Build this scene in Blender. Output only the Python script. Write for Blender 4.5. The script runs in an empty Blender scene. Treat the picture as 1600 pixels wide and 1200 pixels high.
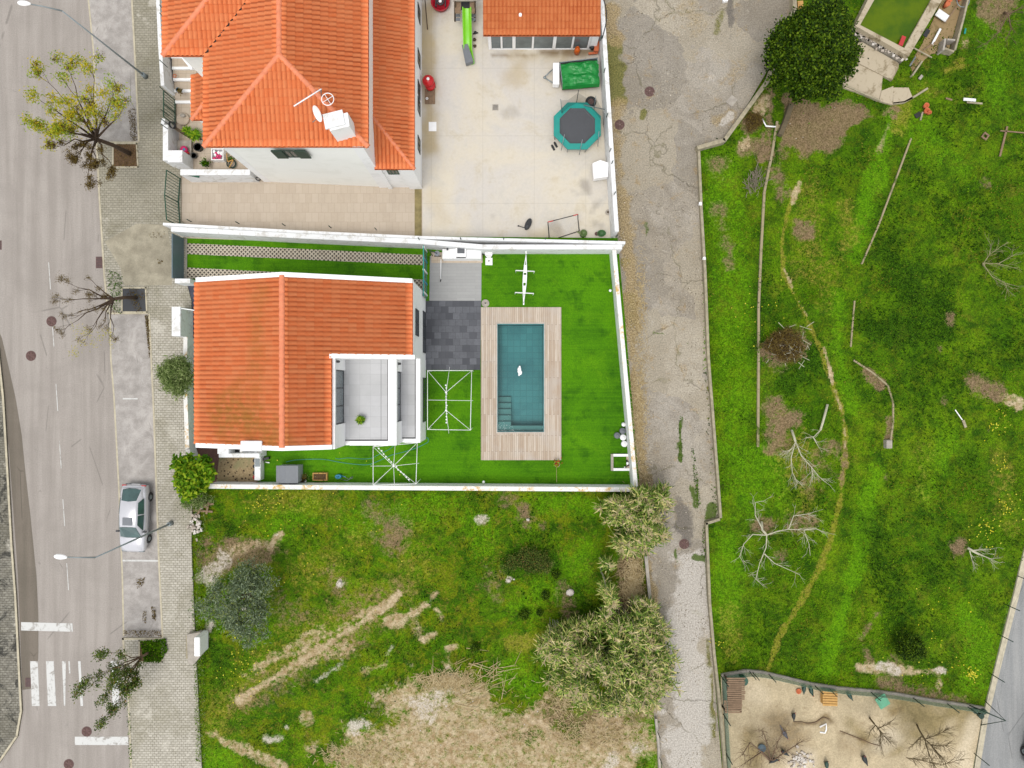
import bpy, bmesh, math, random
import numpy as np
from mathutils import Vector, Matrix
from mathutils.geometry import delaunay_2d_cdt

sc = bpy.context.scene
R = math.radians
# ------------------------------------------------------------------ camera
H = 45.0                       # drone height, looking straight down
cam_d = bpy.data.cameras.new('camera')
cam_d.sensor_width = 36; cam_d.lens = 24.3; cam_d.clip_end = 2000
cam = bpy.data.objects.new('camera', cam_d); sc.collection.objects.link(cam)
cam.location = (0, 0, H); cam.rotation_euler = (0, 0, 0)
sc.camera = cam
# ------------------------------------------------------------------ sky, sun, exposure
SUN_EL, SUN_AZ = R(72), R(205)
w = bpy.data.worlds.new('World'); sc.world = w; w.use_nodes = True
wn = w.node_tree; bg = wn.nodes['Background']
sky = wn.nodes.new('ShaderNodeTexSky'); sky.sky_type = 'NISHITA'; sky.sun_disc = False
sky.sun_elevation = SUN_EL; sky.sun_rotation = SUN_AZ; sky.air_density = 1.0; sky.dust_density = 1.5
hs = wn.nodes.new('ShaderNodeHueSaturation'); hs.inputs['Saturation'].default_value = 0.12
wn.links.new(sky.outputs[0], hs.inputs['Color']); wn.links.new(hs.outputs[0], bg.inputs[0])
bg.inputs[1].default_value = 0.15
sd = bpy.data.lights.new('sun', 'SUN'); sd.energy = 1.1; sd.angle = R(28); sd.color = (1.0, 0.955, 0.9)
so = bpy.data.objects.new('sun', sd); sc.collection.objects.link(so)
sdir = Vector((math.sin(SUN_AZ)*math.cos(SUN_EL), math.cos(SUN_AZ)*math.cos(SUN_EL), math.sin(SUN_EL)))
so.rotation_euler = sdir.to_track_quat('Z', 'Y').to_euler(); so.location = (-30, -20, 60)
sc.view_settings.view_transform = 'Standard'; sc.view_settings.look = 'None'
sc.view_settings.exposure = 0.62; sc.view_settings.gamma = 1
sc.render.engine = 'CYCLES'
sc.cycles.max_bounces = 6; sc.cycles.transparent_max_bounces = 12

# ------------------------------------------------------------------ measuring helpers
def X(px, z=0.0): return (px-800)*(H-z)/1080.0
def Y(py, z=0.0): return (600-py)*(H-z)/1080.0
def P(px, py, z=0.0): return (X(px, z), Y(py, z), z)
def Q(px, py, z=0.0): return (X(px, z), Y(py, z))
def lin(c): c /= 255.0; return c/12.92 if c <= .04045 else ((c+.055)/1.055)**2.4
def C(r, g, b, k=1.45): return (lin(r)/k, lin(g)/k, lin(b)/k, 1)
col = sc.collection
ORG = {}
def root_of(o):
    v = Vector((0, 0, 0))
    while o is not None: v += Vector(o.location); o = o.parent
    return v
def tag(o, label, cat, group=None):
    o['label'] = label; o['category'] = cat
    if group: o['group'] = group
    return o
def thing(name, label, cat, loc=(0, 0, 0), group=None, rz=0):
    o = bpy.data.objects.new(name, None); col.objects.link(o); o.location = loc; o.rotation_euler.z = rz
    o.empty_display_size = .2
    return tag(o, label, cat, group)
def copy_tree(o, parent=None):
    c = o.copy(); col.objects.link(c)
    if parent is not None: c.parent = parent
    for ch in list(o.children): copy_tree(ch, c)
    return c

# ------------------------------------------------------------------ mesh builder
class MB:
    def __init__(s): s.v = []; s.f = []; s.sm = []
    def add(s, vs, fs, smooth=False):
        b = len(s.v); s.v += [tuple(p) for p in vs]
        for f in fs: s.f.append(tuple(i+b for i in f)); s.sm.append(smooth)
        return s
    def box(s, cx, cy, cz, sx, sy, sz, rz=0, tilt=0, ax='x'):
        M = Matrix.Rotation(rz, 3, 'Z') @ Matrix.Rotation(tilt, 3, ax.upper())
        vs = [Vector((cx, cy, cz)) + M @ Vector((x*sx/2, y*sy/2, z*sz/2)) for x in (-1, 1) for y in (-1, 1) for z in (-1, 1)]
        return s.add(vs, [(0, 1, 3, 2), (4, 6, 7, 5), (0, 4, 5, 1), (2, 3, 7, 6), (0, 2, 6, 4), (1, 5, 7, 3)])
    def bx(s, x0, x1, y0, y1, z0, z1): return s.box((x0+x1)/2, (y0+y1)/2, (z0+z1)/2, abs(x1-x0), abs(y1-y0), abs(z1-z0))
    def bev(s, x0, x1, y0, y1, z0, z1, b=.03):
        # box with chamfered top and vertical edges
        def ring(i, z): return [(x0+i+b, y0+i, z), (x1-i-b, y0+i, z), (x1-i, y0+i+b, z), (x1-i, y1-i-b, z), (x1-i-b, y1-i, z), (x0+i+b, y1-i, z), (x0+i, y1-i-b, z), (x0+i, y0+i+b, z)]
        vs = ring(0, z0)+ring(0, z1-b)+ring(b, z1)
        fs = [(i, (i+1) % 8, 8+(i+1) % 8, 8+i) for i in range(8)]+[(8+i, 8+(i+1) % 8, 16+(i+1) % 8, 16+i) for i in range(8)]
        fs += [tuple(range(16, 24)), tuple(range(7, -1, -1))]
        return s.add(vs, fs)
    def prism(s, poly, z0, z1):
        n = len(poly); a = sum(poly[i][0]*poly[(i+1) % n][1]-poly[(i+1) % n][0]*poly[i][1] for i in range(n))
        if a < 0: poly = poly[::-1]
        zt = z1 if callable(z1) else (lambda x, y: z1)
        vs = [(p[0], p[1], z0) for p in poly]+[(p[0], p[1], zt(p[0], p[1])) for p in poly]
        return s.add(vs, [tuple(range(n-1, -1, -1)), tuple(range(n, 2*n))]+[(i, (i+1) % n, n+(i+1) % n, n+i) for i in range(n)])
    def wall(s, pts, th, z0, z1):
        # th>0 lies left of the travel direction
        for a, b in zip(pts, pts[1:]):
            a = Vector(a[:2]); b = Vector(b[:2]); d = (b-a).normalized(); n = Vector((-d.y, d.x))*th
            s.prism([a, b, b+n, a+n], z0, z1)
        return s
    def tube(s, pts, r, n=6, cap=True):
        pts = [Vector(p) for p in pts]; m = len(pts)
        rr = r if isinstance(r, (list, tuple)) else [r]*m
        vs = []; ref = None
        for i, p in enumerate(pts):
            d = (pts[min(i+1, m-1)]-pts[max(i-1, 0)])
            if d.length < 1e-6: d = Vector((0, 0, 1))
            d.normalize()
            if ref is None: ref = Vector((1, 0, 0)) if abs(d.x) < .8 else Vector((0, 1, 0))
            u = (ref-d*ref.dot(d)).normalized(); w_ = d.cross(u); ref = u
            for k in range(n):
                t = 2*math.pi*k/n; vs.append(p+(u*math.cos(t)+w_*math.sin(t))*rr[i])
        fs = [(i*n+k, i*n+(k+1) % n, (i+1)*n+(k+1) % n, (i+1)*n+k) for i in range(m-1) for k in range(n)]
        if cap: fs += [tuple(range(n-1, -1, -1)), tuple(range((m-1)*n, m*n))]
        return s.add(vs, fs, n > 4)
    def lathe(s, prof, c=(0, 0, 0), n=20, sx=1, sy=1):
        vs = [(c[0]+r*sx*math.cos(2*math.pi*k/n), c[1]+r*sy*math.sin(2*math.pi*k/n), c[2]+z) for r, z in prof for k in range(n)]
        m = len(prof); fs = [(i*n+k, i*n+(k+1) % n, (i+1)*n+(k+1) % n, (i+1)*n+k) for i in range(m-1) for k in range(n)]
        fs += [tuple(range(n-1, -1, -1)), tuple(range((m-1)*n, m*n))]
        return s.add(vs, fs, True)
    def cyl(s, c, r, z0, z1, n=16, r2=None):
        s.lathe([(r, z0), (r if r2 is None else r2, z1)], (c[0], c[1], 0), n); s.sm[-1] = s.sm[-2] = False; return s
    def blob(s, c, rx, ry, rz, n=12, m=7, rng=None, amp=0):
        prof = []; vs = []
        for i in range(1, m):
            t = math.pi*i/m
            for k in range(n):
                a = 2*math.pi*k/n; j = 1+(rng.uniform(-amp, amp) if rng else 0)
                vs.append((c[0]+rx*math.sin(t)*math.cos(a)*j, c[1]+ry*math.sin(t)*math.sin(a)*j, c[2]-rz*math.cos(t)*j))
        q = m-1; fs = [(i*n+k, i*n+(k+1) % n, (i+1)*n+(k+1) % n, (i+1)*n+k) for i in range(q-1) for k in range(n)]
        fs += [tuple(range(n-1, -1, -1)), tuple(range((q-1)*n, q*n))]
        return s.add(vs, fs, True)
    def torus(s, c, R0, r, n=24, m=8, M=None):
        M = M or Matrix.Identity(3); vs = []
        for i in range(n):
            a = 2*math.pi*i/n
            for k in range(m):
                b = 2*math.pi*k/m; vs.append(Vector(c)+M @ Vector(((R0+r*math.cos(b))*math.cos(a), (R0+r*math.cos(b))*math.sin(a), r*math.sin(b))))
        return s.add(vs, [(i*m+k, ((i+1) % n)*m+k, ((i+1) % n)*m+(k+1) % m, i*m+(k+1) % m) for i in range(n) for k in range(m)], True)
    def build(s, name, mat, parent=None, org=None, kind=None):
        me = bpy.data.meshes.new(name)
        V = np.array(s.v, dtype=float).reshape(-1, 3)
        if parent is not None: o0 = root_of(parent)
        elif org == 0: o0 = Vector((0, 0, 0))
        elif org is not None: o0 = Vector(org)
        else:
            mn, mx = V.min(0), V.max(0); o0 = Vector(((mn[0]+mx[0])/2, (mn[1]+mx[1])/2, mn[2]))
        if org == 'local': o0 = Vector((0, 0, 0))
        V = V-np.array(o0)
        me.from_pydata(V.tolist(), [], s.f)
        me.polygons.foreach_set('use_smooth', s.sm)
        me.materials.append(mat); me.update()
        o = bpy.data.objects.new(name, me); col.objects.link(o)
        if parent is not None: o.parent = parent
        else: o.location = o0
        if kind: o['kind'] = kind
        return o
def quads(name, V, mat, parent=None, kind=None):
    """V: N x k x 3 array, each row one leaf polygon"""
    V = np.asarray(V, dtype=np.float32); n, k = V.shape[:2]
    me = bpy.data.meshes.new(name); F = V.reshape(-1, 3)
    if parent is not None: o0 = np.array(root_of(parent), dtype=np.float32)
    else: o0 = np.zeros(3, dtype=np.float32)
    me.vertices.add(n*k); me.vertices.foreach_set('co', (F-o0).ravel())
    me.loops.add(n*k); me.loops.foreach_set('vertex_index', np.arange(n*k, dtype=np.int32))
    me.polygons.add(n); me.polygons.foreach_set('loop_start', np.arange(0, n*k, k, dtype=np.int32))
    me.polygons.foreach_set('loop_total', np.full(n, k, dtype=np.int32))
    me.materials.append(mat); me.update(calc_edges=True); me.validate()
    o = bpy.data.objects.new(name, me); col.objects.link(o)
    if parent is not None: o.parent = parent
    if kind: o['kind'] = kind
    return o
rs = np.random.RandomState(7)
def leafset(cen, L, W, up=.35, jit=.3):
    """leaf quads at centres (N,3), length L, width W"""
    cen = np.asarray(cen, dtype=float); n = len(cen)
    nr = rs.normal(size=(n, 3)); nr[:, 2] = np.abs(nr[:, 2])+up*2; nr /= np.linalg.norm(nr, axis=1)[:, None]
    a = rs.normal(size=(n, 3)); a -= nr*(a*nr).sum(1)[:, None]; a /= np.linalg.norm(a, axis=1)[:, None]
    b = np.cross(nr, a); l = (L*(1+jit*rs.uniform(-1, 1, n)))[:, None]/2; w_ = (W*(1+jit*rs.uniform(-1, 1, n)))[:, None]/2
    return np.stack([cen-a*l, cen+b*w_, cen+a*l, cen-b*w_], axis=1)
def clumps(centres, per, rad, flat=.8):
    c = np.repeat(np.asarray(centres, float), per, axis=0)
    d = rs.normal(size=c.shape)*rad*.55; d[:, 2] *= flat
    return c+d

# ------------------------------------------------------------------ noise and painted material zones
def vnoise(x, y, s, seed=0):
    r = np.random.RandomState(seed); T = r.rand(256, 256)
    xs, ys = x/s+1000.3, y/s+1000.7; xi, yi = np.floor(xs).astype(int), np.floor(ys).astype(int)
    fx, fy = xs-xi, ys-yi; fx = fx*fx*(3-2*fx); fy = fy*fy*(3-2*fy)
    g = lambda i, j: T[i % 256, j % 256]
    return (g(xi, yi)*(1-fx)+g(xi+1, yi)*fx)*(1-fy)+(g(xi, yi+1)*(1-fx)+g(xi+1, yi+1)*fx)*fy
def fbm(x, y, s, o=4, seed=0):
    t = 0; a = .5; n = 0
    for i in range(o): t = t+a*vnoise(x, y, s/2**i, seed+i*13); n += a; a *= .5
    return t/n
def pdist(x, y, pts):
    d = np.full(x.shape, 1e9)
    if len(pts) == 1: return np.hypot(x-pts[0][0], y-pts[0][1])
    for (ax, ay), (bx_, by) in zip(pts, pts[1:]):
        vx, vy = bx_-ax, by-ay; L = vx*vx+vy*vy+1e-9
        t = np.clip(((x-ax)*vx+(y-ay)*vy)/L, 0, 1); d = np.minimum(d, np.hypot(x-ax-t*vx, y-ay-t*vy))
    return d
def inpoly(x, y, poly):
    ins = np.zeros(x.shape, bool); n = len(poly)
    for i in range(n):
        (x0, y0), (x1, y1) = poly[i], poly[(i+1) % n]
        if y0 == y1: continue
        c = ((y0 > y) != (y1 > y)) & (x < (x1-x0)*(y-y0)/(y1-y0)+x0); ins ^= c
    return ins
def paint(x, y, strokes, nch):
    """strokes: (channel, [px points], width px, strength) or ('P', channel, [polygon px], feather px, strength)"""
    out = np.zeros((nch,)+x.shape); wn_ = (fbm(x, y, 1.6, 4, 5)-.5)*2; wn2 = (fbm(x, y, .5, 3, 55)-.5)*2
    for s in strokes:
        if s[0] == 'P':
            _, ch, pts, fe, st = s; pts = [Q(*p) for p in pts]; fe = fe/24
            d = pdist(x, y, pts+[pts[0]]); d = np.where(inpoly(x, y, pts), -d, d)
            d = d+wn_*(fe*1.6+.3)+wn2*(fe*.7+.1)
            v = np.clip(.5-d/(2*fe), 0, 1)
        else:
            ch, pts, wd, st = s; pts = [Q(*p) for p in pts]; wd = wd/24*.85
            d = pdist(x, y, pts)+wn_*(wd*.9+.12)+wn2*(wd*.5+.06)
            v = np.clip(1.1-d/(1.7*wd), 0, 1)
        v = v*v*(3-2*v)*st
        out[ch] = np.maximum(out[ch], v)
    return out
def set_attr(me, name, arr):
    a = me.attributes.new(name, 'FLOAT', 'POINT'); a.data.foreach_set('value', np.asarray(arr, dtype=np.float32).ravel())
def surface(name, poly, z, mat, res=0, strokes=None, nch=0, holes=(), kind='structure', parent=None, skirt=0):
    """flat sheet bounded by a polygon of picture points (px), optionally with inner points that carry painted zones"""
    pts = [Vector(Q(*p)) for p in poly]; n = len(pts)
    ed = [(i, (i+1) % n) for i in range(n)]
    for h in holes:
        b = len(pts); hp = [Vector(Q(*p)) for p in h]; pts += hp; ed += [(b+i, b+(i+1) % len(hp)) for i in range(len(hp))]
    if res:
        xs = [p.x for p in pts[:n]]; ys = [p.y for p in pts[:n]]
        gx, gy = np.meshgrid(np.arange(min(xs), max(xs), res), np.arange(min(ys), max(ys), res))
        gx = gx+rs.uniform(-.2, .2, gx.shape)*res; gy = gy+rs.uniform(-.2, .2, gy.shape)*res
        ok = inpoly(gx, gy, [(p.x, p.y) for p in pts[:n]])
        pts = pts+[Vector((a, b)) for a, b in zip(gx[ok], gy[ok])]
    r = delaunay_2d_cdt(pts, ed, [], 1, 1e-5)
    vs, fs = r[0], r[2]; cut = [[Q(*p) for p in h] for h in holes]
    if cut or not res or True:
        cx = np.array([sum(vs[i].x for i in f)/len(f) for f in fs]); cy = np.array([sum(vs[i].y for i in f)/len(f) for f in fs])
        keep = inpoly(cx, cy, [Q(*p) for p in poly])
        for h in cut: keep &= ~inpoly(cx, cy, h)
        fs = [f for f, k in zip(fs, keep) if k]
    me = bpy.data.meshes.new(name); V = [(p.x, p.y, z) for p in vs]
    if skirt:
        m = len(V); bp = [Q(*p) for p in poly]; a = sum(bp[i][0]*bp[(i+1) % n][1]-bp[(i+1) % n][0]*bp[i][1] for i in range(n))
        if a < 0: bp = bp[::-1]
        V += [(p[0], p[1], z) for p in bp]+[(p[0], p[1], z-skirt) for p in bp]
        fs = [tuple(f) for f in fs]+[(m+n+i, m+n+(i+1) % n, m+(i+1) % n, m+i) for i in range(n)]
    me.from_pydata(V, [], [tuple(f) for f in fs]); me.materials.append(mat)
    if nch:
        A = np.array(V); ch = paint(A[:, 0], A[:, 1], strokes or [], nch)
        for i in range(nch): set_attr(me, 'c%d' % i, ch[i])
    me.update(); o = bpy.data.objects.new(name, me); col.objects.link(o)
    if parent: o.parent = parent
    elif kind: o['kind'] = kind
    return o

# ------------------------------------------------------------------ materials
class NT:
    def __init__(s, name):
        s.m = bpy.data.materials.new(name); s.m.use_nodes = True; s.t = s.m.node_tree
        s.b = s.t.nodes['Principled BSDF']; tc = s.t.nodes.new('ShaderNodeTexCoord'); s.obj = tc.outputs['Object']
    def setin(s, nd, k, v):
        if v is None: return
        if isinstance(v, bpy.types.NodeSocket): s.t.links.new(v, nd.inputs[k])
        else: nd.inputs[k].default_value = v
    def noise(s, sc_=5, d=5, r=.6, dist=0, vec=None):
        n = s.t.nodes.new('ShaderNodeTexNoise'); s.setin(n, 'Vector', vec or s.obj); s.setin(n, 'Scale', sc_); s.setin(n, 'Detail', d); s.setin(n, 'Roughness', r); s.setin(n, 'Distortion', dist); return n.outputs['Fac']
    def vor(s, sc_=5, feat='F1', rnd=1, vec=None, out='Distance'):
        n = s.t.nodes.new('ShaderNodeTexVoronoi'); n.feature = feat; s.setin(n, 'Vector', vec or s.obj); s.setin(n, 'Scale', sc_); s.setin(n, 'Randomness', rnd); return n.outputs[out]
    def brick(s, bw, rh, mortar=.01, vec=None, off=.5, sm=.1):
        n = s.t.nodes.new('ShaderNodeTexBrick'); n.offset = off; s.setin(n, 'Vector', vec or s.obj); s.setin(n, 'Scale', 1.0); s.setin(n, 'Brick Width', bw); s.setin(n, 'Row Height', rh); s.setin(n, 'Mortar Size', mortar); s.setin(n, 'Mortar Smooth', sm)
        s.setin(n, 'Color1', (0, 0, 0, 1)); s.setin(n, 'Color2', (1, 1, 1, 1)); s.setin(n, 'Mortar', (.5, .5, .5, 1)); return n.outputs['Color'], n.outputs['Fac']
    def map(s, loc=(0, 0, 0), rot=(0, 0, 0), scale=(1, 1, 1), vec=None):
        n = s.t.nodes.new('ShaderNodeMapping'); s.setin(n, 'Vector', vec or s.obj); n.inputs['Location'].default_value = loc; n.inputs['Rotation'].default_value = rot; n.inputs['Scale'].default_value = scale; return n.outputs[0]
    def mix(s, f, a, b, mode='MIX'):
        n = s.t.nodes.new('ShaderNodeMix'); n.data_type = 'RGBA'; n.blend_type = mode
        for k, v in ((0, f), (6, a), (7, b)):
            if isinstance(v, bpy.types.NodeSocket): s.t.links.new(v, n.inputs[k])
            else: n.inputs[k].default_value = v
        return n.outputs[2]
    def m_(s, op, a, b=None, c=None, clamp=False):
        n = s.t.nodes.new('ShaderNodeMath'); n.operation = op; n.use_clamp = clamp
        for i, v in enumerate((a, b, c)): s.setin(n, i, v)
        return n.outputs[0]
    def ss(s, v, lo, hi):
        n = s.t.nodes.new('ShaderNodeMapRange'); n.interpolation_type = 'SMOOTHSTEP'; s.setin(n, 0, v); s.setin(n, 1, lo); s.setin(n, 2, hi); return n.outputs[0]
    def ramp(s, f, stops):
        n = s.t.nodes.new('ShaderNodeValToRGB'); s.setin(n, 0, f); e = n.color_ramp.elements
        while len(e) < len(stops): e.new(.5)
        for i, (p, c) in enumerate(stops): e[i].position = p; e[i].color = c
        return n.outputs[0]
    def attr(s, name):
        n = s.t.nodes.new('ShaderNodeAttribute'); n.attribute_name = name; return n.outputs['Fac']
    def island(s): return s.t.nodes.new('ShaderNodeNewGeometry').outputs['Random Per Island']
    def sep(s, vec=None):
        n = s.t.nodes.new('ShaderNodeSeparateXYZ'); s.setin(n, 0, vec or s.obj); return n.outputs
    def done(s, c, rough=.85, bump=None, bs=.5, bd=.02, metal=0, spec=None):
        s.setin(s.b, 'Base Color', c); s.setin(s.b, 'Roughness', rough); s.setin(s.b, 'Metallic', metal)
        if spec is not None: s.b.inputs['Specular IOR Level'].default_value = spec
        if bump is not None:
            n = s.t.nodes.new('ShaderNodeBump'); s.setin(n, 'Height', bump); n.inputs['Strength'].default_value = bs; n.inputs['Distance'].default_value = bd
            s.t.links.new(n.outputs[0], s.b.inputs['Normal'])
        return s.m
def sc4(c, k): return (c[0]*k, c[1]*k, c[2]*k, 1)
def plain(name, c, rough=.6, var=.12, sc_=3, metal=0, spec=None, bump=.15):
    n = NT(name); f = n.noise(sc_, 6, .65); g = n.noise(sc_*9, 4, .7)
    k = n.mix(n.ss(f, .3, .7), sc4(c, 1-var), sc4(c, 1+var)); k = n.mix(n.m_('MULTIPLY', n.ss(g, .55, .8), .4), k, sc4(c, 1-2*var))
    return n.done(k, rough, g, bump, .01, metal, spec)
M = {}
# ================================================================== materials
def m_field():
    n = NT('field_grass')
    big, mid, fin, gr = n.noise(.12, 4, .6), n.noise(.9, 6, .7, .4), n.noise(3.6, 6, .75), n.noise(11, 5, .85)
    base = n.mix(n.ss(big, .35, .65), C(78, 122, 0), C(108, 148, 6))
    base = n.mix(n.ss(mid, .38, .66), base, C(50, 90, 0))
    base = n.mix(n.m_('MULTIPLY', n.ss(n.noise(.5, 5, .7, .6), .55, .72), .5), base, C(132, 128, 44))
    nz = n.m_('ADD', n.m_('MULTIPLY', n.m_('SUBTRACT', fin, .5), 1.9), n.m_('ADD', n.m_('MULTIPLY', n.m_('SUBTRACT', gr, .5), .7), n.m_('MULTIPLY', n.m_('SUBTRACT', mid, .5), .9)))
    sx = n.sep()[0]; west = n.ss(sx, 12, 10); ol = n.noise(.75, 7, .78, .8, n.map(loc=(9, 4, 0))); br = n.noise(1.9, 6, .8, .4, n.map(loc=(3, 7, 0)))
    base = n.mix(n.m_('MULTIPLY', n.ss(ol, .47, .6), n.m_('ADD', n.m_('MULTIPLY', west, .35), .25)), base, C(134, 142, 18))
    base = n.mix(n.m_('MULTIPLY', n.ss(br, .54, .66), n.m_('ADD', n.m_('MULTIPLY', west, .45), .1)), base, C(150, 124, 66))
    base = n.mix(n.m_('MULTIPLY', n.ss(br, .44, .34), .6), base, C(94, 150, 2))
    def ch(i, soft=1): return n.m_('MULTIPLY', n.ss(n.m_('ADD', n.attr('c%d' % i), nz), .12, .78), n.ss(n.attr('c%d' % i), .02, .22))
    bright = n.mix(n.ss(fin, .3, .7), C(86, 148, 0), C(116, 170, 10))
    c = n.mix(n.m_('MULTIPLY', ch(2), .75), base, bright)
    dark = n.mix(n.ss(gr, .35, .65), C(24, 56, 0), C(66, 112, 2))
    c = n.mix(n.m_('MULTIPLY', ch(3), .85), c, dark)
    yel = n.mix(n.ss(fin, .3, .7), C(144, 150, 30), C(172, 160, 76))
    c = n.mix(n.m_('MULTIPLY', ch(4), .7), c, yel)
    dry = n.mix(n.ss(gr, .3, .7), C(122, 98, 76), C(172, 144, 120))
    c = n.mix(n.m_('MULTIPLY', ch(1), .85), c, dry)
    soil = n.mix(n.ss(n.noise(2.2, 7, .8), .38, .62), C(182, 156, 116), C(228, 208, 174))
    c = n.mix(n.m_('MULTIPLY', ch(0), .92), c, soil)
    pale = n.mix(n.ss(gr, .3, .7), C(206, 196, 180), C(240, 232, 220))
    c = n.mix(n.m_('MULTIPLY', ch(5), .85), c, pale)
    bare = n.m_('MAXIMUM', n.m_('MAXIMUM', ch(0), ch(5)), n.m_('MULTIPLY', ch(1), .7)); lo = n.mix(bare, (.46, .49, .36, 1), (.82, .8, .77, 1)); hi = n.mix(bare, (1.42, 1.38, 1.2, 1), (1.12, 1.12, 1.12, 1))
    c = n.mix(n.ss(gr, .38, .64), n.mix(1, c, lo, 'MULTIPLY'), n.mix(1, c, hi, 'MULTIPLY'))
    c = n.mix(n.m_('MULTIPLY', n.ss(n.vor(3.2), .07, .03), n.ss(mid, .5, .6)), c, C(220, 214, 60))
    return n.done(c, .95, n.m_('ADD', gr, n.m_('MULTIPLY', fin, 1.5)), .75, .05, spec=.15)
M['field'] = m_field()
def m_asphalt(name, c1, c2, streak=True, chan=False):
    n = NT(name); v = n.map(scale=(1.3, .07, 1)) if streak else n.obj
    st, big, gr = n.noise(1.4, 5, .6, vec=v), n.noise(.22, 5, .65, .5), n.noise(14, 4, .85)
    c = n.mix(n.ss(st, .3, .7), c1, c2); c = n.mix(n.m_('MULTIPLY', n.ss(big, .4, .65), .35), c, sc4(c1, .8))
    c = n.mix(n.ss(gr, .3, .7), n.mix(1, c, (.84, .84, .84, 1), 'MULTIPLY'), n.mix(1, c, (1.1, 1.1, 1.1, 1), 'MULTIPLY'))
    c = n.mix(n.m_('MULTIPLY', n.ss(n.noise(2.2, 6, .75), .62, .72), .6), c, sc4(c1, .55))
    if not streak or chan:
        c = n.mix(n.m_('MULTIPLY', n.ss(n.noise(.6, 6, .7, 1), .5, .72), .55), c, sc4(c2, 1.25))
    cr = n.ss(n.vor(.33, 'DISTANCE_TO_EDGE', vec=n.map(scale=(1, .5, 1))), .012, .004)
    cr = n.m_('MULTIPLY', cr, n.ss(n.noise(.35, 2, .5), .55, .6)); c = n.mix(n.m_('MULTIPLY', cr, .5), c, sc4(c1, .5))
    return n.done(c, .92, gr, .5, .01, spec=.2)
M['road'] = m_asphalt('road_asphalt', C(172, 164, 156), C(190, 182, 174))
M['road_old'] = m_asphalt('old_dark_asphalt', C(126, 118, 106), C(142, 132, 120))
M['bay'] = m_asphalt('parking_asphalt', C(172, 166, 160), C(204, 198, 192), False)
M['road_b'] = m_asphalt('grey_road', C(156, 158, 158), C(178, 178, 176))
def m_pavers(name, a, b, mort, bw, rh, rot=0, dirt=C(142, 136, 108), blk=0.0):
    n = NT(name); v = n.map(rot=(0, 0, rot)); bc, bf = n.brick(bw, rh, .014, v)
    big, mid = n.noise(.3, 5, .65, .5), n.noise(1.3, 7, .78, .4)
    c = n.mix(bc, a, b); c = n.mix(n.m_('MULTIPLY', bf, n.m_('ADD', n.m_('MULTIPLY', mid, 1.1), .25), clamp=True), c, mort)
    c = n.mix(n.m_('MULTIPLY', n.ss(big, .42, .68), .5), c, dirt)
    c = n.mix(n.m_('MULTIPLY', n.ss(mid, .56, .75), .55), c, sc4(dirt, .85)); c = n.mix(n.m_('MULTIPLY', n.ss(n.m_('ADD', n.sep()[1], n.m_('MULTIPLY', mid, 6)), 6, 15), .42), c, sc4(dirt, .8))
    c = n.mix(n.m_('MULTIPLY', n.ss(n.noise(.45, 5, .7), .56, .66), .55), c, C(232, 226, 212))
    if blk: c = n.mix(n.m_('MULTIPLY', n.ss(n.noise(.8, 7, .8, 1), .5, .62), blk), c, C(48, 50, 48))
    g = n.noise(9, 4, .8); c = n.mix(n.ss(g, .35, .65), n.mix(1, c, (.82, .82, .82, 1), 'MULTIPLY'), n.mix(1, c, (1.08, 1.08, 1.07, 1), 'MULTIPLY'))
    return n.done(c, .92, n.m_('SUBTRACT', n.m_('MULTIPLY', g, .4), bf), .6, .012, spec=.2)
M['pave'] = m_pavers('pavement_setts', C(216, 210, 196), C(198, 192, 178), C(134, 128, 110), .27, .155)
M['pave_old'] = m_pavers('weathered_setts', C(168, 164, 152), C(140, 136, 126), C(88, 84, 66), .27, .155, 0, C(112, 108, 92), .8)
def m_court():
    n = NT('courtyard_concrete'); bc, bf = n.brick(3.35, 4.4, .018, n.map(loc=(1.9, -2.95, 0)), 0.0, .3)
    a, b, g = n.noise(.16, 6, .65, .6), n.noise(.7, 7, .72, .5), n.noise(6, 6, .7)
    c = n.mix(n.ss(a, .38, .62), C(232, 222, 202), C(222, 216, 208)); c = n.mix(n.m_('MULTIPLY', n.ss(b, .5, .75), .6), c, C(204, 188, 152))
    c = n.mix(n.m_('MULTIPLY', n.ss(b, .5, .3), .35), c, C(200, 198, 192)); c = n.mix(n.m_('MULTIPLY', n.ss(g, .35, .7), .25), c, C(246, 240, 228))
    c = n.mix(n.m_('MULTIPLY', n.attr('c0'), .7), c, C(186, 156, 84)); c = n.mix(n.m_('MULTIPLY', n.attr('c1'), .6), c, C(128, 120, 114))
    c = n.mix(n.m_('MULTIPLY', n.attr('c2'), .9), c, C(120, 92, 48))
    c = n.mix(n.m_('MULTIPLY', bf, .22), c, C(150, 140, 120))
    return n.done(c, .8, g, .2, .01, spec=.3)
M['court'] = m_court()
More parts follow.
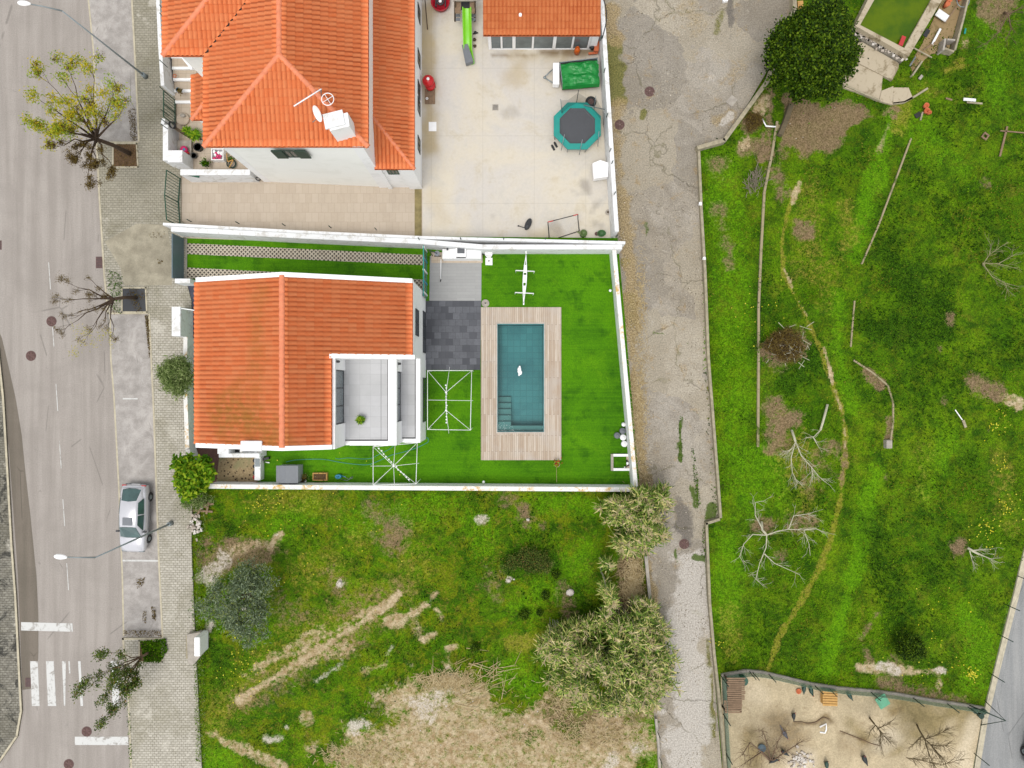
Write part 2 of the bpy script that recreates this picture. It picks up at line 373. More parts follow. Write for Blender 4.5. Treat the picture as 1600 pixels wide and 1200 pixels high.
def m_lane():
    n = NT('lane_concrete'); a, b, g, gr = n.noise(.14, 6, .7, .8), n.noise(.55, 7, .72, .7), n.noise(2.4, 7, .8), n.noise(11, 4, .85)
    c = n.mix(n.ss(a, .35, .65), C(172, 162, 146), C(190, 182, 170)); c = n.mix(n.m_('MULTIPLY', n.ss(b, .42, .7), .55), c, C(142, 132, 118))
    c = n.mix(n.m_('MULTIPLY', n.ss(b, .48, .28), .5), c, C(196, 184, 164)); c = n.mix(n.m_('MULTIPLY', n.ss(g, .55, .7), .5), c, C(120, 108, 92))
    nd = n.t.nodes.new('ShaderNodeVectorMath'); nd.operation = 'ADD'; nz = n.t.nodes.new('ShaderNodeTexNoise'); nz.inputs['Scale'].default_value = 1.2; nz.inputs['Detail'].default_value = 5; n.t.links.new(n.obj, nz.inputs['Vector']); n.t.links.new(n.obj, nd.inputs[0]); n.t.links.new(nz.outputs['Color'], nd.inputs[1])
    cell = n.vor(.3, 'F1', vec=nd.outputs[0], out='Color'); cs = n.t.nodes.new('ShaderNodeSeparateColor'); n.t.links.new(cell, cs.inputs[0])
    c = n.mix(n.m_('MULTIPLY', n.ss(cs.outputs[0], .45, .55), .45), c, C(150, 142, 130)); c = n.mix(n.m_('MULTIPLY', n.ss(cs.outputs[1], .6, .7), .4), c, C(204, 192, 168))
    tan = n.noise(1.1, 7, .8, .5, n.map(loc=(5, 2, 0))); c = n.mix(n.m_('MULTIPLY', n.ss(tan, .55, .66), .6), c, C(176, 150, 106)); c = n.mix(n.m_('MULTIPLY', n.ss(tan, .42, .32), .55), c, C(206, 198, 184))
    def ch(i, k): return n.m_('MULTIPLY', n.ss(n.m_('ADD', n.attr('c%d' % i), n.m_('MULTIPLY', n.m_('SUBTRACT', g, .5), 1.0)), .25, .6), k)
    c = n.mix(ch(0, .85), c, n.mix(n.ss(gr, .35, .65), C(100, 104, 36), C(138, 134, 66)))
    c = n.mix(ch(1, .8), c, n.mix(n.ss(gr, .35, .65), C(150, 128, 88), C(198, 176, 132)))
    c = n.mix(ch(2, .8), c, n.mix(n.ss(gr, .3, .7), C(206, 198, 188), C(226, 220, 212)))
    c = n.mix(ch(3, .8), c, C(122, 116, 110)); c = n.mix(ch(4, .9), c, C(82, 108, 26))
    cr = n.vor(.22, 'DISTANCE_TO_EDGE', vec=nd.outputs[0]); cr = n.m_('MULTIPLY', n.ss(cr, .012, .002), n.ss(n.noise(.3, 3, .6), .44, .56))
    c = n.mix(n.m_('MULTIPLY', cr, .4), c, n.mix(n.ss(b, .4, .6), C(70, 62, 50), C(104, 104, 44)))
    c = n.mix(n.ss(gr, .36, .66), n.mix(1, c, (.7, .7, .69, 1), 'MULTIPLY'), n.mix(1, c, (1.2, 1.2, 1.18, 1), 'MULTIPLY'))
    return n.done(c, .95, n.m_('SUBTRACT', gr, cr), .7, .02, spec=.15)
M['lane'] = m_lane()
def m_turf():
    n = NT('artificial_turf'); big, mid, g = n.noise(.22, 4, .6, .3), n.noise(.8, 5, .65), n.noise(13, 4, .85)
    ln = n.noise(1.0, 4, .7, vec=n.map(scale=(.12, 5.5, 1)))
    c = n.mix(n.ss(big, .36, .64), C(88, 150, 0), C(66, 124, 0)); c = n.mix(n.m_('MULTIPLY', n.ss(mid, .5, .66), .7), c, C(38, 92, 0)); wr = n.noise(.45, 6, .75, .6, n.map(loc=(2, 9, 0))); c = n.mix(n.m_('MULTIPLY', n.ss(wr, .5, .68), .45), c, C(112, 166, 10))
    c = n.mix(n.m_('MULTIPLY', n.ss(ln, .35, .7), .35), c, C(104, 172, 6)); c = n.mix(n.ss(g, .3, .7), n.mix(1, c, (.7, .74, .7, 1), 'MULTIPLY'), n.mix(1, c, (1.2, 1.15, 1.2, 1), 'MULTIPLY'))
    return n.done(c, .9, g, .8, .02, spec=.2)
M['turf'] = m_turf()
def m_sand():
    n = NT('bare_yard_earth'); a, b, g = n.noise(.25, 6, .7, .6), n.noise(1.4, 7, .8, .5), n.noise(9, 5, .85)
    c = n.mix(n.ss(a, .38, .62), C(224, 206, 172), C(204, 188, 156)); c = n.mix(n.m_('MULTIPLY', n.ss(b, .5, .72), .5), c, C(158, 138, 104)); c = n.mix(n.m_('MULTIPLY', n.ss(b, .5, .3), .5), c, C(234, 214, 176))
    c = n.mix(n.m_('MULTIPLY', n.attr('c0'), .75), c, n.mix(n.ss(b, .4, .6), C(122, 108, 58), C(160, 142, 92))); c = n.mix(n.m_('MULTIPLY', n.attr('c1'), .75), c, n.mix(n.ss(b, .4, .6), C(96, 76, 48), C(150, 126, 86))); c = n.mix(n.m_('MULTIPLY', n.ss(n.noise(2.6, 6, .8), .58, .7), .45), c, C(136, 116, 80))
    c = n.mix(n.m_('MULTIPLY', n.attr('c2'), .8), c, C(244, 230, 204)); c = n.mix(n.ss(g, .3, .7), n.mix(1, c, (.76, .75, .73, 1), 'MULTIPLY'), n.mix(1, c, (1.14, 1.14, 1.13, 1), 'MULTIPLY'))
    return n.done(c, .95, n.m_('ADD', g, b), .7, .03, spec=.1)
M['sand'] = m_sand()
def m_tiles(name, a, b, mort, w_, h_, off=0.0, mo=.008, var=.5):
    n = NT(name); bc, bf = n.brick(w_, h_, mo, None, off); g = n.noise(7, 6, .7); big = n.noise(.8, 5, .6)
    c = n.mix(bc, a, b); c = n.mix(n.m_('MULTIPLY', n.ss(g, .4, .75), var), c, sc4(a, 1.25)); c = n.mix(n.m_('MULTIPLY', n.ss(big, .45, .7), .25), c, sc4(a, .8)); c = n.mix(n.m_('MULTIPLY', bf, .7), c, mort)
    return n.done(c, .7, n.m_('SUBTRACT', n.m_('MULTIPLY', g, .3), bf), .4, .006, spec=.3)
M['slate'] = m_tiles('slate_paving', C(80, 82, 88), C(122, 124, 130), C(64, 66, 68), .46, .42, .37)
M['greytile'] = m_tiles('grey_patio_tile', C(176, 176, 174), C(184, 184, 182), C(158, 158, 156), 1.2, .2, .5, .006, .2)
M['terrace'] = m_tiles('terrace_tile', C(208, 208, 208), C(218, 218, 219), C(186, 186, 188), .62, .62, 0, .008, .2)
M['drive'] = m_tiles('driveway_pavers', C(206, 190, 170), C(214, 199, 180), C(186, 170, 150), .42, .62, 0.5, .01, .3)
M['yardtile'] = m_tiles('front_yard_tile', C(208, 190, 168), C(216, 200, 180), C(180, 164, 144), .5, .5, 0, .012, .3)
M['darktile'] = m_tiles('dark_plinth_tile', C(74, 76, 92), C(88, 90, 104), C(60, 60, 70), .5, .5, 0)
def m_deck():
    n = NT('deck_boards'); v = n.map(rot=(0, 0, R(90))); bc, bf = n.brick(2.4, .125, .006, v, .43)
    g = n.noise(1.0, 6, .7, vec=n.map(scale=(22, 1.2, 1))); big = n.noise(.7, 4, .6)
    c = n.mix(bc, C(200, 180, 158), C(230, 216, 198)); c = n.mix(n.m_('MULTIPLY', n.ss(g, .4, .7), .5), c, C(180, 154, 130)); c = n.mix(n.m_('MULTIPLY', n.ss(big, .45, .7), .4), c, C(214, 206, 198)); c = n.mix(n.m_('MULTIPLY', bf, .85), c, C(96, 78, 64))
    return n.done(c, .75, n.m_('SUBTRACT', n.m_('MULTIPLY', g, .2), bf), .5, .008, spec=.25)
M['deck'] = m_deck()
def m_pooltile():
    n = NT('pool_mosaic'); bc, bf = n.brick(.42, .42, .022, None, 0); g = n.noise(3, 5, .7); big = n.noise(.6, 4, .6)
    c = n.mix(bc, C(76, 150, 154), C(92, 164, 166)); c = n.mix(n.ss(big, .4, .65), c, C(66, 138, 144)); c = n.mix(n.m_('MULTIPLY', n.ss(g, .4, .7), .3), c, C(96, 160, 158)); c = n.mix(n.m_('MULTIPLY', bf, .3), c, C(48, 100, 106))
    return n.done(c, .5, None)
M['pooltile'] = m_pooltile()
def m_water(name, tint, dark=None, rough=.03):
    n = NT(name); t = n.t; t.nodes.remove(n.b); out = t.nodes['Material Output']
    fr = t.nodes.new('ShaderNodeFresnel'); fr.inputs[0].default_value = 1.33
    gl = t.nodes.new('ShaderNodeBsdfGlossy'); gl.inputs['Roughness'].default_value = rough; gl.inputs['Color'].default_value = (1, 1, 1, 1)
    bp = t.nodes.new('ShaderNodeBump'); bp.inputs['Strength'].default_value = .14; bp.inputs['Distance'].default_value = .02; t.links.new(n.noise(3.5, 4, .6), bp.inputs['Height'])
    t.links.new(bp.outputs[0], gl.inputs['Normal']); t.links.new(bp.outputs[0], fr.inputs['Normal'])
    if dark is None: tr = t.nodes.new('ShaderNodeBsdfTransparent'); tr.inputs[0].default_value = tint
    else:
        tr = t.nodes.new('ShaderNodeBsdfDiffuse'); t.links.new(n.mix(n.ss(n.noise(.5, 5, .6), .35, .65), tint, dark), tr.inputs[0])
    mx = t.nodes.new('ShaderNodeMixShader'); t.links.new(fr.outputs[0], mx.inputs[0]); t.links.new(tr.outputs[0], mx.inputs[1]); t.links.new(gl.outputs[0], mx.inputs[2]); t.links.new(mx.outputs[0], out.inputs[0])
    return n.m
M['water'] = m_water('pool_water', (.66, .84, .84, 1))
M['algae'] = m_water('algae_water', C(98, 122, 0), C(66, 100, 6), .08)
def m_net(name, c, alpha, sc_=0):
    n = NT(name); t = n.t; tr = t.nodes.new('ShaderNodeBsdfTransparent'); mx = t.nodes.new('ShaderNodeMixShader')
    n.done(c, .8); t.links.new(tr.outputs[0], mx.inputs[1]); t.links.new(n.b.outputs[0], mx.inputs[2]); mx.inputs[0].default_value = alpha
    t.links.new(mx.outputs[0], t.nodes['Material Output'].inputs[0]); return n.m
M['net'] = m_net('black_netting', (.02, .02, .02, 1), .28)
M['shade'] = m_net('green_shade_cloth', C(150, 182, 160), .5)
M['whitenet'] = m_net('pale_netting', (.6, .6, .6, 1), .12)
def m_tile():
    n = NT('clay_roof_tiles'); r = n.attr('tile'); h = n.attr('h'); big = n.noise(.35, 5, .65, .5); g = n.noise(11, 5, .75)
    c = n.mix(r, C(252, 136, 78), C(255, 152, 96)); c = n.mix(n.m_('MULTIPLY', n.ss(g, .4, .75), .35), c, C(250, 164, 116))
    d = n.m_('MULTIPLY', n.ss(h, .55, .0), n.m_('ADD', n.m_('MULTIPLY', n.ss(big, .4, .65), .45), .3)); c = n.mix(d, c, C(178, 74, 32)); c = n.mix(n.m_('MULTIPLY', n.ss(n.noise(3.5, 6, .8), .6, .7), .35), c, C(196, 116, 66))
    c = n.mix(n.m_('MULTIPLY', n.attr('stain'), n.ss(n.noise(2.4, 6, .75), .3, .6)), c, C(176, 128, 44))
    return n.done(c, .75, g, .3, .006, spec=.25)
M['tile'] = m_tile()
M['tile2'] = m_tile(); M['tile2'].name = 'annex_roof_tiles'
for nd in M['tile2'].node_tree.nodes:
    if nd.type == 'MIX' and tuple(round(x, 3) for x in nd.inputs[6].default_value)[:3] == tuple(round(x, 3) for x in C(252, 136, 78))[:3]:
        nd.inputs[6].default_value = C(214, 118, 64); nd.inputs[7].default_value = C(226, 134, 78)
M['ridge'] = plain('ridge_clay', C(248, 150, 108), .75, .12, 4)
def m_white(name, c, stain, amt, sc_=.8):
    n = NT(name); g = n.noise(sc_, 7, .75, .6); f = n.noise(14, 4, .7)
    k = n.mix(n.m_('MULTIPLY', n.ss(g, .5, .64), amt), c, stain); k = n.mix(n.m_('MULTIPLY', n.ss(f, .45, .8), .25), k, sc4(c, .86))
    return n.done(k, .8, f, .15, .01, spec=.25)
W0 = (.84, .84, .835, 1)
M['white'] = m_white('white_render', W0, (.6, .6, .58, 1), .35, .9)
M['cream'] = m_white('cream_white_render', (.86, .86, .82, 1), (.7, .7, .64, 1), .3, .5)
M['wall'] = m_white('weathered_white_wall', (.72, .73, .735, 1), (.42, .39, .33, 1), .6, 2.0)
def m_coping():
    n = NT('lichened_coping'); g = n.noise(2.6, 7, .78, .5); f = n.noise(.5, 3, .6)
    k = n.mix(n.ss(g, .46, .62), (.74, .73, .70, 1), C(226, 184, 96)); k = n.mix(n.ss(f, .55, .5), k, (.70, .69, .66, 1)); k = n.mix(n.m_('MULTIPLY', n.ss(n.noise(5, 6, .8), .55, .7), .6), k, C(170, 140, 104))
    return n.done(k, .85, g, .3, .01)
M['coping'] = m_coping()
M['oldslab'] = m_white('stained_old_concrete', C(204, 190, 164), C(134, 118, 86), .85, 1.0)
M['penfloor'] = m_white('stained_earth_floor', C(170, 146, 106), C(110, 96, 50), .8, 1.2)
M['oldstone'] = m_white('old_mossy_stone', C(176, 162, 130), C(84, 100, 34), .95, 1.0)
M['stone'] = plain('weathered_concrete', C(176, 166, 140), .9, .22, 4)
M['kerb'] = plain('kerb_stone', C(208, 198, 172), .9, .15, 3)
M['conc'] = plain('grey_concrete', C(186, 178, 166), .9, .18, 3)
M['grey'] = plain('mid_grey', C(128, 132, 138), .6, .05)
M['dgrey'] = plain('dark_grey', C(62, 64, 68), .6, .08)
M['black'] = plain('matt_black', (.015, .015, .016, 1), .6, .1)
M['steel'] = plain('galvanised_steel', C(150, 160, 162), .45, .06, 4, .4)
M['bluegrey'] = plain('blue_grey_panel', C(106, 126, 136), .5, .05)
M['glass'] = plain('window_glass', (.03, .045, .05, 1), .08, .1, spec=.8, bump=0)
M['glass_l'] = plain('pale_glass', C(132, 146, 150, 1.9), .15, .2, 1.5, spec=.7, bump=0)
M['green'] = plain('green_metal', C(20, 84, 62), .5, .1)
M['dgreen'] = plain('dark_green_metal', C(30, 62, 48), .5, .1)
M['teal'] = plain('teal_vinyl', C(10, 158, 146), .55, .08, 2)
M['tarp'] = plain('green_tarpaulin', C(16, 146, 58), .4, .1, 2)
M['lime'] = plain('lime_plastic', C(134, 220, 24), .35, .05)
M['red'] = plain('red_enamel', C(222, 24, 30), .35, .05)
M['crim'] = plain('crimson_plastic', C(190, 20, 44), .45, .1)
M['orange'] = plain('orange_enamel', C(228, 104, 20), .4, .06)
M['terra'] = plain('terracotta', C(216, 116, 72), .8, .1)
M['rust'] = plain('rusty_iron', C(112, 84, 80), .85, .2, 8)
M['wood'] = plain('weathered_wood', C(150, 124, 98), .85, .2, 6)
M['pinewood'] = plain('yellow_pine_wood', C(216, 168, 96), .8, .12, 6)
M['dwood'] = plain('dark_wood', C(86, 68, 48), .85, .2, 6)
M['wpaint'] = plain('white_paint_metal', (.82, .82, .82, 1), .45, .03)
M['plast'] = plain('white_plastic', (.84, .84, .84, 1), .4, .03)
M['paintline'] = m_white('road_paint', (.56, .56, .54, 1), C(172, 166, 158), .95, 2.2)
M['bark'] = plain('grey_brown_bark', C(122, 98, 76), .9, .2, 8, bump=.6)
M['darkbark'] = plain('dark_bark', C(84, 66, 50), .9, .2, 8, bump=.6)
M['deadwood'] = plain('bleached_dead_wood', C(206, 202, 176), .9, .15, 6, bump=.5)
M['silver'] = plain('silver_car_paint', C(222, 222, 227), .25, .03, 2, .25, .6, 0)
M['darkpaint'] = plain('dark_car_paint', C(70, 58, 60), .3, .05, 2, .2, .6, 0)
M['rubber'] = plain('tyre_rubber', (.02, .02, .021, 1), .8, .1)
M['pink'] = plain('pink_plastic', C(232, 48, 120), .5, .08)
M['blue'] = plain('blue_plastic', C(56, 152, 190), .4, .08)
M['hose'] = plain('teal_hose_rubber', C(70, 160, 138), .5, .08)
M['soilm'] = plain('planter_soil', C(112, 86, 58), .95, .3, 10, bump=.8)
M['brownpave'] = plain('brown_gravel', C(116, 84, 76), .95, .15, 8, bump=.6)
M['carglass'] = plain('car_glass', C(66, 96, 94), .08, .25, 1.2, spec=.9, bump=0)
M['lens'] = plain('tail_lamp_red', C(200, 60, 60), .3, .05)
def m_gravel():
    n = NT('bark_mulch_bed'); g = n.noise(8, 6, .8); sp = n.vor(4.2, vec=n.map(rot=(0, 0, .3)))
    c = n.mix(n.ss(g, .3, .7), C(150, 128, 94), C(196, 174, 134)); c = n.mix(n.ss(sp, .32, .2), c, C(66, 48, 34)); c = n.mix(n.ss(n.noise(.9, 4, .6), .5, .65), c, C(158, 150, 110)); return n.done(c, .95, g, .8, .02)
M['mulch'] = m_gravel()
def m_lattice():
    n = NT('lattice_paver'); s = n.sep(n.map(rot=(0, 0, R(45)))); p = .19
    fx = n.m_('ABSOLUTE', n.m_('SUBTRACT', n.m_('FRACT', n.m_('DIVIDE', s[0], p)), .5)); fy = n.m_('ABSOLUTE', n.m_('SUBTRACT', n.m_('FRACT', n.m_('DIVIDE', s[1], p)), .5))
    hole = n.m_('LESS_THAN', n.m_('MAXIMUM', fx, fy), .29); g = n.noise(3, 5, .7)
    c = n.mix(n.ss(g, .4, .65), C(216, 206, 186), C(196, 184, 164)); c = n.mix(hole, c, C(74, 66, 58)); return n.done(c, .9, n.m_('SUBTRACT', 1, hole), .6, .02)
M['lattice'] = m_lattice()
def leafmat(name, stops, tr=.25, rough=.6):
    n = NT(name); c = n.ramp(n.island(), stops); t = n.t
    n.done(c, rough, spec=.12); tl = t.nodes.new('ShaderNodeBsdfTranslucent'); t.links.new(c, tl.inputs[0]); mx = t.nodes.new('ShaderNodeMixShader'); mx.inputs[0].default_value = tr
    t.links.new(n.b.outputs[0], mx.inputs[1]); t.links.new(tl.outputs[0], mx.inputs[2]); t.links.new(mx.outputs[0], t.nodes['Material Output'].inputs[0]); return n.m
M['l_dark'] = leafmat('dark_evergreen_leaf', [(0, C(22, 42, 4)), (.4, C(48, 78, 8)), (.8, C(86, 118, 14)), (1, C(130, 156, 36))])
M['l_olive'] = leafmat('olive_leaf', [(0, C(66, 84, 48)), (.5, C(120, 138, 104)), (.8, C(168, 184, 152)), (1, C(150, 160, 70))])
M['l_lime'] = leafmat('lime_leaf', [(0, C(58, 104, 8)), (.5, C(110, 160, 20)), (1, C(186, 206, 50))])
M['l_yel'] = leafmat('yellow_leaf', [(0, C(150, 160, 30)), (.5, C(196, 190, 40)), (1, C(226, 196, 40))])
M['l_ygreen'] = leafmat('yellow_green_leaf', [(0, C(120, 150, 30)), (.5, C(158, 186, 50)), (1, C(196, 206, 80))])
M['l_brown'] = leafmat('withered_leaf', [(0, C(74, 56, 36)), (.5, C(112, 92, 50)), (1, C(150, 130, 60))])
M['l_grey'] = leafmat('grey_green_leaf', [(0, C(76, 98, 44)), (.5, C(128, 152, 80)), (1, C(180, 194, 130))])
M['l_street'] = leafmat('street_tree_leaf', [(0, C(44, 62, 22)), (.5, C(86, 112, 36)), (.85, C(128, 146, 66)), (1, C(150, 110, 60))])
M['l_reed'] = leafmat('reed_leaf', [(0, C(48, 78, 16)), (.35, C(112, 146, 50)), (.65, C(172, 194, 92)), (.84, C(224, 212, 132)), (1, C(252, 236, 180))], .15)
M['l_plume'] = leafmat('reed_plume', [(0, C(196, 176, 130)), (1, C(232, 216, 176))], .15)
M['l_straw'] = leafmat('dry_straw', [(0, C(172, 148, 100)), (1, C(224, 204, 160))], .1)
M['w_dark'] = leafmat('dark_weed_leaf', [(0, C(20, 48, 0)), (.6, C(48, 88, 2)), (1, C(88, 130, 8))], .2, .9)
M['w_brt'] = leafmat('bright_weed_leaf', [(0, C(72, 124, 0)), (.6, C(102, 156, 6)), (1, C(138, 182, 24))], .3, .9)
M['w_olive'] = leafmat('olive_weed_leaf', [(0, C(78, 96, 10)), (.6, C(124, 136, 26)), (1, C(160, 160, 60))], .3, .9)
M['l_weed'] = leafmat('weed_leaf', [(0, C(34, 64, 0)), (.4, C(62, 102, 2)), (.85, C(94, 140, 8)), (1, C(124, 164, 22))], .25, .9)
M['l_weedb'] = leafmat('grass_tuft', [(0, C(66, 102, 2)), (.5, C(98, 140, 8)), (1, C(140, 168, 26))], .25, .9)
M['l_flower'] = leafmat('yellow_flower', [(0, C(220, 210, 30)), (1, C(240, 230, 90))], .1)
M['l_red'] = leafmat('red_flower_leaf', [(0, C(150, 20, 24)), (1, C(210, 60, 50))], .1)
M['rubble'] = leafmat('pale_rubble', [(0, C(190, 176, 160)), (1, C(242, 236, 228))], 0, .9)

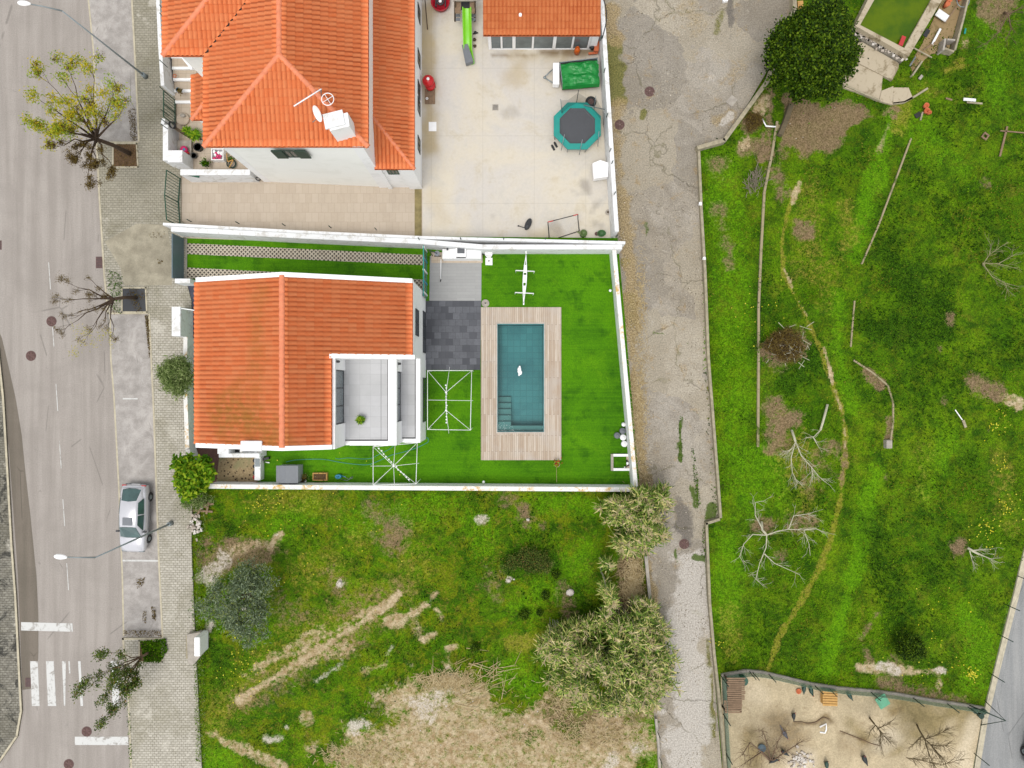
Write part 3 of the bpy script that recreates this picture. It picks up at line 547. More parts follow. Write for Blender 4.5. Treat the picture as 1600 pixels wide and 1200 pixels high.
# ================================================================== ground sheet
POOL = (X(778), X(849), Y(674), Y(507))
G_ST = [
 # lower left lot: tyre tracks, bare earth, straw
 (0, [(375, 1095), (440, 1052), (500, 1014), (560, 975), (605, 945), (625, 930)], 6, .72), (0, [(430, 1066), (480, 1038), (540, 1010)], 12, .42), (0, [(470, 1010), (520, 990), (575, 955)], 7, .5), (1, [(380, 1100), (460, 1060), (560, 985)], 26, .4), (0, [(405, 1040), (450, 1022), (490, 1015)], 5, .6), (0, [(700, 1120), (640, 1150), (560, 1190)], 20, .4), (0, [(608, 972), (640, 962), (665, 948)], 9, .75),
 (0, [(380, 1055), (440, 1020), (500, 985)], 9, .45), (4, [(330, 1130), (400, 1060), (520, 980), (600, 930), (640, 900)], 40, .45),
 (5, [(495, 1062), (515, 1050), (532, 1040)], 9, .6), (5, [(605, 1022), (612, 1012)], 4, .5), (5, [(672, 940)], 3, .5), (0, [(675, 932), (682, 926)], 5, .8), (0, [(700, 1013), (712, 1012)], 5, .8),
 (5, [(418, 1155), (438, 1155)], 6, .55), (5, [(448, 1137)], 4, .5), (0, [(480, 1122)], 9, .6), (0, [(330, 1148), (360, 1165), (400, 1180), (440, 1198)], 7, .6), (0, [(570, 1050), (600, 1040)], 8, .6),
 (0, [(680, 955), (690, 970)], 6, .6), (0, [(642, 965), (655, 985)], 10, .35), (0, [(660, 1000), (680, 990)], 6, .6),
 ('P', 0, [(470, 1260), (500, 1190), (545, 1150), (600, 1110), (640, 1065), (700, 1050), (745, 1062), (760, 1100), (800, 1135), (850, 1125), (900, 1150), (985, 1110), (1012, 1150), (1020, 1260)], 30, .68), (0, [(560, 1190), (640, 1130), (720, 1080)], 14, .7), (1, [(640, 1180), (760, 1150), (840, 1150)], 14, .6), (2, [(770, 1110), (775, 1125)], 5, .6), (2, [(745, 1085)], 4, .6), (2, [(690, 1150)], 4, .5),
 (5, [(665, 1110), (700, 1075)], 24, .6), (5, [(555, 1135), (570, 1132)], 11, .8), (5, [(960, 1185), (950, 1200)], 10, .6), (5, [(995, 1170)], 12, .6), (1, [(880, 1160), (960, 1140)], 26, .5),
 (1, [(330, 875), (370, 862), (410, 862)], 22, .75), (5, [(318, 905), (335, 885), (350, 870)], 12, .55), (0, [(360, 865), (400, 850), (420, 855)], 9, .5), (0, [(423, 853), (430, 840), (440, 832)], 5, .9), (5, [(432, 836)], 3, .7), (5, [(318, 990), (330, 975)], 9, .7), (1, [(322, 845)], 12, .8),
 (1, [(600, 815), (608, 845)], 26, .6), (1, [(585, 790)], 20, .4), (1, [(818, 795), (825, 815)], 13, .75), (1, [(795, 780)], 16, .4), (5, [(822, 812)], 4, .8), (1, [(750, 810), (752, 812)], 6, .4), (5, [(748, 812), (758, 806)], 5, .7), (1, [(845, 823)], 8, .6),
 (3, [(800, 870), (830, 878), (855, 880)], 20, .9), (1, [(820, 868), (850, 885)], 12, .5), (1, [(760, 900), (770, 930)], 20, .35), (1, [(520, 900), (530, 915)], 16, .4), (5, [(531, 911)], 5, .9), (5, [(795, 907)], 3, .9),
 (3, [(860, 900), (900, 925), (930, 950)], 16, .5), (3, [(330, 1020), (345, 1060)], 22, .6), (3, [(345, 810), (360, 830)], 14, .6), (3, [(740, 1013)], 9, .7), (3, [(545, 1115), (600, 1100)], 18, .5), (3, [(880, 965), (915, 955)], 20, .5), (1, [(880, 920), (885, 960)], 14, .5),
 (1, [(650, 1170), (700, 1180)], 30, .4), (4, [(400, 790), (450, 780), (520, 790)], 22, .4), (4, [(480, 900), (520, 880)], 30, .4), (4, [(560, 850)], 24, .4), (4, [(800, 1000), (860, 1000)], 12, .7),
 (2, [(480, 800), (420, 830)], 26, .5), (2, [(560, 820), (700, 790), (760, 850)], 26, .5), (2, [(820, 960), (870, 910), (920, 860)], 32, .6), (2, [(330, 1185), (350, 1190)], 24, .7), (2, [(850, 790), (920, 790)], 18, .6), (2, [(800, 1050), (830, 1080)], 22, .6), (2, [(400, 880), (430, 960)], 20, .4),
 (1, [(1030, 1150), (1028, 1200)], 5, .3), (1, [(540, 960), (600, 950), (620, 920)], 34, .35), (1, [(420, 930), (470, 960)], 24, .35), (4, [(640, 850), (660, 890)], 30, .3),
 # strip of dead reed litter between the clumps
 (1, [(985, 870), (985, 930), (995, 1000)], 22, .95), (1, [(1000, 1110), (940, 1130), (860, 1120)], 26, .7), (2, [(1015, 1110), (1020, 1200)], 12, .8),
 # east field
 ('P', 1, [(1225, 150), (1350, 165), (1390, 178), (1340, 205), (1310, 235), (1290, 248), (1225, 240), (1212, 205)], 10, 1.0),
 (0, [(1250, 285), (1243, 300), (1238, 318)], 3.5, .75), (4, [(1246, 290), (1228, 340), (1221, 385), (1224, 420), (1240, 460), (1262, 500), (1280, 540), (1294, 580)], 3.4, .85), (0, [(1226, 420), (1240, 455), (1262, 495)], 2, .5),
 (0, [(1288, 545), (1298, 580), (1301, 600)], 2.0, .7), (4, [(1301, 600), (1315, 640), (1322, 680), (1320, 730), (1312, 790), (1298, 845), (1280, 890), (1250, 945), (1215, 1000), (1200, 1050)], 4.2, .85),
 (0, [(1305, 610), (1318, 650), (1322, 700)], 1.8, .5), (1, [(1322, 690), (1316, 760)], 4, .5),
 (2, [(1120, 260), (1140, 400), (1150, 560), (1150, 700), (1180, 780)], 34, .5), (2, [(1130, 700), (1200, 720), (1220, 770)], 28, .6), (2, [(1135, 850), (1140, 960)], 22, .6),
 (2, [(1370, 260), (1350, 330), (1340, 400)], 14, .8), (2, [(1395, 180), (1380, 230), (1370, 290)], 14, .7), (2, [(1310, 460), (1310, 540), (1330, 640)], 14, .6), (2, [(1370, 740), (1345, 820), (1335, 900), (1310, 980), (1295, 1040)], 15, .9), (2, [(1440, 200), (1500, 250)], 30, .45), (2, [(1480, 680), (1450, 780)], 26, .5),
 (2, [(1500, 960), (1540, 1000), (1520, 1060)], 26, .6), (2, [(1540, 40), (1560, 160)], 24, .5),
 (3, [(1390, 400), (1430, 450), (1460, 510), (1390, 520)], 46, .75), (3, [(1240, 590), (1265, 560), (1200, 540)], 26, .75), (3, [(1190, 430), (1188, 520)], 14, .5), (3, [(1355, 560), (1450, 640), (1560, 560)], 50, .35), (3, [(1350, 820), (1380, 860), (1400, 1000)], 30, .5), (3, [(1470, 340), (1560, 380)], 40, .4), (3, [(1440, 880), (1540, 870)], 40, .35), (3, [(1200, 960), (1240, 1030)], 40, .4), (3, [(1490, 100), (1530, 200)], 30, .4), (3, [(1212, 190), (1208, 250)], 7, .9),
 (1, [(1420, 1012)], 16, .5),
 (1, [(1178, 190)], 15, .95), (0, [(1200, 150), (1185, 175)], 10, .7), (1, [(1205, 140), (1200, 240)], 9, .8), (1, [(1193, 210), (1188, 250)], 6, .8), (0, [(1218, 190), (1212, 215)], 5, .6), (1, [(1168, 232), (1185, 225)], 12, .8), (0, [(1165, 225)], 9, .6), (1, [(1212, 270), (1225, 300)], 14, .5), (1, [(1120, 262)], 16, .5), (1, [(1125, 330), (1135, 380)], 13, .45), (1, [(1138, 410)], 9, .5), (1, [(1125, 322), (1130, 345), (1142, 400)], 3, .5),
 (1, [(1258, 360)], 14, .7), (1, [(1225, 545)], 30, .9), (1, [(1240, 655)], 15, .9), (1, [(1215, 690), (1213, 640)], 18, .7), (1, [(1297, 700)], 14, .6), (1, [(1260, 760), (1280, 730)], 26, .4), (4, [(1255, 770), (1240, 700)], 34, .5), (1, [(1195, 820)], 16, .7), (1, [(1240, 820), (1265, 815)], 14, .6), (1, [(1220, 870)], 11, .6),
 (1, [(1355, 580), (1375, 600)], 8, .9), (1, [(1390, 655), (1388, 690)], 4, .7), (1, [(1385, 745)], 7, .6),
 (1, [(1500, 852)], 14, .9), (1, [(1544, 285)], 9, .6), (1, [(1487, 500)], 9, .7), (1, [(1470, 545)], 7, .5), (0, [(1580, 625), (1592, 632)], 9, .7), (1, [(1525, 600), (1560, 615)], 14, .8), (1, [(1545, 673)], 9, .6), (1, [(1475, 628)], 7, .5), (1, [(1360, 1030), (1345, 1000), (1370, 960)], 9, .6),
 (0, [(1345, 1045), (1390, 1045), (1430, 1050), (1470, 1050)], 6, .7), (5, [(1375, 1040), (1400, 1048)], 6, .6), (1, [(1380, 1068), (1440, 1085), (1500, 1100)], 13, .6), (5, [(1462, 1048), (1475, 1050)], 5, .7), (0, [(1468, 1070)], 7, .6), (1, [(1400, 1030)], 12, .5),
 ('P', 1, [(1535, -40), (1600, -40), (1590, 20), (1560, 45), (1535, 25)], 9, .7), (0, [(1506, 66)], 9, .9), (1, [(1507, 60), (1507, 72)], 9, .6), (4, [(1420, 150), (1400, 200)], 12, .6), (0, [(1388, 195), (1375, 235)], 5, .5), (4, [(1480, 110), (1500, 100)], 9, .6), (4, [(1440, 140), (1520, 150)], 14, .3),
 (4, [(1300, 420), (1290, 480)], 16, .35), (4, [(1330, 370), (1320, 320)], 16, .45), (4, [(1560, 700), (1580, 820)], 20, .35), (4, [(1260, 430), (1270, 300)], 24, .35), (4, [(1450, 700), (1440, 780)], 24, .25), (4, [(1140, 960), (1150, 1020)], 16, .4),
]
def make_ground():
    st = .115; xs = np.arange(-36.6, 36.7, st); ys = np.arange(-28, 28.1, st); gx, gy = np.meshgrid(xs, ys); ny, nx = gx.shape
    ch = paint(gx, gy, G_ST, 6)
    lot = inpoly(gx, gy, [Q(*p) for p in [(312, 772), (1000, 772), (1040, 1260), (316, 1260)]]) | inpoly(gx, gy, [Q(*p) for p in [(1092, 236), (1220, 130), (1340, -60), (1700, -60), (1700, 800), (1590, 880), (1535, 1100), (1130, 1048), (1100, 600)]])
    green = np.clip(1-ch[0]-ch[1]-ch[5], 0, 1)
    z = -.06+np.where(lot, .05*(fbm(gx, gy, 2.2, 3, 9)-.4)+green*.07*(fbm(gx, gy, .35, 3, 21)-.3), 0)
    z += np.where(lot, ch[3]*.12*(fbm(gx, gy, .45, 3, 33)), 0)
    px0, px1, py0, py1 = POOL
    z = np.where((gx > px0-.12) & (gx < px1+.12) & (gy > py0-.12) & (gy < py1+.12), -2.2, z)
    V = np.stack([gx, gy, z], -1).reshape(-1, 3)
    i = np.arange(ny*nx).reshape(ny, nx); F = np.stack([i[:-1, :-1], i[:-1, 1:], i[1:, 1:], i[1:, :-1]], -1).reshape(-1, 4)
    nb = len(V); B = 600.0; x0, x1, y0, y1 = xs[0], xs[-1], ys[0], ys[-1]
    V = np.concatenate([V, [(-B, -B, -.06), (B, -B, -.06), (B, B, -.06), (-B, B, -.06)]])
    c = [int(i[0, 0]), int(i[0, -1]), int(i[-1, -1]), int(i[-1, 0])]
    F = np.concatenate([F, [(nb, nb+1, c[1], c[0]), (nb+1, nb+2, c[2], c[1]), (nb+2, nb+3, c[3], c[2]), (nb+3, nb, c[0], c[3])]])
    me = bpy.data.meshes.new('ground'); n = len(F)
    me.vertices.add(len(V)); me.vertices.foreach_set('co', V.astype(np.float32).ravel())
    me.loops.add(n*4); me.loops.foreach_set('vertex_index', F.astype(np.int32).ravel())
    me.polygons.add(n); me.polygons.foreach_set('loop_start', np.arange(0, n*4, 4, dtype=np.int32)); me.polygons.foreach_set('loop_total', np.full(n, 4, dtype=np.int32))
    me.polygons.foreach_set('use_smooth', np.ones(n, bool))
    me.materials.append(M['field']); me.update(calc_edges=True)
    for k in range(6): set_attr(me, 'c%d' % k, np.concatenate([ch[k].ravel(), np.zeros(4)]))
    o = bpy.data.objects.new('ground', me); col.objects.link(o); o['kind'] = 'structure'
    return gx, gy, z, ch, lot
GX, GY, GZ, GC, LOT = make_ground()

# ================================================================== roads, pavements, paved yards
surface('road', [(-400, -500), (134, -500), (137, 0), (145, 80), (150, 200), (155, 300), (163, 430), (167, 470), (172, 560), (177, 620), (185, 770), (190, 900), (192, 1000), (200, 1080), (205, 1200), (214, 1700), (-400, 1700)], 0.0, M['road'])
surface('old_asphalt_strip', [(-10, 500), (3, 528), (14, 575), (25, 625), (34, 680), (40, 740), (47, 800), (52, 850), (57, 900), (60, 960), (60, 1020), (57, 1075), (35, 1078), (28, 900), (14, 700), (-10, 560)], .004, M['road_old'])
surface('parking_bay', [(134, -500), (203, -500), (206, 0), (212, 110), (217, 222), (151, 222), (150, 200), (145, 80), (137, 0)], .002, M['bay'])
surface('parking_bay', [(169, 491), (233, 491), (240, 640), (248, 870), (254, 996), (192, 996), (190, 900), (185, 770), (177, 620), (172, 560)], .002, M['bay'])
surface('pavement', [(204, -500), (207, 0), (213, 110), (218, 222), (153, 223), (155, 300), (163, 430), (168, 490), (234, 490), (241, 640), (249, 870), (255, 997), (193, 997), (201, 1080), (206, 1200), (212, 1500), (318, 1500), (316, 1200), (311, 1100), (306, 1000), (300, 850), (303, 690), (300, 600), (300, 470), (290, 432), (290, 350), (284, 345), (284, 262), (276, 250), (276, 160), (270, 0), (268, -500)], .10, M['pave'], skirt=.1)
surface('pavement', [(-600, 400), (-60, 430), (0, 545), (8, 620), (15, 740), (21, 850), (27, 930), (33, 1050), (36, 1110), (29, 1150), (0, 1192), (-80, 1240), (-600, 1300)], .10, M['pave_old'], skirt=.1)
def kerb(pts, w_=.11, z1=.112, z0=0.0):
    m = MB(); m.wall([Q(*p) for p in pts], w_, z0, z1); return m.build('kerb', M['kerb'], org=0, kind='structure')
kerb([(203, -500), (206, 0), (212, 110), (217, 222), (151, 222)])
kerb([(137, 0), (145, 80), (150, 200), (151, 222)], .1, .006); kerb([(151, 222), (155, 300), (163, 430), (167, 470), (169, 491), (233, 491), (240, 640), (248, 870), (254, 997)])
kerb([(134, -500), (137, 0)], .1, .006)
kerb([(171, 492), (172, 560), (177, 620), (185, 770), (190, 900), (192, 994)], .1, .006)
kerb([(254, 996), (192, 996), (200, 1080), (205, 1200), (214, 1700)], .12)
kerb([(0, 545), (8, 620), (15, 740), (21, 850), (27, 930), (33, 1050), (36, 1110), (29, 1150), (0, 1192), (-80, 1240)], -.13)
def marking(name, poly, z=.006): surface(name, poly, z, M['paintline'])
marking('road_marking', [(33, 972), (113, 974), (114, 987), (33, 985)], .007)
for a, b, c_, d in ((47, 59, 50, 62), (72, 84, 75, 88), (97, 103, 100, 102), (107, 109, 108, 110), (122, 126, 126, 130), (173, 183, 176, 187)):
    marking('road_marking', [(a, 1033), (b, 1033), (d, 1103 if a != 107 else 1052), (c_, 1103 if a != 107 else 1052)], .007)
marking('road_marking', [(117, 1151), (200, 1151), (201, 1164), (117, 1164)])
marking('road_marking', [(192, 622), (215, 622), (215, 624), (192, 624)]); marking('road_marking', [(191, 874.5), (249, 875), (249, 877.5), (191, 877)])
for y0 in (410, 500, 600, 690, 780, 880): marking('road_marking', [(75+(y0-400)*.06, y0), (76+(y0-400)*.06, y0), (76.6+(y0-360)*.06, y0+42), (75.4+(y0-360)*.06, y0+42)])
surface('pavement_repair', [(165, 378), (215, 350), (262, 352), (270, 400), (270, 446), (195, 446), (190, 420)], .104, m_asphalt('cement_repair', C(164, 156, 136), C(192, 184, 162), False))
surface('grey_road', [(1604, 840), (1583, 930), (1560, 1020), (1535, 1120), (1512, 1260), (1490, 1400), (2600, 1400), (2600, 400), (1700, 400)], 0.02, M['road_b'])
m = MB(); m.wall([Q(*p) for p in [(1640, 700), (1604, 840), (1583, 930), (1560, 1020), (1535, 1120), (1512, 1260), (1490, 1400)]], .35, -.1, .05); m.build('kerb', M['kerb'], org=0, kind='structure')
LANE = [(940, -300), (1240, -300), (1245, 10), (1205, 100), (1170, 160), (1130, 222), (1088, 238), (1092, 330), (1097, 420), (1104, 560), (1110, 650), (1118, 740), (1123, 808), (1100, 814), (1104, 930), (1111, 1010), (1118, 1080), (1128, 1200), (1140, 1500), (1030, 1500), (1034, 1200), (1022, 1120), (1022, 1000), (1010, 900), (1000, 768), (985, 600), (965, 400), (950, 200), (940, 0)]
surface('lane', LANE, 0.0, M['lane'], .16, [
 (0, [(955, 75), (965, 110), (962, 150)], 16, .95), (1, [(950, 20), (960, 60)], 16, .7), (1, [(965, 160), (965, 240), (972, 330), (985, 420)], 14, .6), (1, [(985, 420), (988, 560), (1001, 700), (1008, 770)], 11, .8), (0, [(982, 470), (984, 500)], 12, .9), (0, [(975, 410)], 8, .7),
 (2, [(1075, 880), (1080, 960), (1070, 1060), (1080, 1200)], 34, .95), (2, [(1060, 940), (1060, 1100)], 18, .6), (4, [(1057, 700), (1060, 690)], 3, .7), (4, [(1090, 750), (1088, 790), (1080, 760)], 5, .8), (4, [(1112, 795), (1108, 810)], 10, .9), (4, [(1066, 650), (1062, 680), (1063, 720)], 3.5, .9), (4, [(1085, 870), (1108, 875)], 5, .9), (4, [(1055, 860), (1058, 880)], 5, .8),
 (3, [(1048, 100), (1030, 130), (1000, 90)], 24, .25), (3, [(1060, 480), (1075, 560), (1050, 620)], 26, .25), (3, [(1065, 800), (1075, 850)], 16, .7), (1, [(1090, 40), (1080, 10)], 26, .4), (1, [(1130, 130), (1160, 100)], 14, .4), (1, [(1120, 190), (1140, 180)], 12, .5), (2, [(1128, 195), (1140, 180)], 6, .7), (3, [(1140, 0), (1142, 60)], 7, .7),
 (3, [(980, 480), (1000, 540)], 8, .3), (2, [(1110, 120)], 12, .5), (2, [(1020, 400), (1010, 420)], 10, .5), (0, [(1128, 20), (1120, 50)], 9, .5), (4, [(1080, 640), (1103, 655)], 2.5, .6), (4, [(1020, 520), (1060, 525), (1100, 560)], 2, .5), (4, [(1010, 350), (1010, 380)], 3, .5), (0, [(1005, 175), (1003, 185)], 5, .8), (1, [(1010, 880), (1020, 960), (1030, 1080)], 12, .8), (0, [(1105, 1000), (1115, 1150)], 5, .7), (0, [(1080, 955), (1095, 960)], 5, .7)], 5)
surface('courtyard', [(650, -300), (944, -300), (940, 0), (955, 250), (962, 380), (640, 380)], .02, M['court'], .2, [
 (0, [(668, 20), (668, 120), (672, 230)], 12, .8), (0, [(850, 50), (800, 88), (880, 88)], 12, .5), (2, [(845, 83), (870, 82), (930, 80)], 9, .9), (0, [(812, 100), (800, 120)], 14, .5), (2, [(770, 86), (850, 86)], 3, .6),
 (1, [(800, 175), (790, 180)], 8, .4), (1, [(915, 290), (918, 300)], 7, .8), (1, [(930, 320), (925, 330), (935, 318)], 5, .6), (1, [(868, 350), (872, 358)], 5, .6), (0, [(868, 280)], 5, .5), (1, [(770, 338)], 6, .4), (1, [(895, 300), (910, 305)], 3, .4), (1, [(860, 220)], 6, .3), (0, [(830, 370), (870, 365)], 8, .4), (1, [(930, 350), (940, 352)], 5, .5), (0, [(675, 300), (690, 340)], 16, .25)], 3)
surface('driveway', [(280, 270), (660, 290), (660, 385), (284, 372)], .03, M['drive'])
surface('gutter_channel', [(648, 292), (659, 292), (659, 385), (648, 385)], .036, plain('mossy_gutter', C(150, 136, 92), .95, .25, 2))
surface('front_yard', [(262, -300), (330, -300), (500, 0), (500, 290), (262, 290)], .022, M['yardtile'])
TURF = [(286, 366), (965, 372), (1000, 765), (340, 765), (300, 700), (300, 440), (286, 440)]
HP = [(777, 506), (850, 506), (850, 675), (777, 675)]
surface('lawn', TURF, .026, M['turf'], holes=[HP])
surface('lattice_paving', [(291, 380), (663, 398.5), (663, 414.5), (291, 397)], .036, M['lattice']); surface('lattice_paving', [(291, 418), (663, 437), (663, 456), (291, 435)], .036, M['lattice'])
surface('grey_patio', [(672, 400), (752.5, 400), (752, 470), (671, 470)], .05, M['greytile'], skirt=.02); surface('slate_patio', [(664, 470), (752, 470), (750.5, 578), (664, 578)], .045, M['slate'], skirt=.02)
surface('side_path', [(285, 445), (320, 445), (320, 520), (285, 520)], .036, M['darktile']); surface('side_path', [(303, 690), (345, 690), (345, 757), (303, 757)], .036, M['brownpave'])
surface('side_path', [(296, 520), (312, 520), (312, 700), (300, 700)], .036, M['brownpave'])
surface('mulch_bed', [(343, 714), (403, 714), (403, 757), (338, 757)], .05, M['mulch'])
surface('bird_yard_earth', [(1126, 1056), (1165, 1050), (1190, 1051), (1270, 1070), (1310, 1076), (1400, 1085), (1536, 1108), (1520, 1200), (1500, 1500), (1135, 1500)], .02, M['sand'], .2, [
 (0, [(1410, 1100), (1440, 1125), (1490, 1112)], 34, 1.0), (0, [(1330, 1130), (1350, 1150), (1400, 1170)], 12, .8), (1, [(1395, 1115), (1405, 1108)], 7, .9), (1, [(1240, 1130), (1275, 1130), (1290, 1118), (1300, 1128)], 2.5, 1), (1, [(1312, 1142), (1345, 1155), (1380, 1165)], 3, 1), (1, [(1215, 1130), (1235, 1150), (1230, 1170)], 18, .8), (0, [(1170, 1160), (1180, 1180)], 18, .8), (1, [(1200, 1170), (1240, 1160)], 30, .6), (1, [(1170, 1150)], 14, .5), (1, [(1260, 1130), (1300, 1128)], 6, .5), (1, [(1320, 1160)], 14, .4), (2, [(1260, 1185), (1240, 1195)], 16, .9), (2, [(1180, 1080)], 18, .4), (2, [(1390, 1150), (1380, 1160)], 16, .7), (2, [(1520, 1130), (1505, 1190)], 10, .6), (1, [(1345, 1130), (1360, 1135)], 3, .6), (1, [(1390, 1160), (1330, 1165)], 14, .35)], 3)
for nm, poly in (('tree_pit', [(177, 224), (216, 224), (218, 263), (177, 263)]), ('tree_pit', [(191, 449), (230, 449), (232, 489), (191, 489)]), ('tree_pit', [(218, 999), (254, 999), (256, 1034), (218, 1034)])):
    mt = M['soilm'] if poly[0][1] < 300 else (M['dgrey'] if poly[0][1] < 900 else M['soilm'])
    surface(nm, poly, .104, mt); q = [Q(*p) for p in poly]; m = MB(); m.wall(q+[q[0]], -.09, .09, .13); m.build('kerb', M['kerb'], org=0, kind='structure')
# ================================================================== tiled roofs
def roofplane(name, pts, mat, parent, tw=.25, cl=.42, stain=None, hole=None):
    """one convex roof plane of clay tiles; pts[0]-pts[1] is the eave; ribs run up the slope"""
    p = [Vector(q) for q in pts]; u = (p[1]-p[0]).normalized(); nrm = Vector((0, 0, 0))
    for i in range(1, len(p)-1): nrm += (p[i]-p[0]).cross(p[i+1]-p[0])
    nrm.normalize()
    if nrm.z < 0: nrm = -nrm
    v = nrm.cross(u).normalized()
    if v.z < 0: v = -v
    us = [(q-p[0]).dot(u) for q in p]; vs = [(q-p[0]).dot(v) for q in p]
    u0, u1 = min(us)-tw, max(us)+tw; k1 = int(max(vs)/cl)+2
    nu = int((u1-u0)/tw)+1; S = 6; uu = np.array([u0+(i+j/S)*tw for i in range(nu) for j in range(S)]+[u0+nu*tw])
    ph = (uu-u0)/tw*2*np.pi; prof = .5-.5*np.cos(ph); prof = prof**.8
    rng = np.random.RandomState(int(abs(pts[0][0]*13+pts[0][1]*7)*10) % 9999)
    rows = []; 
    for k in range(k1):
        jj = np.repeat(rng.uniform(-.006, .006, nu), S); jj = np.append(jj, jj[-1])
        rows.append((k*cl, prof*.088+.05+jj)); rows.append(((k+1)*cl-.004, prof*.072+jj))
    m = len(uu); V = []; Hh = []
    for vv, h in rows:
        for a, b, pr in zip(uu, h, prof): V.append(p[0]+u*a+v*vv+nrm*b); Hh.append(pr)
    bm = bmesh.new(); hl = bm.verts.layers.float.new('h'); st = bm.verts.layers.float.new('stain'); tl = bm.faces.layers.float.new('tile')
    o0 = root_of(parent); bv = []
    sv = np.zeros(len(V))
    if stain:
        A = np.array(V); sv = paint(A[:, 0], A[:, 1], stain, 1)[0]
    for q, h, s_ in zip(V, Hh, sv): b = bm.verts.new(q-o0); b[hl] = h; b[st] = s_; bv.append(b)
    T = rng.rand(k1, nu)
    for r_ in range(len(rows)-1):
        for i in range(m-1):
            f = bm.faces.new((bv[r_*m+i], bv[r_*m+i+1], bv[(r_+1)*m+i+1], bv[(r_+1)*m+i])); f[tl] = T[r_//2][min(i//S, nu-1)]; f.smooth = (r_ % 2 == 0)
    n = len(p); cen = sum(p, Vector())/n
    for i in range(n):
        a, b = p[i], p[(i+1) % n]; d = (b-a); pn = Vector((d.y, -d.x, 0)).normalized()
        if pn.dot(cen-a) > 0: pn = -pn
        bmesh.ops.bisect_plane(bm, geom=bm.verts[:]+bm.edges[:]+bm.faces[:], plane_co=a-o0, plane_no=pn, clear_outer=True)
    # underside and edges
    lo = [bm.verts.new(q-o0-Vector((0, 0, .10))) for q in p]; hi = [bm.verts.new(q-o0-Vector((0, 0, .005))) for q in p]
    bm.faces.new(lo); 
    for i in range(n): bm.faces.new((lo[i], lo[(i+1) % n], hi[(i+1) % n], hi[i]))
    me = bpy.data.meshes.new(name); bm.to_mesh(me); bm.free(); me.materials.append(mat)
    o = bpy.data.objects.new(name, me); col.objects.link(o); o.parent = parent; return o
def ridgecap(parent, a, b, r=.13):
    a, b = Vector(a), Vector(b); L = (b-a).length; k = max(1, int(L/.42)); d = (b-a)/k; m = MB()
    side = Vector((-d.y, d.x, 0)).normalized(); up = Vector((0, 0, 1))
    for i in range(k):
        q0, q1 = a+d*i, a+d*(i+1.04); vs = []
        for q, rr in ((q0, r*1.12), (q1, r*.95)):
            for t in range(7):
                an = math.pi*t/6; vs.append(q+side*math.cos(an)*rr+up*(math.sin(an)*rr*.8+.03))
        m.add(vs, [(t, t+1, 8+t, 7+t) for t in range(6)], True); m.add(vs[:7], [tuple(range(7))])
    return m.build('ridge_tiles', M['ridge'], parent)
def window_x(parent, x, y0, y1, z0, z1, side=1, mull=1, glass='glass'):
    """window in a wall facing +x (side=1) or -x"""
    s = side; m = MB(); t = .06
    m.bx(x, x+s*.04, y0, y1, z0, z0+t); m.bx(x, x+s*.04, y0, y1, z1-t, z1); m.bx(x, x+s*.04, y0, y0+t, z0+t, z1-t); m.bx(x, x+s*.04, y1-t, y1, z0+t, z1-t)
    for i in range(mull): yy = y0+(y1-y0)*(i+1)/(mull+1); m.bx(x, x+s*.035, yy-.03, yy+.03, z0+t, z1-t)
    w_ = m.build('window', M['dgrey'], parent); g = MB(); g.bx(x-.01*s, x+s*.018, y0+t, y1-t, z0+t, z1-t); g.build('pane', M[glass], w_)
    return w_
def window_y(parent, y, x0, x1, z0, z1, side=-1, mull=1, frame='dgrey', glass='glass'):
    s = side; m = MB(); t = .06
    m.bx(x0, x1, y, y+s*.04, z0, z0+t); m.bx(x0, x1, y, y+s*.04, z1-t, z1); m.bx(x0, x0+t, y, y+s*.04, z0+t, z1-t); m.bx(x1-t, x1, y, y+s*.04, z0+t, z1-t)
    for i in range(mull): xx = x0+(x1-x0)*(i+1)/(mull+1); m.bx(xx-.03, xx+.03, y, y+s*.035, z0+t, z1-t)
    w_ = m.build('window', M[frame], parent); g = MB(); g.bx(x0+t, x1-t, y-.01*s, y+s*.018, z0+t, z1-t); g.build('pane', M[glass], w_)
    return w_

# ================================================================== the house with the roof terraces
h1 = thing('house', 'white house with gabled orange roof and two grey terraces, beside the pool garden', 'house', (-12, 1.2, 0))
WE, WW, RX = -5.62, -17.55, -12.3
N1, S1 = 5.85, -3.45
slE = (8.0-5.7)/(RX+5.64)*-1; zr = lambda x: 8.0-(x-RX)*(2.3/6.66) if x > RX else 8.0-(RX-x)*(2.0/5.6)
NX = -9.86; NY = 1.55
def prism_top(m, poly, z0, f): m.prism(poly, z0, lambda x, y: f(x))
w_ = MB()
prism_top(w_, [(WW, S1), (RX, S1), (RX, N1), (WW, N1)], 0, lambda x: zr(x)-.13)
prism_top(w_, [(RX+.001, S1), (NX-.02, S1), (NX-.02, N1), (RX+.001, N1)], 0, lambda x: zr(x)-.13)
prism_top(w_, [(NX-.019, NY), (WE, NY), (WE, N1), (NX-.019, N1)], 0, lambda x: zr(x)-.13)
w_.build('wall', M['white'], h1)
m = MB(); T1, T2 = 4.6, 2.7; XA, XB = -6.86, -5.6
m.bx(NX-.018, XA, S1-.13, NY-.002, .0, T1-.06); m.bx(XA, XB, S1-.129, NY-.003, 0, T2-.06)
lw = m.build('wall', M['white'], h1)
m = MB(); m.bx(NX-.01, XA-.42, S1+.2, NY-.005, T1-.059, T1); m.build('terrace_floor', M['terrace'], h1)
m = MB(); m.bx(XA+.002, XB-.34, S1+.18, NY-.006, T2-.059, T2); m.build('terrace_floor', M['terrace'], h1)
m = MB()  # low parapets with a drainage gap shown dark
m.bx(XA-.36, XA+.004, S1-.132, NY-.008, T1-.05, T1+.14); m.bx(NX+.4, XA-.362, S1-.132, S1+.13, T1-.05, T1+.14)
m.build('parapet', M['white'], h1)
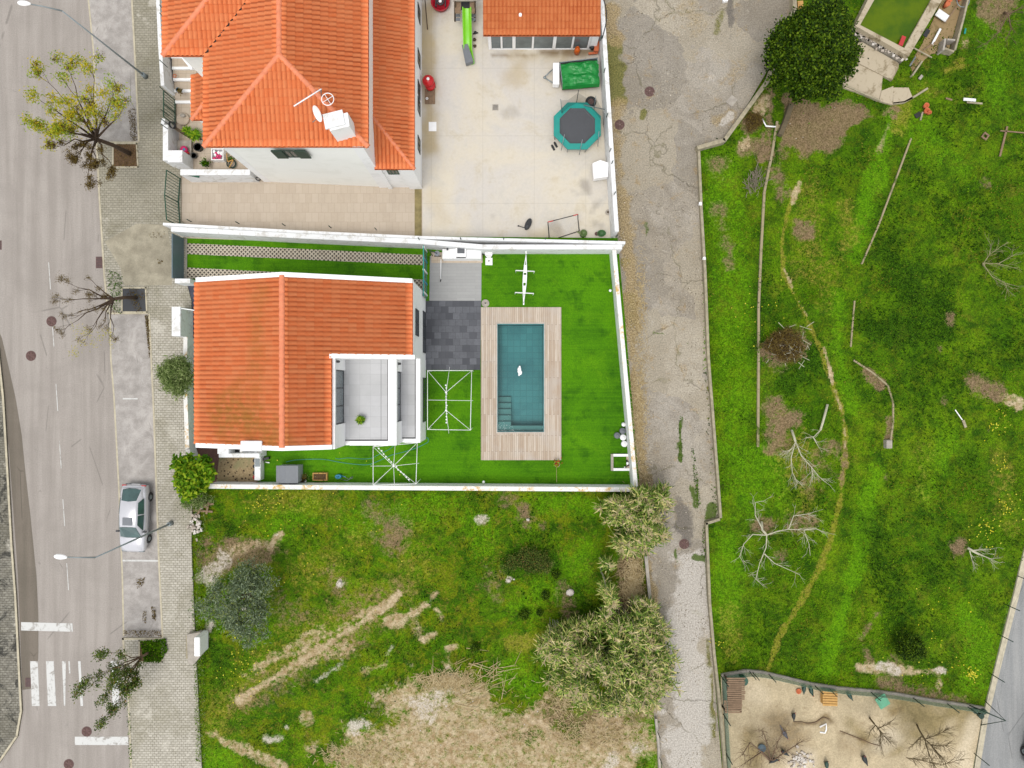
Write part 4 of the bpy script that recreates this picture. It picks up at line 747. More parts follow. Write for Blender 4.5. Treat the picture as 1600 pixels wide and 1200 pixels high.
m = MB(); m.bx(XB-.27, XB+.004, S1-.131, NY-.009, T2-.05, T2+.14); m.bx(XA+.3, XB-.272, S1-.131, S1+.11, T2-.05, T2+.14); m.build('parapet', M['white'], h1)
m = MB(); m.bx(XA-.42, XA-.361, S1+.13, NY-.01, T1-.055, T1+.012); m.bx(NX+.1, XA-.43, S1+.131, S1+.199, T1-.055, T1+.012); m.bx(XA-.80, XA-.785, S1+.2, NY-.01, T1+.001, T1+.006)
m.bx(XB-.34, XB-.271, S1+.11, NY-.01, T2-.055, T2+.012); m.bx(XA+.1, XB-.35, S1+.111, S1+.179, T2-.055, T2+.012); m.build('drainage_slot', M['dgrey'], h1)
# piers either side of the sliding windows
wy0, wy1 = (600-660)*41/1080, (600-579)*41/1080
def splay(mm, xa, xb, ya, yb, z0, z1):
    mm.bx(xa, xb, ya, yb, z0, z1)
m = MB(); m.bx(NX-.02, NX+.12, S1-.131, wy0, T1-.01, 7.0); m.bx(NX-.02, NX+.12, wy1, NY-.012, T1-.01, 7.0); m.bx(NX-.02, NX+.12, wy0+.001, wy1-.001, 6.75, 6.99); m.build('window_surround', M['white'], h1); m = MB()
m.bx(XA-.0, XA+.13, S1-.128, wy0+.02, T2-.01, T1+.13); m.bx(XA, XA+.13, wy1-.05, NY-.013, T2-.01, T1+.13); m.bx(XA, XA+.129, wy0+.021, wy1-.051, T1-.2, T1+.13)
m.build('window_surround', M['white'], h1)
window_x(h1, NX+.0, wy0, wy1, T1+.02, 6.75, 1, 2, 'glass_l'); window_x(h1, XA+.01, wy0+.02, wy1-.05, T2+.02, T1-.2, 1, 2, 'glass_l')
window_x(h1, WE+.004, 2.84, 4.4, 3.5, 4.85, 1, 1); window_x(h1, WE+.004, 1.98, 4.62, .25, 1.5, 1, 2); window_x(h1, XB+.004, -2.4, .4, .25, 1.7, 1, 2)
for (x, y, z) in ((NX+.13, 1.25, 6.6), (XA+.15, 1.2, 4.2)):
    l = MB(); l.box(x+.03, y, z, .06, .14, .2); l.cyl((x+.1, y), .07, z-.05, z+.12, 10); l.build('wall_lamp', M['black'], h1)
# roof planes
E, Wd = -5.64, -17.9; ze, zw, zq = zr(E), zr(Wd), zr(NX)
ST = [(0, [(430, 640), (480, 660), (500, 690)], 34, .7), (0, [(455, 690), (510, 690)], 16, .8), (0, [(330, 690), (420, 692)], 9, .5), (0, [(470, 480), (460, 620)], 12, .35), (0, [(470, 460)], 10, .3)]
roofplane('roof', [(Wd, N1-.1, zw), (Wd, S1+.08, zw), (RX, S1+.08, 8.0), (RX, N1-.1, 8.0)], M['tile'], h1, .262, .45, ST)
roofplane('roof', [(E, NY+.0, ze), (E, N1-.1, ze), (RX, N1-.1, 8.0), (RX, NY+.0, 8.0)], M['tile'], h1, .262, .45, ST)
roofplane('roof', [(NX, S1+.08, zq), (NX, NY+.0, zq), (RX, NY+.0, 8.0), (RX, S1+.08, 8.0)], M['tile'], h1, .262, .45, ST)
ridgecap(h1, (RX, S1+.05, 8.03), (RX, N1-.06, 8.03), .15)
for y, xr in ((N1, E-.02), (S1, NX+.02)):  # white verge copings
    m = MB()
    for xa, xb in ((Wd+.12, RX), (RX, xr)): m.prism([(xa, y-.12), (xb, y-.12), (xb, y+.13), (xa, y+.13)], 5.2, lambda x, yy: zr(x)+.12)
    m.build('verge_coping', M['white'], h1)
m = MB(); m.prism([(NX-.1, NY-.14), (E+.12, NY-.14), (E+.12, NY+.11), (NX-.1, NY+.11)], 5.2, lambda x, yy: zr(x)+.12)
m.build('verge_coping', M['white'], h1)
m = MB(); cz = 6.2; m.bev(X(377, 8), X(407, 8), Y(703, 8), Y(691, 8), 6.0, 7.6, .03); ch_ = m.build('chimney', M['cream'], h1)
m = MB(); m.bev(X(375, 7.8), X(408.5, 7.8), Y(705, 7.8), Y(689, 7.8), 7.6, 7.75, .03); m.build('cap', M['wall'], ch_)
# stair well and low walls south of the house
m = MB(); x0, x1, y0, y1 = X(345, 1), X(408, 1), Y(714, 1), Y(690, 1)
m.bx(x0, x0+.7, y0+.25, y1, 0, 1.5); m.bx(x0, x1, y0, y0+.249, 0, 1.3); m.bx(x1-.5, x1-.001, y0+.25, y1, 0, .8); m.bx(x0+1.25, x0+1.4, y0+.25, y1, 0, 1.1); m.bx(x0+.701, x1-.6, y0+.25, y1, 0, .5)
m.build('stairwell_wall', M['wall'], h1)
m = MB(); m.bx(x0+.72, x0+1.22, y0+.26, y1-.05, .5, .52); m.build('hatch', M['black'], h1)

# ================================================================== the large neighbour house
h2 = thing('house', 'large white house with hipped orange roofs, chimney and dish, beside the concrete courtyard', 'house', (-12, 17, 0))
ez, rz_ = 7.8, 8.9; xw, xe = X(318, ez), X(576, ez); ys = Y(230, ez); mx = (xw+xe)/2; hw = (xe-xw)/2; yr = ys+hw; yN = 30.0
m = MB(); SWc = (X(405), Y(284)); SEc = (X(618), Y(292.5))
m.prism([(xw+.5, Y(284)), (xe-.35, Y(293)+.02), (xe-.35, yN), (xw+.5, yN)], 0, ez-.05)
m.build('wall', M['cream'], h2)
wx = X(254, ez); wy = Y(88, ez)
m = MB(); m.bx(wx+.5, xw+.498, wy+.5, yN-.2, 2.0, ez-.06); m.build('wall', M['cream'], h2)
m = MB(); m.prism([(xw+.48, Y(284)-.02), (xw+.9, Y(284)-.03), (xw+.9, Y(284)+.5), (xw+.48, Y(284)+.5)], 0, ez-.3); m.build('corner_band', M['white'], h2); m = MB(); m.prism([(xe-.9, Y(293)-.02), (xe-.32, Y(293)-.02), (xe-.32, Y(293)+.5), (xe-.9, Y(293)+.5)], 0, ez-.06); m.build('corner_band', M['white'], h2)
TS = [(0, [(325, 222), (318, 225)], 6, .5), (0, [(258, 82)], 6, .5)]
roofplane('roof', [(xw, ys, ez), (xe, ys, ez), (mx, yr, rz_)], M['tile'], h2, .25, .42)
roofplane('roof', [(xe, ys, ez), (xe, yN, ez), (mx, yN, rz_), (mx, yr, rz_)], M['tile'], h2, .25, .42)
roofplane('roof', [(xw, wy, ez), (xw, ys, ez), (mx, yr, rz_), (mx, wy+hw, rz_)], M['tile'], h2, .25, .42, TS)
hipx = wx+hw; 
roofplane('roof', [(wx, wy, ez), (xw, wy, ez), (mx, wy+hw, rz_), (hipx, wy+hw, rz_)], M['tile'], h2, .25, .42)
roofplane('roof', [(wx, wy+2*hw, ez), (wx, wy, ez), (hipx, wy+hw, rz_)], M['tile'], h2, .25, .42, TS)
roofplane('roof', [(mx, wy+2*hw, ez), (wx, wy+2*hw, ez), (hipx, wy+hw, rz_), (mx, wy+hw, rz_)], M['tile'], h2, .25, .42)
ridgecap(h2, (mx, yr, rz_), (mx, yN, rz_), .14); ridgecap(h2, (xw, ys, ez), (mx, yr, rz_)); ridgecap(h2, (xe, ys, ez), (mx, yr, rz_)); ridgecap(h2, (wx, wy, ez), (hipx, wy+hw, rz_)); ridgecap(h2, (hipx, wy+hw, rz_), (mx, wy+hw, rz_))
m = MB(); m.tube([(xw+.02, wy-.02, ez-.02+.06), (mx, wy+hw, rz_+.02)], .06, 4); m.build('valley_gutter', M['black'], h2)
# porch roof on the street side
pz = 3.4; px0, px1 = X(299, pz), X(330, pz); py0, py1 = Y(188, pz), Y(117, pz); pd = px1-px0
roofplane('porch_roof', [(px0, py1, pz), (px0, py0, pz), (px1, py0+pd*.9, pz+.5), (px1, py1, pz+.5)], M['tile'], h2, .25, .42)
roofplane('porch_roof', [(px0, py0, pz), (px1, py0, pz), (px1, py0+pd*.9, pz+.5)], M['tile'], h2, .25, .42)
ridgecap(h2, (px0, py0, pz), (px1, py0+pd*.9, pz+.5), .11)
m = MB(); m.bx(px0+.2, px1+1.5, py0+.2, py1-.1, 0, pz-.12); m.build('porch_wall', M['cream'], h2)
m = MB(); m.tube([(X(290, 2), Y(92, 2), 2.6), (X(312, 2), Y(118, 2), 2.9)], .12, 4); m.build('entrance_canopy', M['white'], h2)
# entrance steps
m = MB()
for i in range(5): m.bx(X(276), X(312), Y(98+i*16), Y(82+i*16)+.0, .024, .75-.14*i)
m.build('entrance_steps', M['yardtile'], h2)
m = MB()
for i in range(5): m.bx(X(276), X(312), Y(99+i*16), Y(95+i*16), .03, .76-.14*i)
m.build('step_edges', M['white'], h2)
m = MB(); m.box(X(304, 1.2), Y(274, 1.2), 1.25, 1.3, .5, .04, R(-10)); m.build('meter_flap', M['green'], t) if 0 else None
# single storey wing along the courtyard
gz, gt = 4.2, 4.9; gx0, gx1, gy = X(581, gt)+.02, X(648, gz), Y(265, gz); gd = gx1-gx0; t_ = gd*1.2
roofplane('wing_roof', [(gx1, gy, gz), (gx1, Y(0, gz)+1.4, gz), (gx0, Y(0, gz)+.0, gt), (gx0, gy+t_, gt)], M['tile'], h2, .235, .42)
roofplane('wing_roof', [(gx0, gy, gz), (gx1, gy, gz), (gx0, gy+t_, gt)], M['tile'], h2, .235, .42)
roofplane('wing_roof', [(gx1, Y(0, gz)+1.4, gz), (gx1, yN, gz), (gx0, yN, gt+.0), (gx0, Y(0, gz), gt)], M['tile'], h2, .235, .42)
ridgecap(h2, (gx1, gy, gz), (gx0, gy+t_, gt), .1); ridgecap(h2, (gx0, Y(0, gz)-.3, gt), (gx1, Y(0, gz)+1.4, gz), .1)
m = MB(); m.bx(gx0-.05, gx1-.12, gy+.14, yN, 0, gz-.1); m.bx(xe-.34, gx0-.051, Y(293)+.03, yN, 0, gt-.1); m.build('wing_wall', M['white'], h2)
m = MB(); m.bx(gx1-.9, gx1-.1, gy+.02, gy+.139, 0, gz-.12); m.bx(xe-.3, gx0+.35, gy+.02, gy+.139, 0, gz-.12); m.build('wing_pier', M['white'], h2)
window_y(h2, gy+.139, gx0+.6, gx1-1.1, 2.9, 3.7, -1, 2, 'green'); 
wv = window_y(h2, Y(293)+.05, X(497), X(512), 5.9, 7.0, -1, 1, 'dgreen')
for xa in (X(482), X(513)): m = MB(); m.bx(xa, xa+.6, Y(293)-.03, Y(293)+.06, 5.85, 7.05); m.build('shutter', M['dgreen'], h2)
for yy in (Y(40), Y(108), Y(155), Y(180), Y(238)): window_x(h2, gx1-.118, yy-.5, yy+.4, 1.0, 2.1, 1, 1)
# chimney, dish, aerial
m = MB(); m.prism([(-9.35, 13.0), (-8.35, 13.25), (-8.45, 13.95), (-9.45, 13.7)], 7.4, 9.5); cc = m.build('chimney', M['white'], h2)
m = MB(); m.prism([(-9.55, 13.05), (-8.55, 13.3), (-8.7, 14.05), (-9.7, 13.8)], 9.5, 9.62); m.build('cap', M['wall'], cc)
dd = thing('satellite_dish', 'small white satellite dish mounted beside the chimney of the large roof', 'satellite dish', (-10.0, 14.0, 9.0))
m = MB(); Mx = Matrix.Rotation(R(62), 3, 'X') @ Matrix.Rotation(0, 3, 'Y'); Mz = Matrix.Rotation(R(-55), 3, 'Z') @ Mx
pr = []; n_ = 20
for i in range(5):
    rr = .42*i/4; pr += [Vector((-9.95, 13.95, 9.4))+Mz @ Vector((rr*math.cos(2*math.pi*k/n_), rr*math.sin(2*math.pi*k/n_), rr*rr*.5)) for k in range(n_)]
m.add(pr, [(i*n_+k, i*n_+(k+1) % n_, (i+1)*n_+(k+1) % n_, (i+1)*n_+k) for i in range(4) for k in range(n_)], True); m.build('reflector', M['plast'], dd)
m = MB(); m.tube([(-9.7, 13.8, 9.2), (-9.95, 13.95, 9.35)], .03); m.tube([(-9.95, 13.95, 9.1), (-10.3, 13.7, 9.0), (-10.35, 13.6, 9.1)], .02); m.build('arm', M['steel'], dd)
an = thing('television_aerial', 'thin aerial with long boom and round loop above the roof beside the chimney', 'aerial', (-9.6, 14.6, 8.3))
m = MB(); az = 10.2; A, B = Vector(P(459, 166, az)), Vector(P(502, 139, az)); m.tube([A, B], .035)
d = (B-A).normalized(); s_ = Vector((-d.y, d.x, 0))
m.build('boom', M['wpaint'], an)
m = MB()
for i in range(12): q = A.lerp(B, .05+i*.08); m.tube([q-s_*.12, q+s_*.12], .01, 4)
m.build('element', M['steel'], an)
m = MB(); m.torus(P(512, 155, 9.9), .31, .022); c0 = Vector(P(512, 155, 9.9)); m.tube([c0-s_*.3, c0+s_*.3], .015, 4); m.tube([c0-d*.3, c0+d*.3], .015, 4); m.build('loop', M['wpaint'], an)
m = MB(); m.tube([P(502, 150, 8.5), P(502, 139, az)], .025); m.tube([P(510, 158, 8.4), c0], .025); m.build('mast', M['steel'], an)

# ================================================================== courtyard annex
h3 = thing('annex', 'small annex with orange roof and glazed white front on the concrete courtyard', 'outbuilding', (1.6, 24, 0))
az_ = 2.5; ax0, ax1, ay = X(755, az_), X(938, az_), Y(56, az_)
roofplane('roof', [(ax0, ay, az_), (ax1, ay, az_), (ax1, ay+8, az_+1.0), (ax0, ay+8, az_+1.0)], M['tile2'], h3, .24, .42)
m = MB(); wy_ = Y(78); m.bx(ax0+.25, ax0+.42, wy_, ay+7.9, 0, az_-.14); m.bx(X(920), ax1+.02, wy_-.02, ay+7.9, 0, az_-.15); m.bx(ax0+.43, X(920)-.01, wy_+3, ay+7.9, 0, az_-.14); m.bx(ax0+.43, X(920)-.01, wy_+.0, wy_+.2, 0, .12); m.bx(ax0+.43, X(920)-.01, wy_+.0, wy_+.2, az_-.3, az_-.14); m.build('wall', M['white'], h3)
xs_ = [766, 784, 803, 832, 865, 893, 918]
for i, q in enumerate(xs_): w2 = .1 if i in (0, 2, 4) else .06; m = MB(); m.bx(X(q)-w2, X(q)+w2, wy_-.03, wy_+.1, .12, az_-.31); m.build('window_frame', M['plast'], h3)
m = MB(); m.bx(X(768), X(916), wy_+.04, wy_+.06, .13, az_-.32); m.build('pane', M['glass_l'], h3)
m = MB(); m.cyl((X(813, 2.8), Y(23, 2.8)), .09, 2.5, 2.85); m.build('vent', M['plast'], h3)

# ================================================================== walls and fences
def wallthing(name, label, pts, th, z1, mat, z0=0.0, cope=None, cat='wall', extra=None):
    t = thing(name, label, cat, (Q(*pts[0])[0], Q(*pts[0])[1], 0)); m = MB(); m.wall([Q(*p) for p in pts], th, z0, z1 if cope is None else z1-.05); m.build('wall_body', mat, t)
    if cope is not None: m = MB(); m.wall([(Q(*p)) for p in pts], th*1.06, z1-.05, z1); m.build('coping', cope, t)
    return t
def posts(t, pts, z0, z1, r=.025, mat='dgreen', name='post'):
    for p in pts: m = MB(); m.tube([(p[0], p[1], z0), (p[0], p[1], z1)], r, 6); m.build(name, M[mat], t)
# pool garden boundary
t = wallthing('garden_wall', 'low white garden wall between the pool garden and the old concrete lane', [(985, 756), (952, 397)], -.24, 1.3, M['wall'], 0, M['coping'])
wallthing('garden_wall', 'low white wall with orange lichened coping between the pool lawn and the rough lot', [(340, 752), (430, 753), (991, 757)], -.26, 1.3, M['wall'], 0, M['coping'])
wallthing('garden_wall', 'white wall between the pool lawn and the neighbouring concrete courtyard', [(286, 370), (470, 380), (664, 389), (756, 397), (966, 397)], .3, 1.6, M['wall'])
t = thing('boundary_wall', 'taller white wall with short green posts, along the lower edge of the driveway and courtyard', 'wall', (-12, 9.7, 0))
bp = [(X(276), Y(369)+.301), (X(470), Y(380)+.301), (X(664), Y(389)+.301), (X(970), Y(397)+.301)]
m = MB(); m.wall(bp, .16, 0, 1.78); m.build('wall_body', M['wall'], t)
posts(t, [Q(q, 345+(q-280)*.045, 1.8) for q in (298, 373, 445, 517, 588)]+[Q(q, 374, 1.8) for q in (655, 720, 787, 852)], 1.7, 2.3, .03)
t = wallthing('courtyard_wall', 'white wall with short green posts between the concrete courtyard and the old lane', [(954, 372), (946, 250), (930, 0), (925, -200)], -.24, 1.9, M['wall'], 0, M['wall'])
posts(t, [Q(q[0], q[1], 2.0) for q in ((939, 62), (944, 112), (948, 182), (953, 236), (956, 255), (960, 303), (963, 370))], 1.9, 2.5, .03)
t.children[0].name = 'wall_body'
# street side walls of the big house
t = wallthing('front_wall', 'white wall with green fence posts between the street pavement and the entrance steps', [(276, 150), (272, 90), (268, 0), (266, -200)], .22, 1.6, M['wall'])
posts(t, [(X(258, 2)-.1, Y(q, 1.6)) for q in (20, 32, 104, 145)], 1.5, 2.5, .025)
t = wallthing('front_wall', 'short white wall with a black hose coil, beside the narrow green pedestrian gate', [(272, 206), (274, 198)], .22, 1.3, M['wall'])
posts(t, [(X(255, 2), Y(q, 1.6)) for q in (178, 192, 200)], 1.3, 2.3, .025)
t = thing('meter_enclosure', 'white L shaped masonry enclosure with a dark strip, beside the potted plants', 'enclosure', (X(275), Y(240), 0))
m = MB(); m.bx(X(272), X(280), Y(262), Y(208), 0, 1.45); m.bx(X(280)+.001, X(302), Y(265), Y(247), 0, 1.5); m.build('wall_body', M['wall'], t)
m = MB(); m.wall([(X(282), Y(208)), (X(303), Y(221))], .14, 0, .9); m.build('dark_panel', M['dwood'], t)
m = MB(); m.bx(X(280)+.01, X(302), Y(247)+.001, Y(222), .02, .3); m.build('floor_slab', M['conc'], t)
m = MB(); m.box(X(299, 1.4), Y(273, 1.4), 1.45, 1.1, .22, .03, R(-12)); tag(m.build('meter_flap', M['green']), 'dark green metal panel on the wall corner between the yard and the driveway', 'panel')
t = wallthing('yard_wall', 'low white wall between the potted plants of the front yard and the driveway', [(300, 285), (405, 285)], .35, 1.6, M['wall'])
# green gates
def gate(label, x, ya, yb, zt, n, bend=0):
    t = thing('green_gate', label, 'gate', (x, (ya+yb)/2, 0)); m = MB()
    for z in (.15, zt): m.tube([(x, ya, z), (x+bend, (ya+yb)/2, z), (x, yb, z)], .035, 4)
    m.tube([(x, ya, .05), (x, ya, zt)], .04, 4); m.tube([(x, yb, .05), (x, yb, zt)], .04, 4); m.tube([(x+bend, (ya+yb)/2, .05), (x+bend, (ya+yb)/2, zt)], .04, 4); m.build('gate_frame', M['green'], t)
    for i in range(1, n):
        f = i/n; y = ya+(yb-ya)*f; xx = x+bend*(1-abs(2*f-1)); m = MB(); m.tube([(xx, y, .15), (xx, y, zt)], .018, 4); m.build('bar', M['green'], t)
gate('narrow green barred pedestrian gate in the front wall by the steps', X(275), Y(197), Y(158), 1.6, 9)
gate('wide green barred driveway gate opening onto the pavement', X(283), Y(354), Y(280), 1.9, 16, -.12)
t = thing('sliding_gate', 'blue grey sliding gate panel at the street end of the turf drive strips', 'gate', (X(289), Y(405), 0))
m = MB(); m.bx(X(287), X(287)+.06, Y(440), Y(373), .08, 1.6); m.build('gate_panel', M['bluegrey'], t); m = MB(); m.bx(X(287)+.08, X(287)+.24, Y(440), Y(373), .02, .06); m.build('track', M['conc'], t)
wallthing('front_wall', 'short white wall return ending the sliding gate opening at the street', [(289, 447), (312, 447)], .28, 1.35, M['wall'])
t = thing('meter_enclosure', 'white box shaped masonry housing on the pavement edge beside the orange roof', 'enclosure', (X(292), Y(505), 0))
m = MB(); m.bx(X(289), X(302), Y(528), Y(484), 0, 1.75); m.build('wall_body', M['wall'], t); m = MB(); m.box(X(292, 1.7), Y(483, 1.75), 1.5, .9, .05, .35, R(-8)); m.build('canopy_blade', M['white'], t)
wallthing('front_wall', 'low white street wall with a yellow lichened coping beside the two bushes', [(298, 528), (297, 600), (301, 700), (318, 757)], .24, 1.0, M['wall'], 0, M['coping'])
# small planter bed wall, glass screen
t = thing('planter_wall', 'low white wall with a flat top at the right end of the mulch bed', 'wall', (X(408), Y(732), 0)); m = MB(); m.bx(X(404), X(413), Y(748), Y(713), 0, .7); m.build('wall_body', M['wall'], t); m = MB(); m.bx(X(405), X(412), Y(727), Y(715), .705, .75); m.build('glass_tray', M['glass_l'], t)
for k, yy in enumerate((719, 728, 738, 745)):
    m = MB(); m.cyl((X(400), Y(yy)), .11, .05, .22, 10, .14); m.blob((X(400), Y(yy), .25), .1, .1, .05, 8, 5); o = m.build('small_pot', M['black'] if k != 3 else M['crim'], None)
    tag(o, ['small black pot at the top of the row on the mulch bed', 'small black pot second from the top on the mulch bed', 'small black pot third from the top on the mulch bed', 'small crimson pot at the bottom of the row on the mulch bed'][k], 'pot', 'small pots along the mulch bed')
t = thing('glass_screen', 'teal and white glass side screen between the turf strips and the grey patio', 'screen', (X(667), Y(428), 0))
m = MB(); m.bx(X(667)-.02, X(667)+.02, Y(468), Y(392), .3, 1.7); m.build('panel', M['glass_l'], t)
for i in range(5): m = MB(); y = Y(394+i*17); m.bx(X(667)-.05, X(667)+.05, y-.05, y+.05, 0, 1.75); m.build('post', M['blue'] if i % 2 else M['wpaint'], t)
m = MB(); m.bx(X(667)-.03, X(667)+.03, Y(468), Y(392), 1.7, 1.76); m.bx(X(667)-.03, X(667)+.03, Y(468), Y(392), .2, .28); m.build('rail', M['teal'], t)
# lane edge wall of the field
t = wallthing('field_wall', 'long low concrete wall between the old lane and the green field, with a step in it', [(1232, -120), (1240, 20), (1200, 130), (1160, 185), (1130, 226), (1087, 238)], -.25, .55, M['stone'])
m = MB(); m.wall([Q(*p) for p in [(1088, 238), (1092, 330), (1098, 430), (1103, 560), (1110, 650), (1117, 740), (1122, 808), (1100, 815), (1105, 940), (1112, 1020), (1119, 1080), (1130, 1200), (1140, 1400)]], .16, -.1, .35); m.build('wall_body', M['stone'], t)
wallthing('terrace_wall', 'long straight low stone retaining wall running down the field near the lane', [(1212, 190), (1204, 240), (1192, 300), (1187, 390), (1183, 480), (1183, 560), (1182, 698)], .15, .1, M['oldstone'], -.1)
for lb, pts, th in (('upper curved line of pale edging stones crossing the field', [(1422, 216), (1405, 262), (1385, 315), (1372, 350), (1360, 378), (1345, 412)], .14), ('lower straight line of pale edging stones in the dark green weeds', [(1334, 470), (1331, 505), (1328, 542)], .12), ('curved edging of weathered stone ending at a white block in the field', [(1333, 564), (1362, 583), (1386, 603), (1394, 630), (1394, 660), (1390, 688)], .14)):
    wallthing('stone_edging', lb, pts, th*.75, .05, M['oldstone'], -.1, None, 'edging')
m = MB(); m.bev(X(1381), X(1390), Y(700), Y(687), -.05, .35, .03); tag(m.build('concrete_block', M['conc']), 'small white concrete block at the end of the curved stone edging', 'block')
t = wallthing('concrete_gutter', 'narrow concrete gutter edge under the reeds beside the lane', [(1006, 868), (1012, 930), (1018, 990)], .2, .25, M['conc'], 0, None, 'gutter')
t = thing('wire_fence', 'short low fence with green posts below the largest reed clump', 'fence', (X(1028), Y(1160), 0)); m = MB(); m.wall([Q(*p) for p in [(1022, 1120), (1026, 1160), (1031, 1260)]], .14, 0, .3); m.build('rail', M['conc'], t)
posts(t, [Q(1026, 1140), Q(1029, 1180)], 0, 1.1)
# fenced bird yard
FN = [(1127, 1056), (1165, 1049), (1190, 1051), (1230, 1060), (1270, 1070), (1310, 1076), (1360, 1080), (1400, 1085), (1450, 1094), (1490, 1100), (1536, 1107)]
t = thing('yard_fence', 'green shade cloth fence on a low wall between the field and the sandy bird yard', 'fence', (X(1330), Y(1078), 0))
m = MB(); m.wall([Q(*p) for p in FN], .14, -.05, .16); m.build('base_wall', M['conc'], t)
m = MB(); m.wall([Q(*p) for p in FN], -.012, .17, .8); m.build('shade_cloth', M['shade'], t)
posts(t, [Q(p[0], p[1]) for p in ((1170, 1048), (1175, 1049), (1200, 1052), (1272, 1070), (1293, 1074), (1359, 1080), (1425, 1089), (1478, 1098), (1510, 1103))], 0, 1.35, .03)
t = thing('yard_fence', 'green shade cloth fence between the lane and the sandy bird yard', 'fence', (X(1128), Y(1130), 0))
FW = [(1127, 1056), (1130, 1110), (1135, 1200), (1142, 1350)]; m = MB(); m.wall([Q(*p) for p in FW], .012, .05, 1.0); m.build('shade_cloth', M['shade'], t); posts(t, [Q(p[0], p[1]) for p in ((1127, 1057), (1130, 1116), (1133, 1175))], 0, 1.5, .035)
t = thing('yard_fence', 'thin post and wire fence with braced green corner along the grey road', 'fence', (X(1555), Y(1030), 0))
posts(t, [Q(*p) for p in ((1590, 900), (1568, 943), (1558, 990), (1545, 1051), (1522, 1177))], 0, 1.45, .028)
m = MB(); m.tube([Q(1539, 1095)+(0,), Q(1539, 1104)+(1.9,), Q(1532, 1133)+(0,)], .03); m.tube([Q(1510, 1100)+(0,), Q(1539, 1104)+(1.9,)], .035); m.build('corner_brace', M['dgreen'], t)
m = MB(); W2 = [(1590, 900), (1568, 943), (1558, 990), (1545, 1051), (1536, 1107), (1522, 1177), (1500, 1300)]
for z in (.4, .8, 1.25): m.tube([Q(*p)+(z,) for p in W2], .004, 3)
m.build('wire', M['steel'], t)
for k, (x0, y0) in enumerate(((1092, 320), (1098, 405))):
    m = MB(); m.tube([P(x0, y0, .35), P(x0, y0, .9), P(x0+4, y0, 1.25)], .045, 8); m.cyl(Q(x0, y0), .1, .3, .38, 10); tag(m.build('pipe_post', M['wpaint']), ['upper of two short white pipe posts on the lane wall', 'lower of two short white pipe posts on the lane wall'][k], 'post')
# ================================================================== trees and plants
def grow(m, p, d, L, r, depth, rng, tips, up=.05, spread=.6, kids=(2, 3), shrink=.72):
    pts = [Vector(p)]; dd = Vector(d).normalized()
    for i in range(3):
        dd = (dd+Vector((rng.uniform(-1, 1), rng.uniform(-1, 1), rng.uniform(-.6, .6)))*.17+Vector((0, 0, up))).normalized(); pts.append(pts[-1]+dd*L/3)
    m.tube(pts, [r, r*.9, r*.8, r*.68], 5 if r > .03 else 3, False)
    if depth == 0: tips.append(tuple(pts[-1])); tips.append(tuple(pts[2])); return
    for k in range(rng.randint(*kids)):
        nd = (dd+Vector((rng.uniform(-1, 1), rng.uniform(-1, 1), rng.uniform(-.5, .6)))*spread).normalized()
        grow(m, pts[-1] if k == 0 else pts[rng.choice((2, 3))], nd, L*shrink*rng.uniform(.8, 1.15), r*.62, depth-1, rng, tips, up, spread, kids, shrink)
def street_tree(name, label, base, fork, limbs, r0, seed, depth=2):
    """base/fork: (px,py,z); limbs: list of (px,py,z)"""
    rng = random.Random(seed); t = thing(name, label, 'tree', (P(*base)[0], P(*base)[1], base[2])); m = MB(); tips = []
    a, f = Vector(P(*base)), Vector(P(*fork)); mid = a.lerp(f, .5)+Vector((.05, .04, .1)); m.tube([a, mid, f], [r0, r0*.85, r0*.72], 9); m.build('trunk', M['darkbark'] if seed != 3 else M['bark'], t)
    m = MB()
    for q in limbs:
        b = Vector(P(*q)); d = b-f; L = d.length; k1 = f+d*.35+Vector((rng.uniform(-.15, .15), rng.uniform(-.15, .15), .1)); k2 = f+d*.7+Vector((rng.uniform(-.2, .2), rng.uniform(-.2, .2), .12))
        m.tube([f, k1, k2, b], [r0*.5, r0*.36, r0*.24, r0*.15], 6, False)
        grow(m, b, d, L*.3, r0*.14, depth, rng, tips, .06, .55); grow(m, k2, d+Vector((rng.uniform(-1, 1), rng.uniform(-1, 1), .2))*L*.5, L*.28, r0*.14, depth-1, rng, tips, .06, .6)
        grow(m, k1, d+Vector((rng.uniform(-1, 1), rng.uniform(-1, 1), .2))*L*.6, L*.22, r0*.12, max(depth-1, 0), rng, tips, .06, .6)
    m.build('branches', M['darkbark'] if seed != 3 else M['bark'], t); return t, np.array(tips)
# tree at the top: yellow green outside, withered clusters inside
t, tips = street_tree('street_tree', 'bare branched street tree with tufts of yellow green leaves, beside the upper street lamp', (203, 240, .1), (150, 217, 2.6),
    [(86, 172, 4.4), (88, 198, 4.2), (95, 150, 4.8), (118, 135, 4.9), (146, 140, 4.8), (172, 160, 4.4), (183, 185, 4.0), (120, 175, 5), (108, 205, 4.6), (140, 180, 4.8), (102, 226, 4.2), (150, 245, 3.6), (125, 240, 3.8), (170, 250, 3.2), (140, 262, 3.4)], .15, 1)
px_ = 800+tips[:, 0]*1080/(H-tips[:, 2]); py_ = 600-tips[:, 1]*1080/(H-tips[:, 2])
wth = (py_+.45*px_ > 262) | (rs.rand(len(tips)) < .22)
gt_, bt_ = tips[~wth], tips[wth]; gt_ = gt_[rs.rand(len(gt_)) < .85]; k_ = rs.rand(len(gt_)) < .3
quads('leaves', leafset(clumps(gt_[k_], 40, .36), .17, .055, .5), M['l_ygreen'], t); quads('leaves', leafset(clumps(gt_[~k_], 34, .32), .16, .055, .5), M['l_yel'], t)
bt_ = bt_[rs.rand(len(bt_)) < .7]; quads('seed_clusters', leafset(clumps(bt_, 50, .2), .14, .035, .2), M['l_brown'], t)
